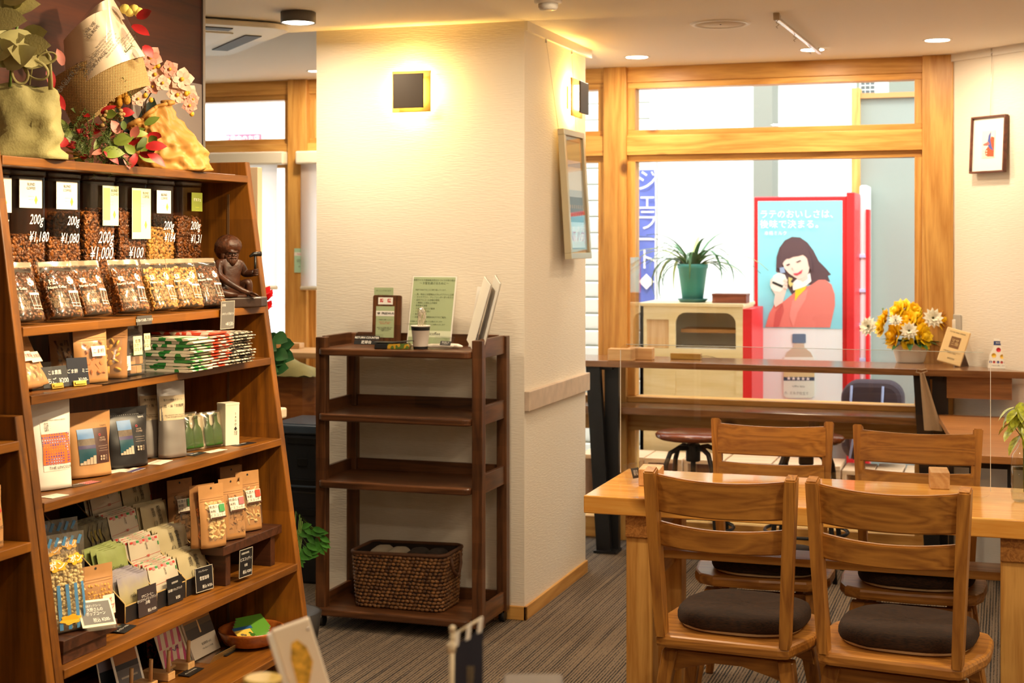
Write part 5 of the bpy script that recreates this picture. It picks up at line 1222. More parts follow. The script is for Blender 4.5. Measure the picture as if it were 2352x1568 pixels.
# ================================================================ things on the trolley
ZT = 1.098
def at_t(px, dy): return Vector((onY(px, 0, ty0 + dy).x, ty0 + dy, ZT + .0006))
GRNP = mat('green_paper', 'adbd92', .6); SOFTI = mat('soft_ink', '4c5a3c', .6)
def sheet(label, cat, name, p, w_, h_, m, rx=0, rz=0, th=.002):
    t = thing(name, label, cat, p, rot=(R(rx), 0, R(rz))); put('sheet', G().box(-w_ / 2, w_ / 2, 0, th, 0, h_), m, t); return t
t = sheet('small pale green note standing behind the wooden no-smoking board', 'note', 'green_note', at_t(881, .262) + Vector((0, 0, .155)), .085, .075, GRNP, -2, 0, .0008)
put('long_card', G().box(-.04, .04, 0.0008, .002, -.155, .01), GRNP, t)
text('モーニングあります', .0075, SOFTI, t, (0, -.0008, .062), name='print'); text('あたたかいうちに\nどうぞお召し上がり\nください\n\nお持ち帰りもできます\nお声がけください', .0062, SOFTI, t, (-.002, -.0008, .032), name='print', sp=.85)
wb = thing('notice_board', 'small walnut notice board with no-smoking and free wifi cards', 'sign', at_t(886, .245), rot=(R(-4), 0, 0))
put('board', G().prism(rrect(-.062, .062, .0, .20, .008), 0, .012, 'y', bev=.001), wal('z'), wb); put('foot', G().box(-.04, .04, -.02, .02, 0, .008), wal('x'), wb)
c = put('white_card', G().box(-.038, .026, -.0012, 0, .162, .191), WP, wb); text('禁　煙', .0165, RED, c, (-.006, -.0018, .177), name='print', bold=.0004)
c = put('green_card', G().box(-.046, .034, -.0012, 0, .028, .155), GRNP, wb); put('white_stripe', G().box(-.046, .034, -.0016, -.0012, .115, .136), WP, c)
text('FREEWi-Fi', .0125, INK, c, (.006, -.0021, .1255), name='print', bold=.0003)
for k in range(3):
    r_ = .0035 + .0032 * k; put('wifi_arc', G().tube([(-.034 + r_ * math.sin(a), -.0024, .1195 + r_ * math.cos(a)) for a in (R(-42 + 14 * i) for i in range(7))], .0007, 4), INK, c)
text('ご自由にお使いください', .006, INK, c, (-.004, -.0018, .100), name='print'); text('network  cafe_guest\npassword  coffee', .0062, RED, c, (-.006, -.0018, .088), name='print'); text('店内でのご利用に限ります\nまた長時間のご利用は\nご遠慮ください', .0058, INK, c, (-.006, -.0018, .062), name='print')
po = thing('green_notice', 'large green safety notice in a clear stand leaning on the pillar', 'sign', at_t(984, .215), rot=(R(-13), 0, R(-3)))
put('clear_stand', G().box(-.102, .102, -.0025, .0035, 0, .288), ACR, po); put('white_paper', G().box(-.097, .097, 0, .001, .002, .285), WP, po); put('green_paper', G().box(-.093, .091, -.0006, 0, .006, .281), GRNP, po); put('pale_band', G().box(-.093, .091, -.001, -.0006, .036, .062), mat('pale_green', 'dfe6c8', .6), po)
text('新型ウイルス感染拡大防止についての取り組み', .0088, SOFTI, po, (0, -.0014, .268), name='print'); text('～３密を避けるために～', .0118, SOFTI, po, (0, -.0014, .255), name='print')
text('当店では以下のことに取り組んでいます。', .0075, SOFTI, po, (-.01, -.0014, .228), name='print')
text('・ 席、机などの間隔およびレイアウトに注意\n・ テイクアウト、テレフォンオーダーを行う\n・ 店内アルコール消毒の徹底\n・ １時間に２回以上の換気\n・ 使用後の消毒\n・ スタッフのマスク着用\n・ スタッフの手洗い\n・ 客席数の削減\n・ お客様同士の間隔をあけてのご案内', .0086, SOFTI, po, (-.084, -.0014, .163), name='print', align='LEFT', sp=1.35)
text('お客様にもご協力をお願いする事がございます\nご迷惑をおかけいたしますがよろしくお願いいたします', .0068, SOFTI, po, (-.02, -.0014, .093), name='print', sp=1.7); text('maSanicoffee', .018, INK, po, (.0, -.0014, .050), name='print')
# acrylic tent signs
def tent(label, p, w_, h_, rz, dz=0):
    t = thing('tent_sign', label, 'sign', p, R(rz)); k = .022
    put('front_sheet', G().prism([(-k, 0), (-k + .0015, 0), (.0015, h_), (0, h_)], -w_ / 2, w_ / 2, 'x'), ACR, t); put('back_sheet', G().prism([(k, 0), (k - .0015, 0), (-.0015, h_), (0, h_)], -w_ / 2, w_ / 2, 'x'), ACR, t); return t, math.atan2(k, h_)
t, a = tent('clear tent sign reading RETURN COUNTER on the trolley top', at_t(845, .085), .128, .052, 3)
for z0, z1, s, sz in ((.032, .049, 'RETURN COUNTER', .0115), (.013, .030, '返却台', .0145)):
    M = Matrix.Translation((0, -.022 - .002, 0)) @ Matrix.Rotation(-a, 4, 'X'); c = put('black_label', G().box(-.052, .052 if z0 > .02 else .05, -.001, 0, z0, z1, .0004), BLACK, t); c.matrix_local = M
    x = text(s, sz, CHALK, c, (0, -.0016, (z0 + z1) / 2), name='print', bold=.0002)
t, a = tent('small tilted clear tent sign with a dark label beside the paper cup', at_t(1022, .075), .105, .05, -22); c = put('dark_label', G().box(-.012, .044, -.001, 0, .018, .036, .0004), mat('label_slate', '4a4a4a', .4), t); c.matrix_local = Matrix.Translation((0, -.0245, 0)) @ Matrix.Rotation(-a, 4, 'X')
text('飲み残しは\nこちらへ', .0075, CHALK, c, (.016, -.0016, .027), name='print', sp=.8)
# pouch with black flap and yellow-green patterned fabric
t = thing('fabric_wallet', 'folded black and yellow-green patterned pouch on the trolley top', 'pouch', at_t(905, .045), R(12))
put('body', G().prism([(-.07, 0), (.062, 0), (.066, .012), (.06, .022), (-.068, .02)], -.03, .03, 'y', bev=.003), towel_mat('patterned_fabric', 'd8a824', '5a7a2a', 60, .5), t); put('dark_fold', G().prism([(-.072, .001), (-.02, .001), (-.02, .021), (-.07, .020)], -.032, .032, 'y', bev=.003), BLACK, t)
put('flap', G().prism([(-.075, .0245), (.0, .0225), (.085, .033), (.085, .0345), (.0, .026), (-.075, .027)], -.032, .032, 'y'), mat('flap_black', '22201f', .5), t)
# paper cup with a bag of white spoons
cp = thing('paper_cup', 'white paper cup with black bands holding plastic spoons', 'cup', at_t(966, .06))
put('cup', G().lathe([(.001, .002), (.026, .002), (.0265, .0), (.0275, .003), (.0365, .088), (.0385, .089), (.0385, .092), (.0362, .0915), (.026, .006), (.001, .006)], 32, cap=False), mat('cup_white', 'f0ece4', .5), cp)
for z0, z1 in ((.0, .011), (.072, .087)):
    r0, r1 = .0272 + .009 * z0 / .088, .0272 + .009 * z1 / .088; put('black_band', G().lathe([(r0 + .0006, z0 + .001), (r1 + .0006, z1)], 32, cap=False), BLACK, cp)
for k in range(6):
    a = k * 1.05; x, y = .010 * math.cos(a), .010 * math.sin(a); h_ = .115 + .012 * (k % 3)
    s_ = put('spoon', G().tube([(x * .5, y * .5, .01), (x, y, h_ - .015), (x * 1.1 + .004, y, h_)], [.002, .0018, .003], 6).ball((x * 1.1 + .006, y, h_ + .012), .008, 8, (.8, .35, 1.6)), clear('spoon_plastic', 'ffffff', .1, .1, film=.5, filmc='f4efe6'), cp)
P = Pouch(.038, .075, .024, 1.0, False, .1, .004, 5); put('spoon_wrap', P.mesh(8, 10), FILM, cp, loc=(.004, 0, .082))
# wrapped wipes
for k, (px, dy, rz, lb) in enumerate(((1008, .10, 15, 'wrapped white hand wipe under the tilted tent sign'), (1040, .13, -30, 'wrapped white hand wipe lying right of the tilted tent sign'))):
    t = thing('hand_wipe', lb, 'wipe', at_t(px, dy), R(rz)); put('wrapper', G().tube([(-.06, 0, .010), (-.055, 0, .010), (-.03, 0, .011), (.03, 0, .011), (.055, 0, .010), (.06, 0, .010)], [.002, .006, .011, .011, .006, .002], 12, flat=.8), mat('wrap_white', 'efe9dc', .4, bump=.5, bscale=80), t)
# leaning boards and menus
for k, (px, dy, w_, h_, lx, rz, m_, lb) in enumerate(((1085, .19, .035, .24, 9, 0, WP, 'white board leaning on the pillar, rearmost of the leaning menus'), (1078, .13, .16, .262, 14, -62, mat('menu_dark', '5a4036', .5, var=.5, vscale=30), 'photo menu with dark pictures leaning on the pillar'), (1103, .10, .16, .268, 13, -64, mat('menu_pale', 'c9c4bb', .35, var=.15, vscale=25), 'clear-sleeved pale menu leaning in front of the dark one'))):
    t = thing('leaning_menu', lb, 'menu', at_t(px, dy), rot=Euler((R(-lx), R(10 if k else 6), R(rz))))
    put('sheet', G().box(-w_ / 2, w_ / 2, 0, .003, 0, h_), WP, t); put('printed_side', G().box(-w_ / 2 + .002, w_ / 2 - .002, .003, .0045, .002, h_ - .002), m_, t)
    if k: put('sleeve', G().box(-w_ / 2 - .003, w_ / 2 + .003, .006, .007, 0, h_ + .004), clear('sleeve_film', '0'), t)
    settle(t, ZT)
# ---- woven basket with cloths on the lowest shelf
bz = .078
L_, R_ = onY(820, 0, 5.36).x, onY(1045, 0, 5.36).x
bx0, bx1, by0, by1, bh = -2.462, -2.062, 5.335, 5.565, .215
bk = thing('woven_basket', 'brown woven rush basket on the bottom shelf of the trolley', 'basket', ((bx0 + bx1) / 2, (by0 + by1) / 2, bz + .0008))
hx, hy = (bx1 - bx0) / 2, (by1 - by0) / 2
def bpath(k, z, off=0): 
    f = .93 + .07 * z / bh; return rrect(-hx * f - off, hx * f + off, -hy * f - off, hy * f + off, .04, 6)
g = G()
for s_, fl in ((0, False), (-.006, True)):
    A = [g.bm.verts.new((x, y, .004)) for x, y in bpath(0, 0, s_)]; B = [g.bm.verts.new((x, y, bh)) for x, y in bpath(0, bh, s_)]
    for i in range(len(A)):
        q = (A[i], A[(i + 1) % len(A)], B[(i + 1) % len(A)], B[i]); g.bm.faces.new(q[::-1] if fl else q)
g.poly([(x, y, .004) for x, y in bpath(0, 0)]); put('liner', g, mat('basket_dark', '24160e', .8), bk)
# weave: plump rush knots in staggered rows round the sides
kn = G().ball((0, 0, 0), 1, 8, (.0105, .0055, .0068)).mesh('knot'); T1 = []
rows = 15
def walk(P_, step, off):
    P_ = [Vector((*p, 0)) for p in P_] ; P_.append(P_[0]); out = []; d0 = off; 
    for a, b in zip(P_, P_[1:]):
        L = (b - a).length
        while d0 < L: out.append((a.lerp(b, d0 / L), (b - a).normalized())); d0 += step
        d0 -= L
    return out
for j in range(rows):
    z = .008 + j * (bh - .018) / (rows - 1)
    for p_, d_2 in walk(bpath(0, z), .0185, .00925 * (j % 2)):
        a_ = math.atan2(d_2.y, d_2.x); T1.append(Matrix.Translation((p_.x, p_.y, z + rnd.uniform(-.0012, .0012))) @ Matrix.Rotation(a_, 4, 'Z') @ Matrix.Rotation(rnd.uniform(-.35, .35), 4, 'Y') @ Matrix.Scale(rnd.uniform(.9, 1.1), 4))
def rush():
    m, t, p = newmat('rush'); N = t.nodes.new; L = t.links.new; tc = N('ShaderNodeTexCoord'); n = N('ShaderNodeTexNoise'); n.inputs['Scale'].default_value = 45; n.inputs['Detail'].default_value = 1
    cr = N('ShaderNodeValToRGB'); e = cr.color_ramp.elements; e[0].position = .3; e[0].color = lin('4e2e18'); e[1].position = .7; e[1].color = lin('96683a'); L(tc.outputs['Object'], n.inputs['Vector']); L(n.outputs['Fac'], cr.inputs[0]); L(cr.outputs[0], p.inputs['Base Color']); p.inputs['Roughness'].default_value = .5; return m
merged('weave', kn, T1, rush(), bk)
rim = [Vector((x, y, bh + .002 + .004 * math.sin(8 * x))) for x, y in bpath(0, bh)]; put('braided_rim', G().tube(rim + [rim[0]], .0075, 8), mat('rim_rush', '5a3820', .6, bump=1, bscale=140), bk)
for s_ in (1,):
    put('handle', G().tube([(hx + .004, -.05, bh - .01), (hx + .012, -.046, bh - .06), (hx + .014, -.015, bh - .085), (hx + .013, .015, bh - .085), (hx + .010, .046, bh - .05), (hx + .004, .05, bh - .01)], .007, 8), mat('rim_rush', '0'), bk)
for k, (x, y, m_, lb) in enumerate(((-.11, 0, mat('cloth_grey', '9a8c78', .9, bump=1, bscale=60), 'rolled beige-grey cloth at the left in the basket'), (-.035, -.01, mat('cloth_grey', '0'), 'second rolled beige-grey cloth in the basket'), (.045, 0, mat('cloth_dark', '2e241e', .9, bump=1, bscale=60), 'dark brown cloth bundled in the basket'), (.12, .01, mat('cloth_dark', '0'), 'dark cloth at the right end of the basket'))):
    t = thing('rolled_cloth', lb, 'cloth', (bk.location.x + x, bk.location.y + y, bz + .16)); g = G().tube([(-.012, -.085, .018), (-.006, -.04, .03), (0, .0, .036), (.004, .045, .03), (.01, .085, .016)], [.02, .034, .036, .033, .02], 14, flat=.85); put('cloth', g, m_, t)

# ================================================================ on the dining table
for px, py, lb, w_ in ((1492, 1116, 'pale wooden block at the left end of the table holding the clear screen', .085), (2160, 1123, 'pale wooden block at the right, between the chair backs, holding the clear screen', .075)):
    p = onZ(px, py, TZ); t = thing('screen_block', lb, 'wooden block', (p.x, p.y + .035, TZ + .0006), R(6)); h_ = .055
    put('block', G().box(-w_ / 2 + .003, w_ / 2 - .012, -.042, .042, 0, h_, .003), ltw('y'), t); put('slot_piece', G().box(-w_ / 2 + .003, w_ / 2 - .012, .047, .075, 0, h_, .003), ltw('x'), t)
a = onZ(1425, 1094, TZ); b = onZ(2275, 1121, TZ); yS = 4.845
xa, xb = onY(1425, 0, yS).x, onY(2275, 0, yS).x
t = thing('clear_table_screen', 'large clear acrylic screen standing across the dining table', 'screen', (0, yS, TZ)); zt = onY(1425, 790, yS).z - TZ
put('sheet', G().prism(rrect(xa, xb, .0006, zt, .02, corners=(1, 1, 1, 1)), 0, .003, 'y'), ACR, t)
em = mat('screen_edge', 'f2efe6', .2)
for x in (xa, xb): put('polished_edge', G().box(x - .0009, x + .0009, -.0004, .0034, .02, zt - .02), em, t)
put('polished_edge', G().box(xa + .02, xb - .02, -.0002, .0032, zt - .0009, zt + .0009), clear('edge_clear', 'eef4f0', .1, .1, film=.35, filmc='e8ece8'), t)
p = onZ(1450, 1108, TZ); t, a = tent('small clear tent sign with a dark label at the left end of the table', (p.x - .005, p.y, TZ + .0006), .07, .062, 62); c = put('dark_label', G().box(-.005, .032, -.001, 0, .016, .050), mat('label_slate', '0'), t); c.matrix_local = Matrix.Translation((0, -.0245, 0)) @ Matrix.Rotation(-a, 4, 'X'); text('店内\n飲食', .011, CHALK, c, (.013, -.0016, .033), name='print', sp=.8)
# glass bottle with pothos cutting at the right edge
p = onZ(2352, 1155, TZ); gv = thing('glass_bottle', 'round ribbed glass bottle of water with a yellow-green plant at the right edge', 'vase', (p.x, p.y + .02, TZ + .0008))
pr = [(.001, .002), (.030, .002), (.036, .008), (.0385, .03), (.0365, .045), (.0385, .055), (.0385, .12), (.035, .145), (.020, .165), (.0145, .178), (.0145, .20), (.017, .204), (.017, .209)]
put('bottle', G().lathe(pr, 28, cap=False), clear('vase_glass', 'fbfdfb', .12, .01), gv)
put('water', G().lathe([(.001, .006), (.033, .006), (.036, .03), (.0345, .045), (.036, .056), (.036, .108), (.001, .108)], 24, cap=False), clear('water', 'f4f6f0', .03, .0), gv)
put('ribs', G().lathe([(.0392, .03), (.0388, .033), (.0392, .036)], 28, cap=False), clear('vase_glass', '0'), gv)
LEAFY = mat('variegated_leaf', 'a3ac2c', .35, var=.6, vscale=60); STEMG = mat('stem_green', '5c7a2a', .5)
def leaf(g, base, d, up, L, W, curl=.25, n=4):
    d = Vector(d).normalized(); s_ = d.cross(Vector(up)).normalized(); u_ = s_.cross(d).normalized(); V = []
    for i in range(n + 1):
        v = i / n; wd = W * math.sin(math.pi * min(1, v * .92 + .08)) ** .8; c_ = Vector(base) + d * L * v - u_ * (curl * L * v * v)
        V.append([g.bm.verts.new(c_ - s_ * wd / 2 + u_ * wd * .12), g.bm.verts.new(c_), g.bm.verts.new(c_ + s_ * wd / 2 + u_ * wd * .12)])
    for i in range(n):
        for k in range(2): f = g.bm.faces.new((V[i][k], V[i][k + 1], V[i + 1][k + 1], V[i + 1][k])); f.smooth = True
    return g
for k in range(26):
    a = rnd.uniform(2.4, 4.9) if k < 20 else rnd.uniform(0, 6.28); r_ = rnd.uniform(.01, .045); z = rnd.uniform(.20, .31)
    bpt = Vector((r_ * math.cos(a), r_ * math.sin(a), z)); put('stem', G().tube([(0, 0, .03 + .005 * k), (0.002 * math.cos(a), .002 * math.sin(a), .19), bpt], [.0015, .0015, .0012], 5), STEMG, gv)
    o = put('leaf', leaf(G(), bpt, (math.cos(a), math.sin(a), rnd.uniform(-1.4, -.2)), (0, 0, 1), rnd.uniform(.05, .075), rnd.uniform(.028, .042), .3), LEAFY, gv)

# ================================================================ on the window counter
zc = zc1 + .0006
def on_c(px, py): p = onZ(px, py, zc1); return p
p = on_c(1424, 829); t = thing('counter_block', 'front wooden block gripping the small clear screen on the counter', 'wooden block', (p.x - .0, p.y + .03, zc), R(0)); put('block', G().box(-.062, .062, -.028, -.002, 0, .058, .003), ltw('x'), t); put('block', G().box(-.062, .062, .003, .028, 0, .058, .003), ltw('x'), t)
t2 = dup(t, (p.x + .075, p.y + .12, zc), 0, 'rear wooden block gripping the small clear screen on the counter')
t = thing('small_counter_screen', 'narrow clear acrylic screen edge-on between the counter blocks', 'screen', (0, 0, 0)); 
xS = p.x + .02
put('sheet', G().prism([(p.y - .06, zc + .012), (p.y + .15, zc + .012), (p.y + .15, onY(1436, 590, 7.05).z), (p.y - .06, onY(1436, 590, 7.05).z)], xS + .045, xS + .048, 'x'), clear('screen_reflective', 'ffffff', .12, .0), t)
p = on_c(1576, 825); t = thing('counter_screen_foot', 'long low wooden foot with a thin cord on the counter', 'wooden block', (p.x, p.y, zc)); put('bar', G().box(-.075, .075, -.018, .018, 0, .030, .002), wood('olive_wood', '8a6a2c', 'a8843c', 'x', .4), t); put('cord', G().tube([(.075, 0, .016), (.10, 0, .018), (.13, .01, .014), (.15, .02, .006), (.17, .03, .002)], .0015, 5), mat('cord_brown', '6a5430', .5), t)
# flower arrangement
p = on_c(2090, 833); fl = thing('flower_pot', 'white textured pot of yellow roses and white dahlias on the counter', 'flowers', (p.x, p.y + .03, zc))
put('pot', G().lathe([(.001, .003), (.062, .0), (.066, .004), (.088, .088), (.090, .092), (.086, .092), (.064, .010), (.001, .008)], 32, cap=False, sy=.75), mat('pot_white', 'efe6da', .7, bump=1, bscale=35), fl)
put('foam', G().lathe([(.001, .08), (.08, .078)], 20, cap=False, sy=.75), mat('foam_green', '2e4a22', .9), fl)
YR = [mat('rose_yellow', 'ffdc20', .5, var=.05, vscale=30), mat('rose_deep', 'f6c812', .5)]; WD = mat('dahlia_white', 'f2eedc', .6); GL = mat('leaf_deep', '2f5a2c', .45, var=.3)
def rose(c, r_, m_):
    g = G(); C0 = Vector(c); c = (0, 0, 0)
    for ring, (n, tilt, rr_) in enumerate(((3, .15, .35), (5, .45, .6), (6, .8, .82), (7, 1.15, 1.0))):
        for k in range(n):
            a = 6.283 * k / n + ring * .5; d = Vector((math.cos(a) * math.sin(tilt), math.sin(a) * math.sin(tilt), math.cos(tilt)))
            leaf(g, Vector(c) - Vector((0, 0, r_ * .5)) + Vector((math.cos(a), math.sin(a), 0)) * r_ * .12 * ring, d, (math.cos(a), math.sin(a), -.2), r_ * (1.0 + .1 * ring), r_ * 1.15 * rr_ + r_ * .3, -.12, 3)
    g.ball(c, r_ * .45, 8); q = Vector((C0.x * 2, -.09, .25 * C0.z)).to_track_quat('Z', 'Y').to_matrix().to_4x4()
    bmesh.ops.transform(g.bm, matrix=Matrix.Translation(C0) @ q, verts=g.bm.verts[:]); return put('rose', g, m_, fl)
def dahlia(c, r_, d0):
    g = G(); q = Vector(d0).to_track_quat('Z', 'Y').to_matrix()
    for ring, (n, tilt) in enumerate(((12, 1.45), (10, 1.1), (8, .7))):
        for k in range(n):
            a = 6.283 * k / n + ring * .3; d = q @ Vector((math.cos(a) * math.sin(tilt), math.sin(a) * math.sin(tilt), math.cos(tilt))); leaf(g, c, d, q @ Vector((0, 0, 1)), r_ * (1 - .15 * ring), r_ * .42, -.05, 3)
    o = put('dahlia', g, WD, fl); put('flower_centre', G().ball(Vector(c) + Vector(d0) * r_ * .12, r_ * .12, 8), mat('centre_green', '4a4a20', .7), o)
S = 7.0 / 3400
def fpos(px, py, dy=0): return ((px - 2090) * S, dy, (833 - py) * S)
for px, py, r_, dy, mi in ((2048, 770, .036, -.06, 1), (2125, 770, .034, -.06, 0), (2020, 748, .032, -.03, 0), (2056, 712, .030, 0, 0), (2030, 728, .022, -.02, 1), (2082, 730, .026, -.03, 1), (2105, 722, .028, 0, 0), (2165, 732, .030, .0, 1), (2075, 750, .024, -.06, 1), (2085, 785, .018, -.08, 0), (2120, 745, .022, -.02, 1), (2070, 705, .024, .02, 0), (2100, 708, .02, .01, 1)): rose(fpos(px, py, dy), r_ * 1.25, YR[mi])
for px, py, r_, d in ((2000, 750, .052, (-.5, -.8, .3)), (2090, 758, .045, (0, -1, .3)), (2142, 728, .052, (.3, -.9, .3)), (2060, 735, .035, (0, -.8, .6))): dahlia(fpos(px, py, -.09), r_, Vector(d).normalized())
for k in range(26):
    a = rnd.uniform(0, 6.28); put('leaf', leaf(G(), (.06 * math.cos(a), .05 * math.sin(a) - .01, .095), (math.cos(a), math.sin(a) - .2, rnd.uniform(-.2, .8)), (0, 0, 1), rnd.uniform(.06, .10), .03, .3), GL, fl)
for px, py in ((2120, 692), (2028, 708), (2122, 700)): put('bud', G().tube([fpos(2090, 760), fpos(px, py + 10), fpos(px, py)], [.0015, .0015, .005], 6), mat('bud_green', '6f8a3c', .5), fl)
# cream award plaque on an easel, small paper sign, socket
p = on_c(2178, 842); t = thing('wooden_plaque', 'pale wooden plaque with a brown square mark leaning on an easel', 'plaque', (p.x, p.y, zc), rot=Euler((R(-16), R(14), R(-12))))
put('board', G().box(-.055, .055, 0, .014, .0, .165, .004), mat('plaque_wood', 'e6c890', .5), t); put('brown_square', G().box(-.022, .022, -.001, 0, .075, .128), mat('plaque_brown', '7a5226', .5), t); text('マサ\nニ珈', .018, mat('plaque_ink', 'e0c080', .5), t, (0, -.0016, .101), name='print', sp=.9); text('FOOD AND DRINK', .0085, INK, t, (0, -.0012, .148), name='print'); text('営業時間 あさからよるまで\n定休日 火曜日', .0065, INK, t, (0, -.0012, .052), name='print'); text('珈琲豆店', .0085, INK, t, (.004, -.0012, .024), name='print'); settle(t, zc1)
t2 = thing('easel_foot', 'dark wooden easel foot behind the pale plaque', 'easel', (p.x + .055, p.y + .055, zc), R(20)); put('strut', G().prism([(-.03, 0), (.035, 0), (.0, .10)], -.006, .006, 'y'), wal('z'), t2)
p = on_c(2292, 846); t = thing('paper_sign', 'small white paper sign with coloured round icons near the right wall', 'sign', (p.x, p.y, zc), rot=(R(-8), 0, R(-14)))
put('sheet', G().prism([(-.045, 0), (.045, 0), (.043, .068), (.028, .068), (.026, .135), (-.022, .135), (-.024, .095), (-.040, .06)], 0, .0015, 'y'), WP, t); put('blue_banner', G().box(-.023, .027, -.0006, 0, .105, .124), mat('sign_navy', '26407a', .5), t); text('感染予防', .008, WP, t, (.002, -.001, .115), name='print')
for x, z, m_ in ((.0, .084, RED), (-.02, .058, mat('sign_yellow', 'e8b830', .5)), (.018, .054, mat('sign_yellow', '0')), (-.034, .028, mat('sign_violet', '5a5aa0', .5)), (-.018, .028, REDI), (0, .028, mat('sign_violet', '0')), (.016, .028, REDI), (.032, .028, mat('sign_violet', '0'))):
    r_ = .0105 if z > .04 else .006; put('round_icon', G().lathe([(.0005, -.0005), (r_, -.0005), (r_, 0)], 16, cap=False), m_, t, loc=(x, -.0008, z), rot=(R(90), 0, 0))
text('ご協力をお願いします', .006, INK, t, (0, -.001, .012), name='print')
p = onP(2192, 748, (DX, DY, 0), wn); t = thing('wall_socket', 'grey wall switch plate beside the window post', 'switch', p + wn * .001, R(-45)); put('plate', G().box(-.05, .05, -.006, 0, -.055, .055, .003), mat('plate_grey', 'b9b6ae', .4), t); put('rocker', G().box(-.018, .018, -.010, -.006, -.03, .03, .002), WP, t)
# clear bag with ribbon hanging at the counter's right leg, and shade of a dark bag behind it
p = onY(2118, 860, 6.925); t = thing('hanging_bag', 'sheer beige cloth strip tied under the counter edge at the right leg', 'bag', (p.x, 6.912, zc0 + .018))
put('ribbon', G().tube([(0, 0, .01), (-.02, -.006, .014), (-.026, -.006, 0), (0, -.004, -.004), (.024, -.006, .006), (.02, -.006, .016), (0, 0, .01)], .003, 6), mat('sheer_beige', 'b59a7a', .6), t)
put('cloth_strip', G().grid(lambda u, v: ((u - .5) * (.02 + .06 * v) + .05 * v, -.006 - .006 * math.sin(u * 9), -.26 * v), 8, 8), mat('sheer_beige', '0'), t)
# ================================================================ street side beyond the window
st0 = struct('ground', G().box(-14, 9, WY + .12, 16, -.25, -.12), mat('pavement', 'b9b6ae', .9, var=.08, vscale=6))
struct('wall_street', G().box(-14, onY(1958, 0, 11.2).x, 11.2, 11.5, -.12, 5.5), mat('street_white', 'f2f3ee', .8))
struct('wall_street_grey', G().box(onY(1730, 0, 10.6).x, onY(1774, 0, 10.6).x, 10.6, 10.9, -.12, 5.5), mat('street_grey', '8c8c80', .8))
struct('trim_street_band', G().box(onY(1778, 0, 11.1).x, onY(1950, 0, 11.1).x, 11.1, 11.2, 2.75, 4.5), mat('street_sage', '84877a', .8))
struct('wall_street_panel', G().box(onY(1976, 0, 9.0).x, 4.5, 9.0, 9.1, -.12, 2.36), mat('panel_sage', '8f968c', .8))
struct('trim_street_post', G().box(onY(1957, 0, 8.98).x, onY(1976, 0, 8.98).x, 8.95, 9.08, -.12, 2.42), pine('z'))
struct('trim_street_cap', G().box(onY(1976, 0, 9.0).x, 4.5, 8.97, 9.13, 2.36, 2.39), mat('cap_orange', 'b98a50', .6))
struct('wall_street_far', G().box(onY(1950, 0, 12.0).x, 6, 12.0, 12.2, -.12, 6), mat('street_sage', '0'))
p = onY(1990, 255, 10.4); t = thing('outdoor_unit', 'white outdoor air conditioning unit seen through the top pane', 'air conditioner', (p.x, 10.4, p.z), scale=.46)
put('case', G().box(-.10, .30, 0, .35, 0, .50, .01), mat('unit_white', 'dcdcd4', .6), t)
put('fan_recess', G().box(-.08, .12, -.004, 0, .03, .47), mat('unit_dark', '5a5e5c', .6), t)
for k in range(7): put('grille_bar', G().box(-.08, .12, -.012, -.004, .05 + .065 * k, .062 + .065 * k), mat('unit_white', '0'), t)
for k in range(2): put('grille_bar', G().box(-.02 + .07 * k, -.012 + .07 * k, -.012, -.004, .03, .47), mat('unit_white', '0'), t)
put('bracket', G().box(-.12, .32, 0, .36, -.03, 0), mat('unit_bracket', '8a8a80', .6), t)
for x in (-.08, .27): put('bracket_post', G().box(x, x + .03, .05, .08, -(p.z + .12) / .46, -.03), mat('unit_bracket', '0'), t)
# louvred shutter
t = thing('louvred_shutter', 'white louvred shutter wall outside the narrow left pane', 'shutter', (0, 9.3, 0)); xa, xb = onY(1290, 0, 9.3).x, onY(1504, 0, 9.3).x
put('shutter_back', G().box(xa, xb, .06, .08, -.12, 4.6), mat('louvre_back', 'c9cabf', .7), t)
lv = G().box(xa, xb, -.008, .006, -.05, .05, .003, M=Matrix.Rotation(R(24), 4, 'X')).mesh('louvre')
for k in range(44): put('louvre', lv, mat('louvre_white', 'e9ebe4', .6), t, loc=(0, .03, -.06 + .105 * k))
for x in (xa, xb - .03): put('side_rail', G().box(x, x + .03, -.01, .08, -.12, 4.6), mat('louvre_white', '0'), t)
# blue banner
xa, xb = onY(1468, 0, 8.75).x, onY(1504, 0, 8.75).x; zt_, zb_ = onY(1490, 390, 8.75).z, onY(1490, 702, 8.75).z
t = thing('blue_banner', 'tall blue street banner with white lettering', 'banner', (xa, 8.75, 0)); W = xb - xa
put('pole', G().tube([(-.02, .01, -.12), (-.02, .01, zt_ + .1)], .012, 8), WP, t); put('top_rod', G().tube([(-.02, .01, zt_ + .01), (W, .01, zt_ + .01)], .006, 6), WP, t)
put('cloth', G().grid(lambda u, v: (u * W, .01 * math.sin(7 * v + 3 * u), zb_ + (zt_ - zb_) * v), 6, 14), mat('banner_blue', '5a6cc0', .7), t)
put('base', G().box(-.12, .12, -.12, .12, -.12, -.06, .01), mat('unit_bracket', '0'), t)
text('ジ\nェ\nラ\nー\nト', .14, WP, t, (W * .55, -.014, (zt_ + zb_) / 2 + .1), sp=.85, name='print'); text('◆', .10, WP, t, (W * .5, -.014, zb_ + .14), name='print')
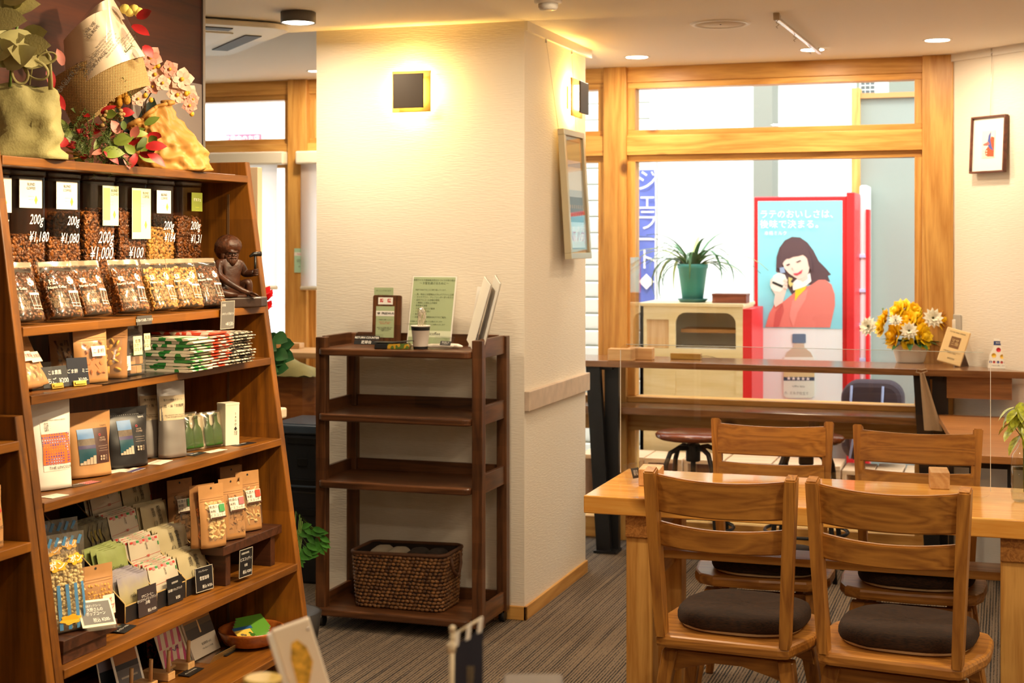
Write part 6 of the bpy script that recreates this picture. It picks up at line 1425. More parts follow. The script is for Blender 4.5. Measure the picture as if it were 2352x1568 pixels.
# vending machine / illuminated poster board
PYW = 8.5
def pz_(px, py, k=0): p = onY(px, py, PYW - .0012 * k); return (p.x, p.z)
(ax_, az_), (bx_, bz_) = pz_(1732, 452), pz_(1945, 1010)
vm = thing('poster_board', 'red-framed poster board with a smiling woman and a bottle outside the window', 'poster', (0, 0, 0))
REDF = mat('frame_red', 'd8242a', .4)
put('cabinet', G().box(ax_, bx_, PYW, PYW + .45, az_, bz_, .006), REDF, vm)
(cx_, cz_), (dx_, dz_) = pz_(1741, 462, 2), pz_(1935, 985, 2)
put('poster_white', G().box(cx_, dx_, PYW - .006, PYW, dz_, cz_), mat('poster_white', 'eef3f2', .5), vm)
zs = pz_(1741, 752)[1]; put('poster_blue', G().box(cx_, dx_, PYW - .008, PYW - .006, zs, cz_), mat('poster_sky', '8fdcea', .5), vm)
put('plinth', G().box(ax_, bx_, PYW + .02, PYW + .45, -.12, bz_), mat('plinth_grey', '8f8f8c', .6), vm)
put('side_ridge', G().box(bx_, bx_ + .045, PYW - .02, PYW + .47, .25, az_ + .02, .004), REDF, vm)
SKIN, HAIR, CORAL = mat('poster_skin', 'f6d6c6', .5), mat('poster_hair', '5c4348', .5), mat('poster_coral', 'e88074', .5)
def zp(name, pts, m, k, lab=None):
    P_ = [pz_(1330 + x / 3.267, 480 + y / 3.267, 0) for x, y in pts]
    o = put(name, G().prism(P_, PYW - .0085 - .0012 * k, PYW - .0078, 'y'), m, vm); return o
zp('hair_back', [(1480, 470), (1484, 360), (1505, 290), (1545, 235), (1600, 208), (1660, 212), (1715, 250), (1760, 310), (1800, 390), (1850, 440), (1892, 490), (1868, 500), (1885, 545), (1830, 530), (1800, 590), (1750, 570), (1700, 560), (1640, 600), (1600, 640), (1570, 590), (1545, 500), (1500, 480)], HAIR, 1)
zp('jacket', [(1400, 885), (1430, 780), (1470, 710), (1540, 690), (1600, 640), (1650, 600), (1740, 570), (1800, 530), (1850, 530), (1895, 565), (1920, 640), (1922, 720), (1905, 800), (1885, 888)], CORAL, 2)
zp('jacket_shadow', [(1460, 885), (1475, 770), (1530, 710), (1540, 760), (1500, 885)], mat('poster_coral_dark', 'd0605a', .5), 3)
zp('lapel', [(1610, 885), (1580, 800), (1600, 690), (1640, 640), (1720, 600), (1700, 680), (1640, 780)], mat('poster_coral_light', 'f09488', .5), 3)
zp('yellow_tie', [(1625, 600), (1710, 575), (1700, 600), (1650, 650), (1622, 690)], mat('poster_yellow', 'e8d230', .5), 4)
zp('scarf', [(1600, 560), (1640, 520), (1735, 480), (1745, 540), (1700, 580), (1610, 610)], WP, 5)
zp('neck', [(1650, 510), (1710, 470), (1720, 520), (1680, 545)], SKIN, 6)
zp('face', [(1528, 400), (1545, 360), (1600, 335), (1670, 335), (1715, 365), (1735, 420), (1722, 480), (1690, 515), (1655, 528), (1620, 510), (1575, 480), (1545, 445)], SKIN, 7)
zp('fringe', [(1490, 440), (1492, 350), (1530, 270), (1600, 240), (1680, 250), (1730, 320), (1752, 400), (1750, 470), (1728, 430), (1716, 372), (1690, 340), (1650, 352), (1610, 358), (1580, 372), (1560, 372), (1540, 392), (1525, 420), (1535, 470)], HAIR, 8)
for pts, m_ in (([(1558, 418), (1580, 408), (1588, 414), (1566, 426)], HAIR), ([(1632, 396), (1662, 382), (1670, 388), (1640, 402)], HAIR), ([(1612, 482), (1645, 478), (1682, 452), (1672, 480), (1640, 497), (1620, 494)], mat('poster_lips', 'd0485a', .5)), ([(1598, 440), (1606, 438), (1612, 452), (1600, 452)], mat('poster_blush', 'eab8a8', .5))): zp('feature', pts, m_, 9)
zp('hand', [(1438, 570), (1440, 530), (1470, 500), (1555, 520), (1568, 570), (1548, 640), (1530, 700), (1475, 735), (1465, 700), (1475, 640), (1450, 600)], SKIN, 9)
zp('cup', [(1462, 500), (1500, 476), (1545, 490), (1562, 530), (1545, 590), (1510, 622), (1470, 615), (1442, 590)], mat('poster_cup', 'f4f2e4', .5), 10)
zp('cup_band', [(1458, 540), (1535, 572), (1530, 590), (1452, 555)], INK, 11); zp('cup_lid', [(1508, 440), (1540, 434), (1550, 475), (1514, 482)], mat('poster_lid', '9aaccc', .5), 10)
for k in range(3): zp('finger', [(1545 + 3 * k, 520 + 26 * k), (1568, 528 + 26 * k), (1566, 545 + 26 * k), (1535, 540 + 26 * k)], SKIN, 12)
zp('gold_scarf_end', [(1575, 510), (1605, 520), (1590, 545), (1612, 560), (1590, 585), (1575, 560)], mat('poster_gold', 'd8c878', .5), 10)
zp('bottle_cap', [(1602, 940), (1610, 935), (1695, 935), (1703, 940), (1703, 1003), (1602, 1003)], mat('poster_cap', '5f7690', .5), 2)
zp('bottle_shoulder', [(1614, 1008), (1690, 1008), (1692, 1035), (1740, 1075), (1768, 1130), (1768, 1230), (1537, 1230), (1537, 1130), (1560, 1075), (1610, 1035)], mat('poster_tan', 'cbb9a0', .5), 2)
zp('bottle_label', [(1537, 1110), (1768, 1110), (1768, 1225), (1537, 1225)], mat('poster_cream', 'eef1e6', .5), 3); zp('label_tan', [(1537, 1215), (1768, 1215), (1768, 1258), (1537, 1258)], mat('poster_tan2', 'd8c48e', .5), 4); zp('label_navy', [(1537, 1258), (1768, 1258), (1768, 1286), (1537, 1286)], mat('poster_navy', '33465e', .5), 4); zp('label_lower', [(1537, 1286), (1768, 1286), (1768, 1395), (1750, 1415), (1555, 1415), (1537, 1395)], mat('poster_mint', 'e2ecdc', .5), 4)
def ptext(s, px, py, sz, m, **k): x, z = pz_(px, py); text(s, sz, m, vm, (x, PYW - .0235, z), name='print', **k)
PW_ = mat('poster_letter', 'fafefe', .5)
ptext('ラテのおいしさは、', 1836, 493, .052, PW_, sx=.95); ptext('後味で決まる。', 1820, 516, .052, PW_); ptext('本格ミルク', 1783, 536, .026, PW_); ptext('★★★★★', 1835, 869, .028, WP); ptext('coffee latte', 1835, 886, .016, INK); ptext('☕  ミルク仕立て', 1830, 902, .018, INK)
# white cooler with red edge behind the board
x0, x1 = onY(1974, 0, 8.78).x, onY(1994, 0, 8.78).x
t = thing('white_cooler', 'white drinks cooler with red trim just right of the poster board', 'cooler', (x0, 8.78, -.12)); hz_ = onY(1970, 425, 8.75).z + .12
put('case', G().box(0, x1 - x0, 0, .2, 0, hz_, .012), mat('cooler_white', 'e6eaea', .4), t); put('red_edge', G().box(x1 - x0 - .012, x1 - x0 + .006, -.012, .1, .1, hz_ - .14), REDF, t)
for k in range(5): put('shelf_lip', G().box(.0, x1 - x0 - .014, -.012, 0, hz_ - .42 - .20 * k, hz_ - .40 - .20 * k, .002), mat('cooler_blue', 'b9c6e4', .4), t)
put('red_band', G().box(0, x1 - x0 - .012, -.004, 0, .1, .5), REDF, t)
# pine cabinet with rounded opening
YC = 8.1
def cz2(px, py): p = onY(px, py, YC); return p.x, p.z
(x0, z1), (x1, _) = cz2(1470, 702), cz2(1706, 702); PI_ = wood('pale_pine', 'e2cc94', 'f0deb0', 'x', .5, ring=6)
cb = thing('pine_cabinet', 'pale pine cabinet with a rounded opening outside under the plant', 'cabinet', (0, YC, 0))
(o0, ot), (o1, ob) = cz2(1551, 717), cz2(1690, 803); (d0, dt), (d1, db) = cz2(1485, 733), cz2(1536, 800); _, zl = cz2(1500, 850)
put('side_panel', G().box(x0, x0 + .02, 0, .38, -.12, z1), PI_, cb); put('side_panel', G().box(x1 - .02, x1, 0.02, .38, -.12, z1), PI_, cb); put('red_side', G().box(x1, x1 + .05, .0, .40, -.12, z1 - .01), REDF, cb)
put('top_board', G().box(x0 - .005, x1 + .005, -.005, .39, z1, z1 + .018, .002), PI_, cb); put('back_panel', G().box(x0, x1, .36, .38, -.12, z1), mat('cab_white', 'eceae4', .6), cb)
# face frame cut round the opening
g = G(); fr_ = .02
for a, b, c_, d__ in ((x0, d0, -.12, z1), (d0, d1, dt, z1), (d0, d1, -.12, db), (d1, o0, -.12, z1), (o0, o1, ot, z1), (o1, x1, -.12, z1), (o0, o1, zl + .06, ob)): g.box(a, b, -.0, .02, c_, d__)
rc = .06
for sx_, xx in ((1, o0), (-1, o1)): g.prism([(xx, ot)] + [(xx + sx_ * (rc - rc * math.cos(R(a))), ot - rc + rc * math.sin(R(a))) for a in range(0, 91, 15)][::1], 0, .02, 'y')
put('face_frame', g, PI_, cb)
put('cabinet_door', G().box(d0, d1, .008, .018, db, dt, .002), wood('pine_door', 'c9a070', 'dcb98a', 'z', .5), cb); put('shelf', G().box(o0 - .02, o1 + .02, .02, .36, ob - .02, ob), mat('cab_white', '0'), cb); put('shelf', G().box(o0, o1, .15, .36, (ot + ob) / 2 - .02, (ot + ob) / 2), wood('cab_shelf', 'b98a58', 'c99a66', 'x', .5), cb)
put('lower_panel', G().box(o0, x1 - .02, .004, .014, -.10, zl + .06, .002), PI_, cb)
ctop = z1 + .0186
# spider plant in a teal pot
p = onY(1591, 698, YC + .15); sp_ = thing('spider_plant', 'spider plant in a teal plastic pot on the pine cabinet outside', 'potted plant', (p.x, YC + .15, ctop))
TEALP = mat('pot_teal', '3c9a90', .4); put('saucer', G().lathe([(.07, 0), (.088, .018), (.084, .02), (.066, .006)], 28), mat('pot_teal_dark', '2c6a62', .4), sp_)
put('pot', G().lathe([(.001, .008), (.058, .008), (.082, .19), (.086, .19), (.088, .215), (.082, .215), (.078, .185), (.001, .18)], 30, cap=False), TEALP, sp_)
SL = mat('spider_leaf', '3f6a3c', .4, var=.3, vscale=15); SL2 = mat('spider_leaf_pale', 'a8b468', .4)
for k in range(44):
    a = rnd.uniform(0, 6.283); e = rnd.uniform(.5, 1.35); L = rnd.uniform(.30, .58); pts = []; n = 9; x = z = 0; x, z = .02, .18
    for i in range(n): pts.append((x * math.cos(a), x * math.sin(a) * .8, z)); x += L / n * math.cos(e); z += L / n * math.sin(e); e -= (1.35 if k % 3 else 2.6) / n * 1.35
    if k > 38: pts = [(q[0], q[1], q[2]) for q in pts]
    g = G(); V = []
    for i, q in enumerate(pts):
        q = Vector(q); s_ = Vector((-math.sin(a), math.cos(a), 0)); wd = .013 * (1 - (i / (n - 1)) ** 2) + .0008; V.append([g.bm.verts.new(q - s_ * wd + Vector((0, 0, .003))), g.bm.verts.new(q), g.bm.verts.new(q + s_ * wd + Vector((0, 0, .003)))])
    for i in range(n - 1):
        for j in range(2): f = g.bm.faces.new((V[i][j], V[i][j + 1], V[i + 1][j + 1], V[i + 1][j])); f.smooth = True
    put('leaf', g, SL if k % 4 else SL2, sp_)
p = onY(1679, 690, YC + .12); t = thing('wooden_box', 'small reddish brown box beside the spider plant', 'box', (p.x, YC + .12, ctop)); put('box', G().box(-.095, .095, -.06, .06, 0, .04, .002), wood('red_box', '6a3424', '8a4a34', 'x', .4), t); put('lid', G().box(-.097, .097, -.062, .062, .04, .052, .002), wood('red_box', '0', '0', 'x'), t)
# backpack on a low crate
p = onY(2006, 935, 8.05); bkx = p.x; t = thing('backpack', 'dark maroon backpack with grey straps behind the window, below the counter', 'backpack', (bkx, 7.95, .36))
g = G().prism(rrect(-.16, .16, 0, .42, .09, 6), 0, .17, 'y', bev=.03); put('bag', g, mat('backpack_dark', '34262e', .8, bump=.5, bscale=30), t); put('front_pocket', G().prism(rrect(-.11, .11, .04, .24, .05, 6), -.04, .02, 'y', bev=.015), mat('backpack_maroon', '4a2430', .8), t)
for x in (-.10, .06): put('strap', G().tube([(x, -.03, .40), (x - .005, -.05, .28), (x + .01, -.055, .12), (x - .01, -.03, .02)], .013, 6, flat=.5), mat('strap_grey', '8a93b4', .6), t)
# wooden crates outside, behind the lower panes
CRW = wood('crate_wood', 'c9a27a', 'dcba94', 'x', .6, ring=8); CRD = wood('crate_dark', '8a5a44', 'a06a50', 'y', .6)
def crate(label, px0, px1, dy=0, h_=.355):
    y = 7.75 + dy; xa, xb = onY(px0, 0, y).x, onY(px1, 0, y).x; t = thing('wooden_crate', label, 'crate', (xa, y, -.12), group='wooden crates along the outside of the glass'); w_ = xb - xa; H = h_ + .12; b_ = .022
    put('top_board', G().box(0, w_, 0, .28, H - b_, H, .002), CRW, t); put('bottom_board', G().box(0, w_, 0, .28, 0, b_, .002), CRW, t)
    for x in (0, w_ - b_): put('side_board', G().box(x, x + b_, 0, .28, b_, H - b_, .002), CRW, t)
    put('back_board', G().box(b_, w_ - b_, .25, .27, b_, H - b_), CRD, t)
    put('hand_hole', G().lathe([(.001, .2485), (.02, .2485), (.02, .25)], 12, cap=False), INK, t, loc=(w_ / 2, 0, H * .6), rot=(R(-90), 0, 0)).location.y = 0
crs = [(1330, 1388, 'crate nearest the pillar, behind the left counter leg'), (1392, 1478, 'crate behind the black counter leg and window post'), (1480, 1566, 'wide crate left behind the round stool'), (1570, 1660, 'crate directly behind the round stool'), (1664, 1770, 'wide crate seen under the far left chair back'), (1774, 1850, 'crate with a red-brown inside under the far left chair back'), (1854, 1930, 'crate between the two far chairs'), (1934, 2006, 'crate seen under the far right chair back'), (2010, 2072, 'small open crate near the right window post'), (2076, 2140, 'last crate at the right window post')]
for a, b, lb in crs: crate(lb, a, b, rnd.uniform(-.01, .03) + (.03 if a > 1930 else 0), .355 - (.02 if a > 1930 else 0))
# far left: red shop sign and grey facade
xa = onY(518, 0, 10.8).x; xb = onY(594, 0, 10.8).x; za, zb__ = onY(556, 330, 10.8).z, onY(556, 308, 10.8).z
t = thing('street_sign', 'small red and white shop sign seen through the left top pane', 'sign', (xa, 10.8, za)); put('board', G().box(0, xb - xa, 0, .05, 0, zb__ - za), mat('sign_pinkred', 'd8506a', .5), t); text('営業中のお店', .055, WP, t, ((xb - xa) / 2, -.004, (zb__ - za) / 2), name='print'); put('arm', G().box(0, .05, .05, .42, 0, .05), BLACKM, t)
struct('wall_street_left', G().box(onY(505, 0, 11.1).x, onY(600, 0, 11.1).x, 11.1, 11.2, 2.3, 4.4), mat('street_pale_grey', 'c4c6c4', .8))
# ================================================================ on top of the display shelf
ZTOP = 1.7226
def frame_at(px, py, x0=-2.32):
    """a spot above the shelf and the heading that faces the shop"""
    p = onX(px, py, x0); r = ray(px, 0); return p, math.atan2(-r.x, r.y), (p.y / ray(px, 0).y) / F
SAGE = mat('sage_cloth', '99905c', .75, var=.12, vscale=12, bump=.5, bscale=200); SAGEL = mat('sage_leaf', 'bab478', .6, var=.25, vscale=15)
p, hd, S_ = frame_at(48, 362, -2.31)
t = thing('sage_fabric_bag', 'sage green fabric gift bag with ribbon loops and felt leaves, top left', 'gift bag', (p.x, p.y, ZTOP), rot=(0, 0, hd))
def crumple_bag(w_, d_, h_, tops, seed, nz=.008, n=36, m=14):
    g = G(); V = []
    for j in range(m + 1):
        v = j / m; f = 1 + (tops - 1) * v; ring = []
        for i in range(n):
            a = 6.2832 * i / n; c, q = math.cos(a), math.sin(a); e = 3.2 - 1.2 * v
            x = abs(c) ** (2 / e) * math.copysign(1, c) * w_ / 2 * f; y = abs(q) ** (2 / e) * math.copysign(1, q) * d_ / 2 * (f if v < .8 else f * (1 - (v - .8) * 2)); dd = noise.noise(Vector((x * 22 + seed, y * 22, v * 4.5 + seed))) * nz * (0 if j == 0 else 1)
            ring.append(g.bm.verts.new((x + dd * c * 2, y + dd * q * 2, v * h_ + dd * (v > .95))))
        V.append(ring)
    for j in range(m):
        for i in range(n): f = g.bm.faces.new((V[j][i], V[j][(i + 1) % n], V[j + 1][(i + 1) % n], V[j + 1][i])); f.smooth = True
    g.bm.faces.new(V[0][::-1]); return g
put('bag_body', crumple_bag(.225, .11, .185, .74, 3, .014), SAGE, t)
def loop(cx, cz, rx, rz_, tilt=0, y=-.06): return [(cx + rx * math.cos(a) * math.cos(tilt) - rz_ * math.sin(a) * math.sin(tilt), y - .01 * math.sin(a), cz + rx * math.cos(a) * math.sin(tilt) + rz_ * math.sin(a) * math.cos(tilt)) for a in (6.2832 * k / 24 for k in range(25))]
for c_ in ((.035, .215, .030, .020, -.5), (-.002, .205, .018, .024, .2), (.06, .245, .022, .012, .3)): put('ribbon_loop', G().tube(loop(*c_), .0035, 6, cap=False, flat=.5), SAGE, t)
put('handle', G().tube([(.02, -.04, .18), (.03, -.045, .25), (.05, -.045, .28), (.065, -.04, .25), (.07, -.035, .17)], .006, 6, flat=.4), SAGE, t)
for k in range(22):
    x = -.09 + .14 * rnd.random(); z = .20 + .19 * rnd.random(); a = rnd.uniform(-1.4, 1.4)
    put('felt_leaf', leaf(G(), (x, -.03 - .04 * rnd.random(), z), (math.sin(a), -.35, math.cos(a) * .4 - .15), (0, -1, .3), .09, .06, rnd.uniform(-.2, .4), 5), SAGEL if k % 3 else SAGE, t)
put('stem', G().tube([(-.03, -.02, .12), (-.02, -.04, .25), (.0, -.04, .38)], .004, 6), STEMG, t)
for k in range(7):
    a = k * .9; put('felt_flower', leaf(G(), (-.06, -.05, .34), (math.cos(a), -.3, math.sin(a)), (0, -1, 0), .06, .045, .2, 4), SAGE, t)

# upside-down bouquet wrapped in newspaper and burlap
def burlap():
    m, tt, pb = newmat('burlap'); N = tt.nodes.new; L = tt.links.new; tc = N('ShaderNodeTexCoord'); a = N('ShaderNodeTexWave'); a.inputs['Scale'].default_value = 75; a.bands_direction = 'X'; b = N('ShaderNodeTexWave'); b.inputs['Scale'].default_value = 75; b.bands_direction = 'Z'
    L(tc.outputs['Object'], a.inputs[0]); L(tc.outputs['Object'], b.inputs[0]); mx = N('ShaderNodeMath'); mx.operation = 'MULTIPLY'; L(a.outputs['Fac'], mx.inputs[0]); L(b.outputs['Fac'], mx.inputs[1]); cr = N('ShaderNodeValToRGB'); e = cr.color_ramp.elements; e[0].color = lin('9a7848'); e[1].position = .5; e[1].color = lin('d8b87c'); L(mx.outputs[0], cr.inputs[0]); L(cr.outputs[0], pb.inputs['Base Color']); pb.inputs['Roughness'].default_value = .9
    bp = N('ShaderNodeBump'); bp.inputs['Distance'].default_value = .002; L(mx.outputs[0], bp.inputs['Height']); L(bp.outputs[0], pb.inputs['Normal']); return m
BX, BY = 235, 362
p, hd, S_ = frame_at(BX, BY, -2.33)
bq = thing('wrapped_bouquet', 'bouquet wrapped in printed paper and burlap, leaning on the shelf top', 'bouquet', (p.x, p.y, ZTOP), rot=(0, 0, hd))
def L2(px, py, dy=0): return Vector(((px - BX) * S_, dy, (BY - py) * S_))
def patch4(A, B, C, D, bulge, base=0, n=12, m=10, edge=0):
    """A bottom-left B bottom-right C top-right D top-left in photo columns"""
    g = G(); A, B, C, D = (Vector((q[0], 0, q[1])) for q in (A, B, C, D))
    def f(u, v):
        q = (A.lerp(B, u)).lerp(D.lerp(C, u), v); b = bulge * math.sin(math.pi * min(1, max(0, u))) ** .8
        w_ = L2(q.x, q.z + edge * math.sin(math.pi * u)); w_.y = base - b; return w_
    return g.grid(f, n, m)
put('burlap_wrap', patch4((178, 288), (342, 175), (325, 110), (122, 168), .075, -.02, edge=-18), burlap(), bq)
put('burlap_back', patch4((185, 270), (335, 175), (325, 100), (130, 160), -.04, .0), burlap(), bq)
NP = mat('newsprint_wrap', 'e6d2b8', .35)
put('paper_wrap', patch4((158, 205), (330, 108), (262, 2), (150, 78), .082, -.022, edge=-8), NP, bq); put('paper_flap', patch4((168, 70), (285, 22), (258, -25), (205, 12), .06, .0), NP, bq)
put('clear_wrap', patch4((150, 80), (325, 95), (275, -12), (215, -5), .09, -.024), clear('wrap_film', 'ffffff', .15, .15), bq)
PRI = mat('newsprint_ink', '4a4038', .7)
rots = (R(90), R(33), 0)
def wt(s, px, py, sz, **k):
    q = L2(px, py); u = (px - 135) / 195; q.y = -.024 - .084 * math.sin(math.pi * min(1, max(0.05, u))) ** .8
    text(s, sz, PRI, bq, q, Euler((R(90), R(-52), R(6 - 12 * u))), name='print', **k)
wt('UN QUOTIDIEN', 168, 160, .020); wt('LA NATURE NE FAIT', 182, 148, .017); wt('LA CLEF\nMAGIQUE', 205, 150, .010); wt('LA VIE EST\nUN VOYAGE', 218, 132, .014); wt('UNE VIE\nDE REVE', 212, 62, .012); wt('les petites lettres du\njournal de la maison\nsur les chemins de la\nville et de la mer\nles jours de la belle\nsaison au bord de l eau', 250, 90, .0075, sp=.95); wt('texte du journal\nimprime en petit\nsur le papier de\nfleurs du marche', 292, 78, .007)
# sprigs, red leaves and stems below
REDL = mat('poinsettia_red', 'a01418', .45, var=.25, vscale=25); PKL = mat('poinsettia_pink', 'b8685a', .5, var=.2, vscale=25); GRL = mat('leaf_olive', '6b7a2c', .5, var=.3); FERN = mat('fern_green', '4a5a20', .6)
for (px, py, L_, W_, a, m_) in ((335, 345, .07, .035, -.5, REDL), (330, 320, .07, .04, .1, REDL), (300, 300, .05, .035, 1.2, PKL), (270, 290, .05, .04, 2.0, PKL), (310, 335, .06, .03, -2.0, REDL), (285, 350, .06, .03, -1.3, PKL), (215, 300, .06, .035, 2.6, REDL), (240, 330, .06, .035, -.6, REDL), (185, 320, .05, .03, 2.9, REDL), (150, 140, .06, .035, 1.9, PKL), (118, 150, .07, .035, -1.2, REDL), (128, 200, .08, .04, -1.0, REDL), (300, 45, .07, .04, -.5, REDL), (310, 25, .06, .04, .3, REDL), (325, 90, .05, .04, -.8, REDL), (260, 310, .07, .05, .3, GRL), (235, 350, .07, .05, .1, GRL), (140, 260, .08, .06, -1.3, GRL), (160, 285, .06, .05, -.9, GRL), (300, 292, .05, .03, .2, GRL), (205, 340, .06, .04, 2.4, GRL)):
    put('leaf', leaf(G(), L2(px, min(py, 335), -.05 - .04 * rnd.random()), (math.cos(a), -.3, math.sin(a)), (.3, -1, .3), L_ * .78, W_ * .72, rnd.uniform(-.3, .5), 5), m_, bq)
for k in range(46):
    px, py = rnd.uniform(150, 340), rnd.uniform(240, 340); a = rnd.uniform(-3.1, 3.1)
    put('leaf', leaf(G(), L2(px, py, -.02 - .06 * rnd.random()), (math.cos(a), -.35, math.sin(a)), (rnd.uniform(-.4, .4), -1, .3), rnd.uniform(.025, .05), rnd.uniform(.015, .03), rnd.uniform(-.6, .8), 5), (REDL, GRL, PKL, GRL, FERN, REDL)[k % 6], bq)
for k in range(5): put('stem', G().tube([L2(145 + 4 * k, 285 + 16 * k, -.05), L2(195 + 2 * k, 352 - 3 * k, -.04)], .003, 6), mat('stem_tan', 'a8843c', .6), bq)
def sprig(px0, py0, px1, py1, nn, ln, m_, nm='fern_sprig'):
    g = G(); a, b = L2(px0, py0, -.07), L2(px1, py1, -.085); ax = (b - a).normalized(); g.tube([a, b], .0011, 4)
    for k in range(nn):
        q = a.lerp(b, (k + 1) / nn); an = rnd.uniform(0, 6.28); s_ = ax.orthogonal().normalized(); s_ = Matrix.Rotation(an, 3, ax) @ s_; l_ = ln * rnd.uniform(.6, 1.1); g.tube([q, q + (s_ + ax * .5).normalized() * l_], [.0009, .0004], 3, cap=False)
    return put(nm, g, m_, bq)
for _ in range(32):
    x, y = rnd.uniform(190, 265), rnd.uniform(230, 340); an = rnd.uniform(-2.4, -.7); L_ = rnd.uniform(35, 60); sprig(x, y, x + L_ * math.cos(an), y - L_ * math.sin(an), 26, .013, FERN)
sprig(275, 120, 300, 90, 16, .012, FERN); sprig(300, 210, 280, 165, 20, .012, FERN); sprig(155, 265, 175, 300, 16, .014, FERN)
for k in range(26): put('dried_flower', G().ball(L2(rnd.uniform(225, 285), rnd.uniform(235, 275), -.06 - .02 * rnd.random()), .007, 7, (1, 1, .8)), mat('dried_tan', '9a7a48', .8, bump=1, bscale=200), bq)
for k in range(12): put('dried_flower', G().ball(L2(rnd.uniform(255, 290), rnd.uniform(185, 235), -.04 - .02 * rnd.random()), .011, 8, (1, 1, 1.2)), mat('dried_amber', 'b8801c', .8, bump=1, bscale=200), bq)
for k in range(4): put('yellow_flower', G().ball(L2(285 + 10 * k, 5 + 6 * (k % 2), -.05), .014, 8), mat('dried_yellow', 'd8c060', .7), bq)
# orchid with dark leaves
p, hd, S_ = frame_at(335, 362, -2.43); BX, BY = 335, 362
oc = thing('orchid', 'artificial pink orchid with yellow buds arching behind the paper bag', 'flowers', (p.x, p.y, ZTOP), rot=(0, 0, hd))
put('pot', G().lathe([(.001, .001), (.035, 0), (.045, .07), (.04, .07), (.001, .06)], 20, cap=False), mat('orchid_pot', '4a4640', .5), oc)
DL = mat('orchid_leaf', '18261a', .3)
for (x0, y0, a, L_, W_) in ((330, 290, 1.35, .13, .06), (325, 290, 2.2, .12, .05), (320, 285, 2.9, .09, .04), (345, 290, .7, .10, .05), (350, 300, .2, .11, .04)): put('leaf', leaf(G(), L2(x0, y0, -.02), (math.cos(a), -.2, math.sin(a)), (0, -1, .1), L_, W_, .2, 6), DL, oc)
DST = mat('orchid_stem', '4a3418', .5)
for pts in (((330, 300), (335, 200), (350, 175), (385, 170), (420, 195), (440, 230)), ((335, 280), (330, 190), (345, 150), (372, 125), (390, 130)), ((332, 250), (322, 190), (318, 165))): put('stem', G().tube([L2(a, b, -.03) for a, b in pts], .0022, 6), DST, oc)
OP = [mat('orchid_pink', 'e0a08c', .5, var=.12, vscale=40), mat('orchid_pale', 'f0c8b0', .5)]; OY = mat('orchid_yellow', 'e0b030', .5)
for (px, py, r_) in ((345, 102, .034), (355, 140, .03), (350, 168, .022), (318, 196, .022), (338, 160, .026), (388, 128, .026), (415, 150, .034), (405, 185, .030), (430, 180, .026), (432, 210, .022), (372, 160, .024), (395, 165, .024), (440, 195, .018)):
    g = G(); q = L2(px, py, -.04 - .02 * rnd.random())
    a0 = rnd.uniform(0, 1.2)
    for k in range(5): a = a0 + 1.2566 * k; leaf(g, q, (math.cos(a), -.45, math.sin(a)), (0, -1, 0), r_, r_ * 1.15, .45, 5)
    f = put('blossom', g, OP[rnd.random() > .5], oc); put('blossom_centre', G().ball(q + Vector((0, -.006, 0)), r_ * .2, 7), OY, f)
for (px, py) in ((352, 122), (362, 120), (385, 148), (398, 148), (334, 188), (346, 198), (425, 182), (436, 198), (437, 228), (390, 122)): put('bud', G().ball(L2(px, py, -.05), .0075, 9, (1, 1, 1.1)), OY, oc)
# crumpled paper bag
p, hd, S_ = frame_at(402, 380, -2.30)
t = thing('crumpled_paper_bag', 'crumpled yellow-brown paper bag with a folded rim at the right end of the shelf top', 'paper bag', (p.x, p.y, ZTOP), rot=(0, 0, hd))
def crag(w0, w1, h_, seed):
    g = G(); n, m = 84, 40; V = []
    for j in range(m + 1):
        v = j / m; ring = []
        for i in range(n):
            a = 6.2832 * i / n; q = Vector((math.cos(a), math.sin(a), 0)); dd = noise.voronoi(Vector((q.x * 2.4 + seed, q.y * 2.4, v * 4)))[0][0] * .040 + noise.voronoi(Vector((q.x * 5 - seed, q.y * 5, v * 9)))[0][0] * .020 - .022
            r_ = (w0 * (1 - v) + w1 * v) * (.75 + .35 * math.sin(math.pi * min(1, v * 1.1 + .12))) + (dd if j else dd * .3)
            ring.append(g.bm.verts.new((q.x * r_ - .075 * v ** 1.3, q.y * r_ * .62, v * h_ * (1 + .22 * q.x * v))))
        V.append(ring)
    for j in range(m):
        for i in range(n): g.bm.faces.new((V[j][i], V[j][(i + 1) % n], V[j + 1][(i + 1) % n], V[j + 1][i]))
    g.bm.faces.new(V[0][::-1]); return g, [v.co.copy() for v in V[-1]]
g, top = crag(.098, .058, .165, 7); PB = mat('paper_bag_tan', 'bd8a42', .55, var=.06, vscale=10); [setattr(f, 'smooth', True) for f in g.bm.faces]; put('bag_body', g, PB, t)
put('folded_rim', G().tube([q * 1.0 for q in top] + [top[0]], [.009 + .002 * math.sin(i * .5) for i in range(len(top) + 1)], 8, flat=.7), PB, t)

# ================================================================ beyond the shelf, left of the pillar
TAN = mat('tan_board', 'e6cfae', .6)
xb_ = onY(592, 0, 4.16).x; t = thing('partition_board', 'tall narrow cream board standing just behind the display shelf', 'board', (xb_ - .06, 4.16, 0)); put('panel', G().box(-.06, .06, 0, .03, 0, onY(580, 384, 4.16).z, .002), TAN, t)
put('foot', G().box(-.06, .05, 0, .05, 0, .02), TAN, t)
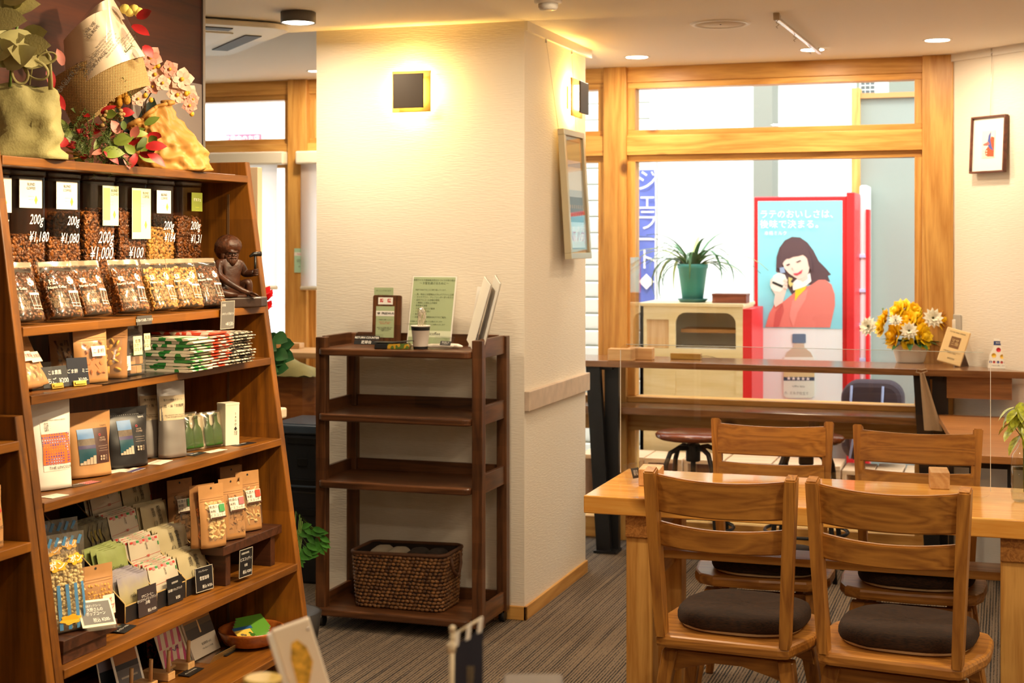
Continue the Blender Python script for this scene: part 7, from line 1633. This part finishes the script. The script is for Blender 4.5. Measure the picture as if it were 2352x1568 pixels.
# small white table with cyclamen
tt_ = .955; cxy = onZ(660, 935, tt_)
t = thing('small_white_table', 'cream table whose corner shows behind the shelf unit', 'table', (cxy.x - .16, cxy.y - .30, 0)); put('tabletop', G().box(0, .16, 0, .3, tt_ - .035, tt_, .006), mat('table_cream', 'ead9bc', .4), t)
for x in (.01, .11):
    for y in (.02, .25): put('leg', G().box(x, x + .03, y, y + .03, 0, tt_ - .035), BLACKM, t)
cyx, cyy = onY(597, 0, cxy.y - .12).x, cxy.y - .12
cy = thing('cyclamen', 'red cyclamen with mottled dark green leaves behind the shelf', 'potted plant', (cyx, cyy, tt_ + .0006))
put('pot', G().lathe([(.001, .001), (.035, .0), (.048, .07), (.044, .07), (.001, .06)], 20, cap=False), mat('pot_dark', '241f1c', .5), cy)
Sc = cyy / ray(610, 0).y / F; CL = mat('cyclamen_leaf', '24502a', .45, var=.5, vscale=25)
def C3(px, py, dy=0): return Vector(((px - 604) * Sc * CO, (px - 604) * Sc * SI + dy, HC - (py - 550) * Sc - tt_))
for k in range(26):
    px, py = rnd.uniform(600, 650), rnd.uniform(770, 850); q = C3(px, py, rnd.uniform(-.05, .03)); a = rnd.uniform(-.6, 1.2); put('leaf', leaf(G(), q, (math.cos(a), -.3, math.sin(a) - .5), (0, -1, .5), .055, .05, .2, 4), CL, cy); put('stem', G().tube([(0, 0, .05), q], .0015, 4), STEMG, cy)
for (px, py) in ((608, 682), (612, 715), (602, 700), (614, 690)):
    q = C3(px, py); put('stem', G().tube([(0, 0, .06), q - Vector((0, 0, .02))], .0016, 4), STEMG, cy); g = G()
    for k in range(5): a = 1.2566 * k; leaf(g, q, (math.cos(a) * .7, -.2 + .4 * math.sin(a), .6), (math.cos(a), math.sin(a), 0), .045, .035, -.3, 4)
    put('flower', g, mat('cyclamen_red', 'd8141c', .45), cy)
# ivy on the floor behind the shelf, its shoots reaching past the edge
fx = onY(668, 0, 4.75); iv = thing('floor_plant', 'green leafy plant on the floor reaching past the right foot of the shelf', 'potted plant', (fx.x, 4.75, 0)); put('pot', G().lathe([(.001, .001), (.08, 0), (.11, .2), (.10, .2), (.001, .18)], 24, cap=False), mat('pot_dark', '0'), iv)
Sc2 = 4.75 / ray(700, 0).y / F
for k in range(9):
    px, py = 682 + 7.5 * k, 1190 + rnd.uniform(0, 110) if k < 5 else 1215 + 8 * (k - 5); q = Vector(((px - 668) * Sc2 * CO, (px - 668) * Sc2 * SI, HC - (py - 550) * Sc2)); put('stem', G().tube([(0, 0, .18), (q.x * .4, q.y * .4, q.z + .05), q], .002, 5), STEMG, iv)
    for j in range(3): a = rnd.uniform(-1.6, .5); put('leaf', leaf(G(), q + Vector((-.012 * j, 0, -.01 * j)), (math.cos(a), -.3, math.sin(a)), (0, -1, .3), .05, .022, .2, 4), mat('ivy_leaf', '3f7a2a', .45, var=.35, vscale=20), iv)
# black bins
bx_0 = onY(646, 0, 5.95).x
bn = thing('black_bin', 'tall black plastic bin with slots beside the trolley', 'bin', (bx_0 - .06, 5.93, 0)); BP_ = mat('bin_black', '1a1c20', .4)
put('body', G().box(0, .30, 0, .34, 0, .66, .012), BP_, bn); put('rim', G().box(-.006, .306, -.006, .346, .66, .70, .008), mat('bin_grey', '3a4450', .3), bn); put('lid', G().box(.015, .285, .015, .325, .70, .704), mat('bin_lid', '56606c', .25), bn)
put('seam', G().box(-.001, .301, -.002, .342, .40, .405), INK, bn)
for z, w_ in ((.615, .14), (.43, .15), (.30, .14)): put('slot', G().box(.10, .10 + w_, -.004, .001, z, z + .032, .004), mat('slot_black', '07080a', .5), bn)
put('latch', G().box(.15, .20, -.006, 0, .52, .555, .003), mat('slot_black', '0'), bn); put('handle_lip', G().box(.10, .26, -.008, 0, .425, .435, .003), mat('bin_grey', '0'), bn)
# chair with draped cloth
q = onY(690, 0, 6.55); ac = thing('round_back_chair', 'brown curved-back chair with a sage cloth over it, behind the bin', 'chair', (q.x - .02, 6.6, 0), R(10))
bk_ = [( -.22, 0, 0), (-.2, .09, 0), (-.1, .16, 0), (0, .18, 0), (.1, .16, 0), (.2, .09, 0), (.22, 0, 0)]
g = G(); V = []
for i in range(13):
    a = math.pi * i / 12; x, y = -.22 * math.cos(a), -.18 * math.sin(a); top = .84 + .03 * math.sin(a) - .02 * math.cos(a * 2); V.append([g.bm.verts.new((x, y, .60)), g.bm.verts.new((x, y, top)), g.bm.verts.new((x * .93, y * .93, top)), g.bm.verts.new((x * .93, y * .93, .60))])
for i in range(12):
    for k in range(4): g.bm.faces.new((V[i][k], V[i + 1][k], V[i + 1][(k + 1) % 4], V[i][(k + 1) % 4]))
g.bm.faces.new(V[0]); g.bm.faces.new(V[-1][::-1]); bmesh.ops.recalc_face_normals(g.bm, faces=g.bm.faces[:]); put('backrest', g, wood('chair_brown', '7a4420', '9a5c2c', 'x', .3, coat=.2), ac)
put('seat', G().prism(rrect(-.21, .21, -.19, .2, .08), .42, .46, bev=.01), wood('chair_brown', '0', '0', 'x'), ac)
for x in (-.17, .17):
    for y in (-.15, .15): put('leg', G().tube([(x, y, 0), (x * .95, y * .95, .43)], .016, 8), wood('chair_brown', '0', '0', 'x'), ac)
for x in (-.19, .19): put('back_post', G().tube([(x, -.06, .44), (x * 1.02, -.08, .62)], .012, 8), wood('chair_brown', '0', '0', 'x'), ac)
t = thing('sage_cloth', 'crumpled sage green cloth bag lying on the curved chair back', 'cloth', (q.x - .03, 6.43, .872)); 
g = G(); g.grid(lambda u, v: ((u - .5) * .36, (v - .5) * .16, .10 * math.sin(math.pi * u) ** .5 * math.sin(math.pi * v) ** .6 * (1.15 - .5 * u) + .012 * noise.noise(Vector((u * 6, v * 4, 1)))), 22, 10); g.grid(lambda u, v: ((u - .5) * .36, (v - .5) * .16, -.002), 2, 2, flip=True); put('cloth', g, SAGE, t)
# blocks and sign near the left window
for px, lb in ((646, 'light wooden block on the side counter, left one'), (682, 'thin light wooden block on the side counter, right one')):
    p = onZ(px, 800, zc1); t = thing('counter_block', lb, 'wooden block', (min(p.x, -3.05), min(p.y, 7.2), zc)); put('block', G().box(-.09 if px < 660 else -.04, .03, -.03, .03, 0, .055 if px < 660 else .03, .003), ltw('x'), t)
p = onY(692, 598, WY - .031); t = thing('paper_notice', 'small mint green social media notice on the left window post', 'sign', (p.x, WY - .031, p.z)); put('sheet', G().box(-.042, .042, -.001, 0, -.066, .066), mat('mint_paper', 'b5dcc0', .6), t); put('white_stripe', G().box(-.042, .042, -.0015, -.001, .025, .045), WP, t)
text('Instagram', .014, mat('ig_pink', 'd8508a', .5), t, (.004, -.002, .035), name='print'); text('お店の日々を\n写真でお届け\nしています\n\n@coffee', .009, SOFTI, t, (0, -.002, -.015), name='print')

# ================================================================ near counter in front of the camera with small stands
nc = thing('service_counter', 'near wooden service counter just below the bottom edge', 'counter', (0, 0, 0)); put('worktop', G().box(-1.6, .9, 1.25, 1.78, .82, .855, .003), dkw('x'), nc); put('front_panel', G().box(-1.58, .88, 1.30, 1.74, 0, .82), cab('z'), nc)
zn = .8556
def nearp(px, D=1.8): a = (px - CX) / F; return Vector(((CO * a - SI) * D, (SI * a + CO) * D, zn))
SN = 1.8 / F
def zat(py, D=1.8): return HC - (py - 550) / F * D - zn
p = nearp(742); t = thing('menu_stand', 'white tilted menu card with a picture of yellow fries, out of focus at the bottom', 'menu', p, rot=(0, 0, TH + R(12)))
M = Matrix.Translation((0, 0, 0)) @ Matrix.Rotation(R(-16), 4, 'Y') @ Matrix.Rotation(R(-12), 4, 'X')
zt1 = zat(1425); B1 = put('card', G().box(-.002, .045, 0, .010, .012, zt1, .002), mat('menu_ivory', 'fbeed8', .4), t); B1.matrix_local = Matrix.Translation((.0, 0, 0)) @ Matrix.Rotation(R(-17), 4, 'Y')
g = G().prism([(.008, zt1 - .085), (.010, zt1 - .040), (.016, zt1 - .022), (.024, zt1 - .020), (.032, zt1 - .032), (.034, zt1 - .052), (.026, zt1 - .068), (.016, zt1 - .088)], -.0012, 0, 'y'); c = put('fries_picture', g, mat('fries_yellow', 'e0b040', .5, var=.5, vscale=120), B1)
put('pin', G().ball((.040, -.002, zt1 - .012), .0018, 8), STEEL, B1); put('side_edge', G().box(-.009, -.002, 0, .012, .012, zt1 - .003, .002), WP, B1)
put('wooden_back', G().prism([(-.03, 0), (-.028, zt1 * .5), (-.03, zt1 * .8), (-.05, zt1 * .62), (-.06, zt1 * .3), (-.055, 0)], .014, .022, 'y', bev=.002), ltw('z'), t)
put('base_block', G().box(-.06, .05, -.01, .04, 0, .014, .002), ltw('x'), t)
p = nearp(603, 1.74); t = thing('wooden_canister', 'round wooden canister with a pale yellow lid at the bottom edge', 'canister', p); hh = HC - (1556 - 550) / F * 1.74 - zn; put('container', G().lathe([(.018, 0), (.018, hh - .006)], 24), ltw('z'), t); put('lid', G().lathe([(.019, hh - .006), (.0225, hh - .004), (.0225, hh), (.02, hh + .001)], 32), mat('lid_yellow', 'd8b860', .4), t)
p = nearp(1034); t = thing('mini_banner', 'miniature navy banner on a cream pole with three white tabs', 'banner', p, rot=(0, 0, TH + R(25)))
CRM = mat('pole_cream', 'd8c8a8', .4); zp_ = zat(1452); put('pole', G().tube([(0, 0, 0), (.003, 0, zp_)], .0032, 10), CRM, t); put('finial', G().ball((.003, 0, zp_ + .004), .0045, 10).ball((.003, 0, zp_ - .008), .004, 8), CRM, t)
put('collar', G().tube([(.0015, 0, zp_ - .024), (.002, 0, zp_ - .014)], .0055, 10), CRM, t); put('base', G().lathe([(.022, 0), (.024, .002), (.02, .006), (.004, .009)], 24), CRM, t)
put('cross_rod', G().tube([(.003, 0, zp_ - .004), (.043, 0, zp_ + .0135)], .0016, 8), CRM, t)
for k in range(3): x = .007 + .0155 * k; zz = zp_ - .004 + x * .44; put('white_tab', G().prism([(x - .003, zz - .018), (x - .001, zz), (x + .005, zz + .002), (x + .003, zz - .016)], -.0022, -.0015, 'y'), WP, t)
put('cloth', G().grid(lambda u, v: (.004 + .040 * u, .0006 * math.sin(8 * u), zp_ - .105 + (.089 + .016 * u) * v), 8, 8), mat('banner_navy', '1c1e2e', .7), t)
text('珈\n琲\n処', .011, mat('banner_gold', '8a7a5a', .5), t, (.026, -.0018, zp_ - .058), name='print', sp=.85)
p = nearp(1225, 1.76); t = thing('brown_tray', 'edge of a grey-brown tray at the very bottom', 'tray', p, TH); hh = HC - (1562 - 550) / F * 1.76 - zn; put('tray', G().prism(rrect(-.036, .036, -.03, .03, .008), hh - .012, hh, bev=.003), mat('tray_brown', '4c3e32', .5), t); put('stand_post', G().tube([(0, 0, 0), (0, 0, hh - .012)], .008, 10), BLACKM, t)
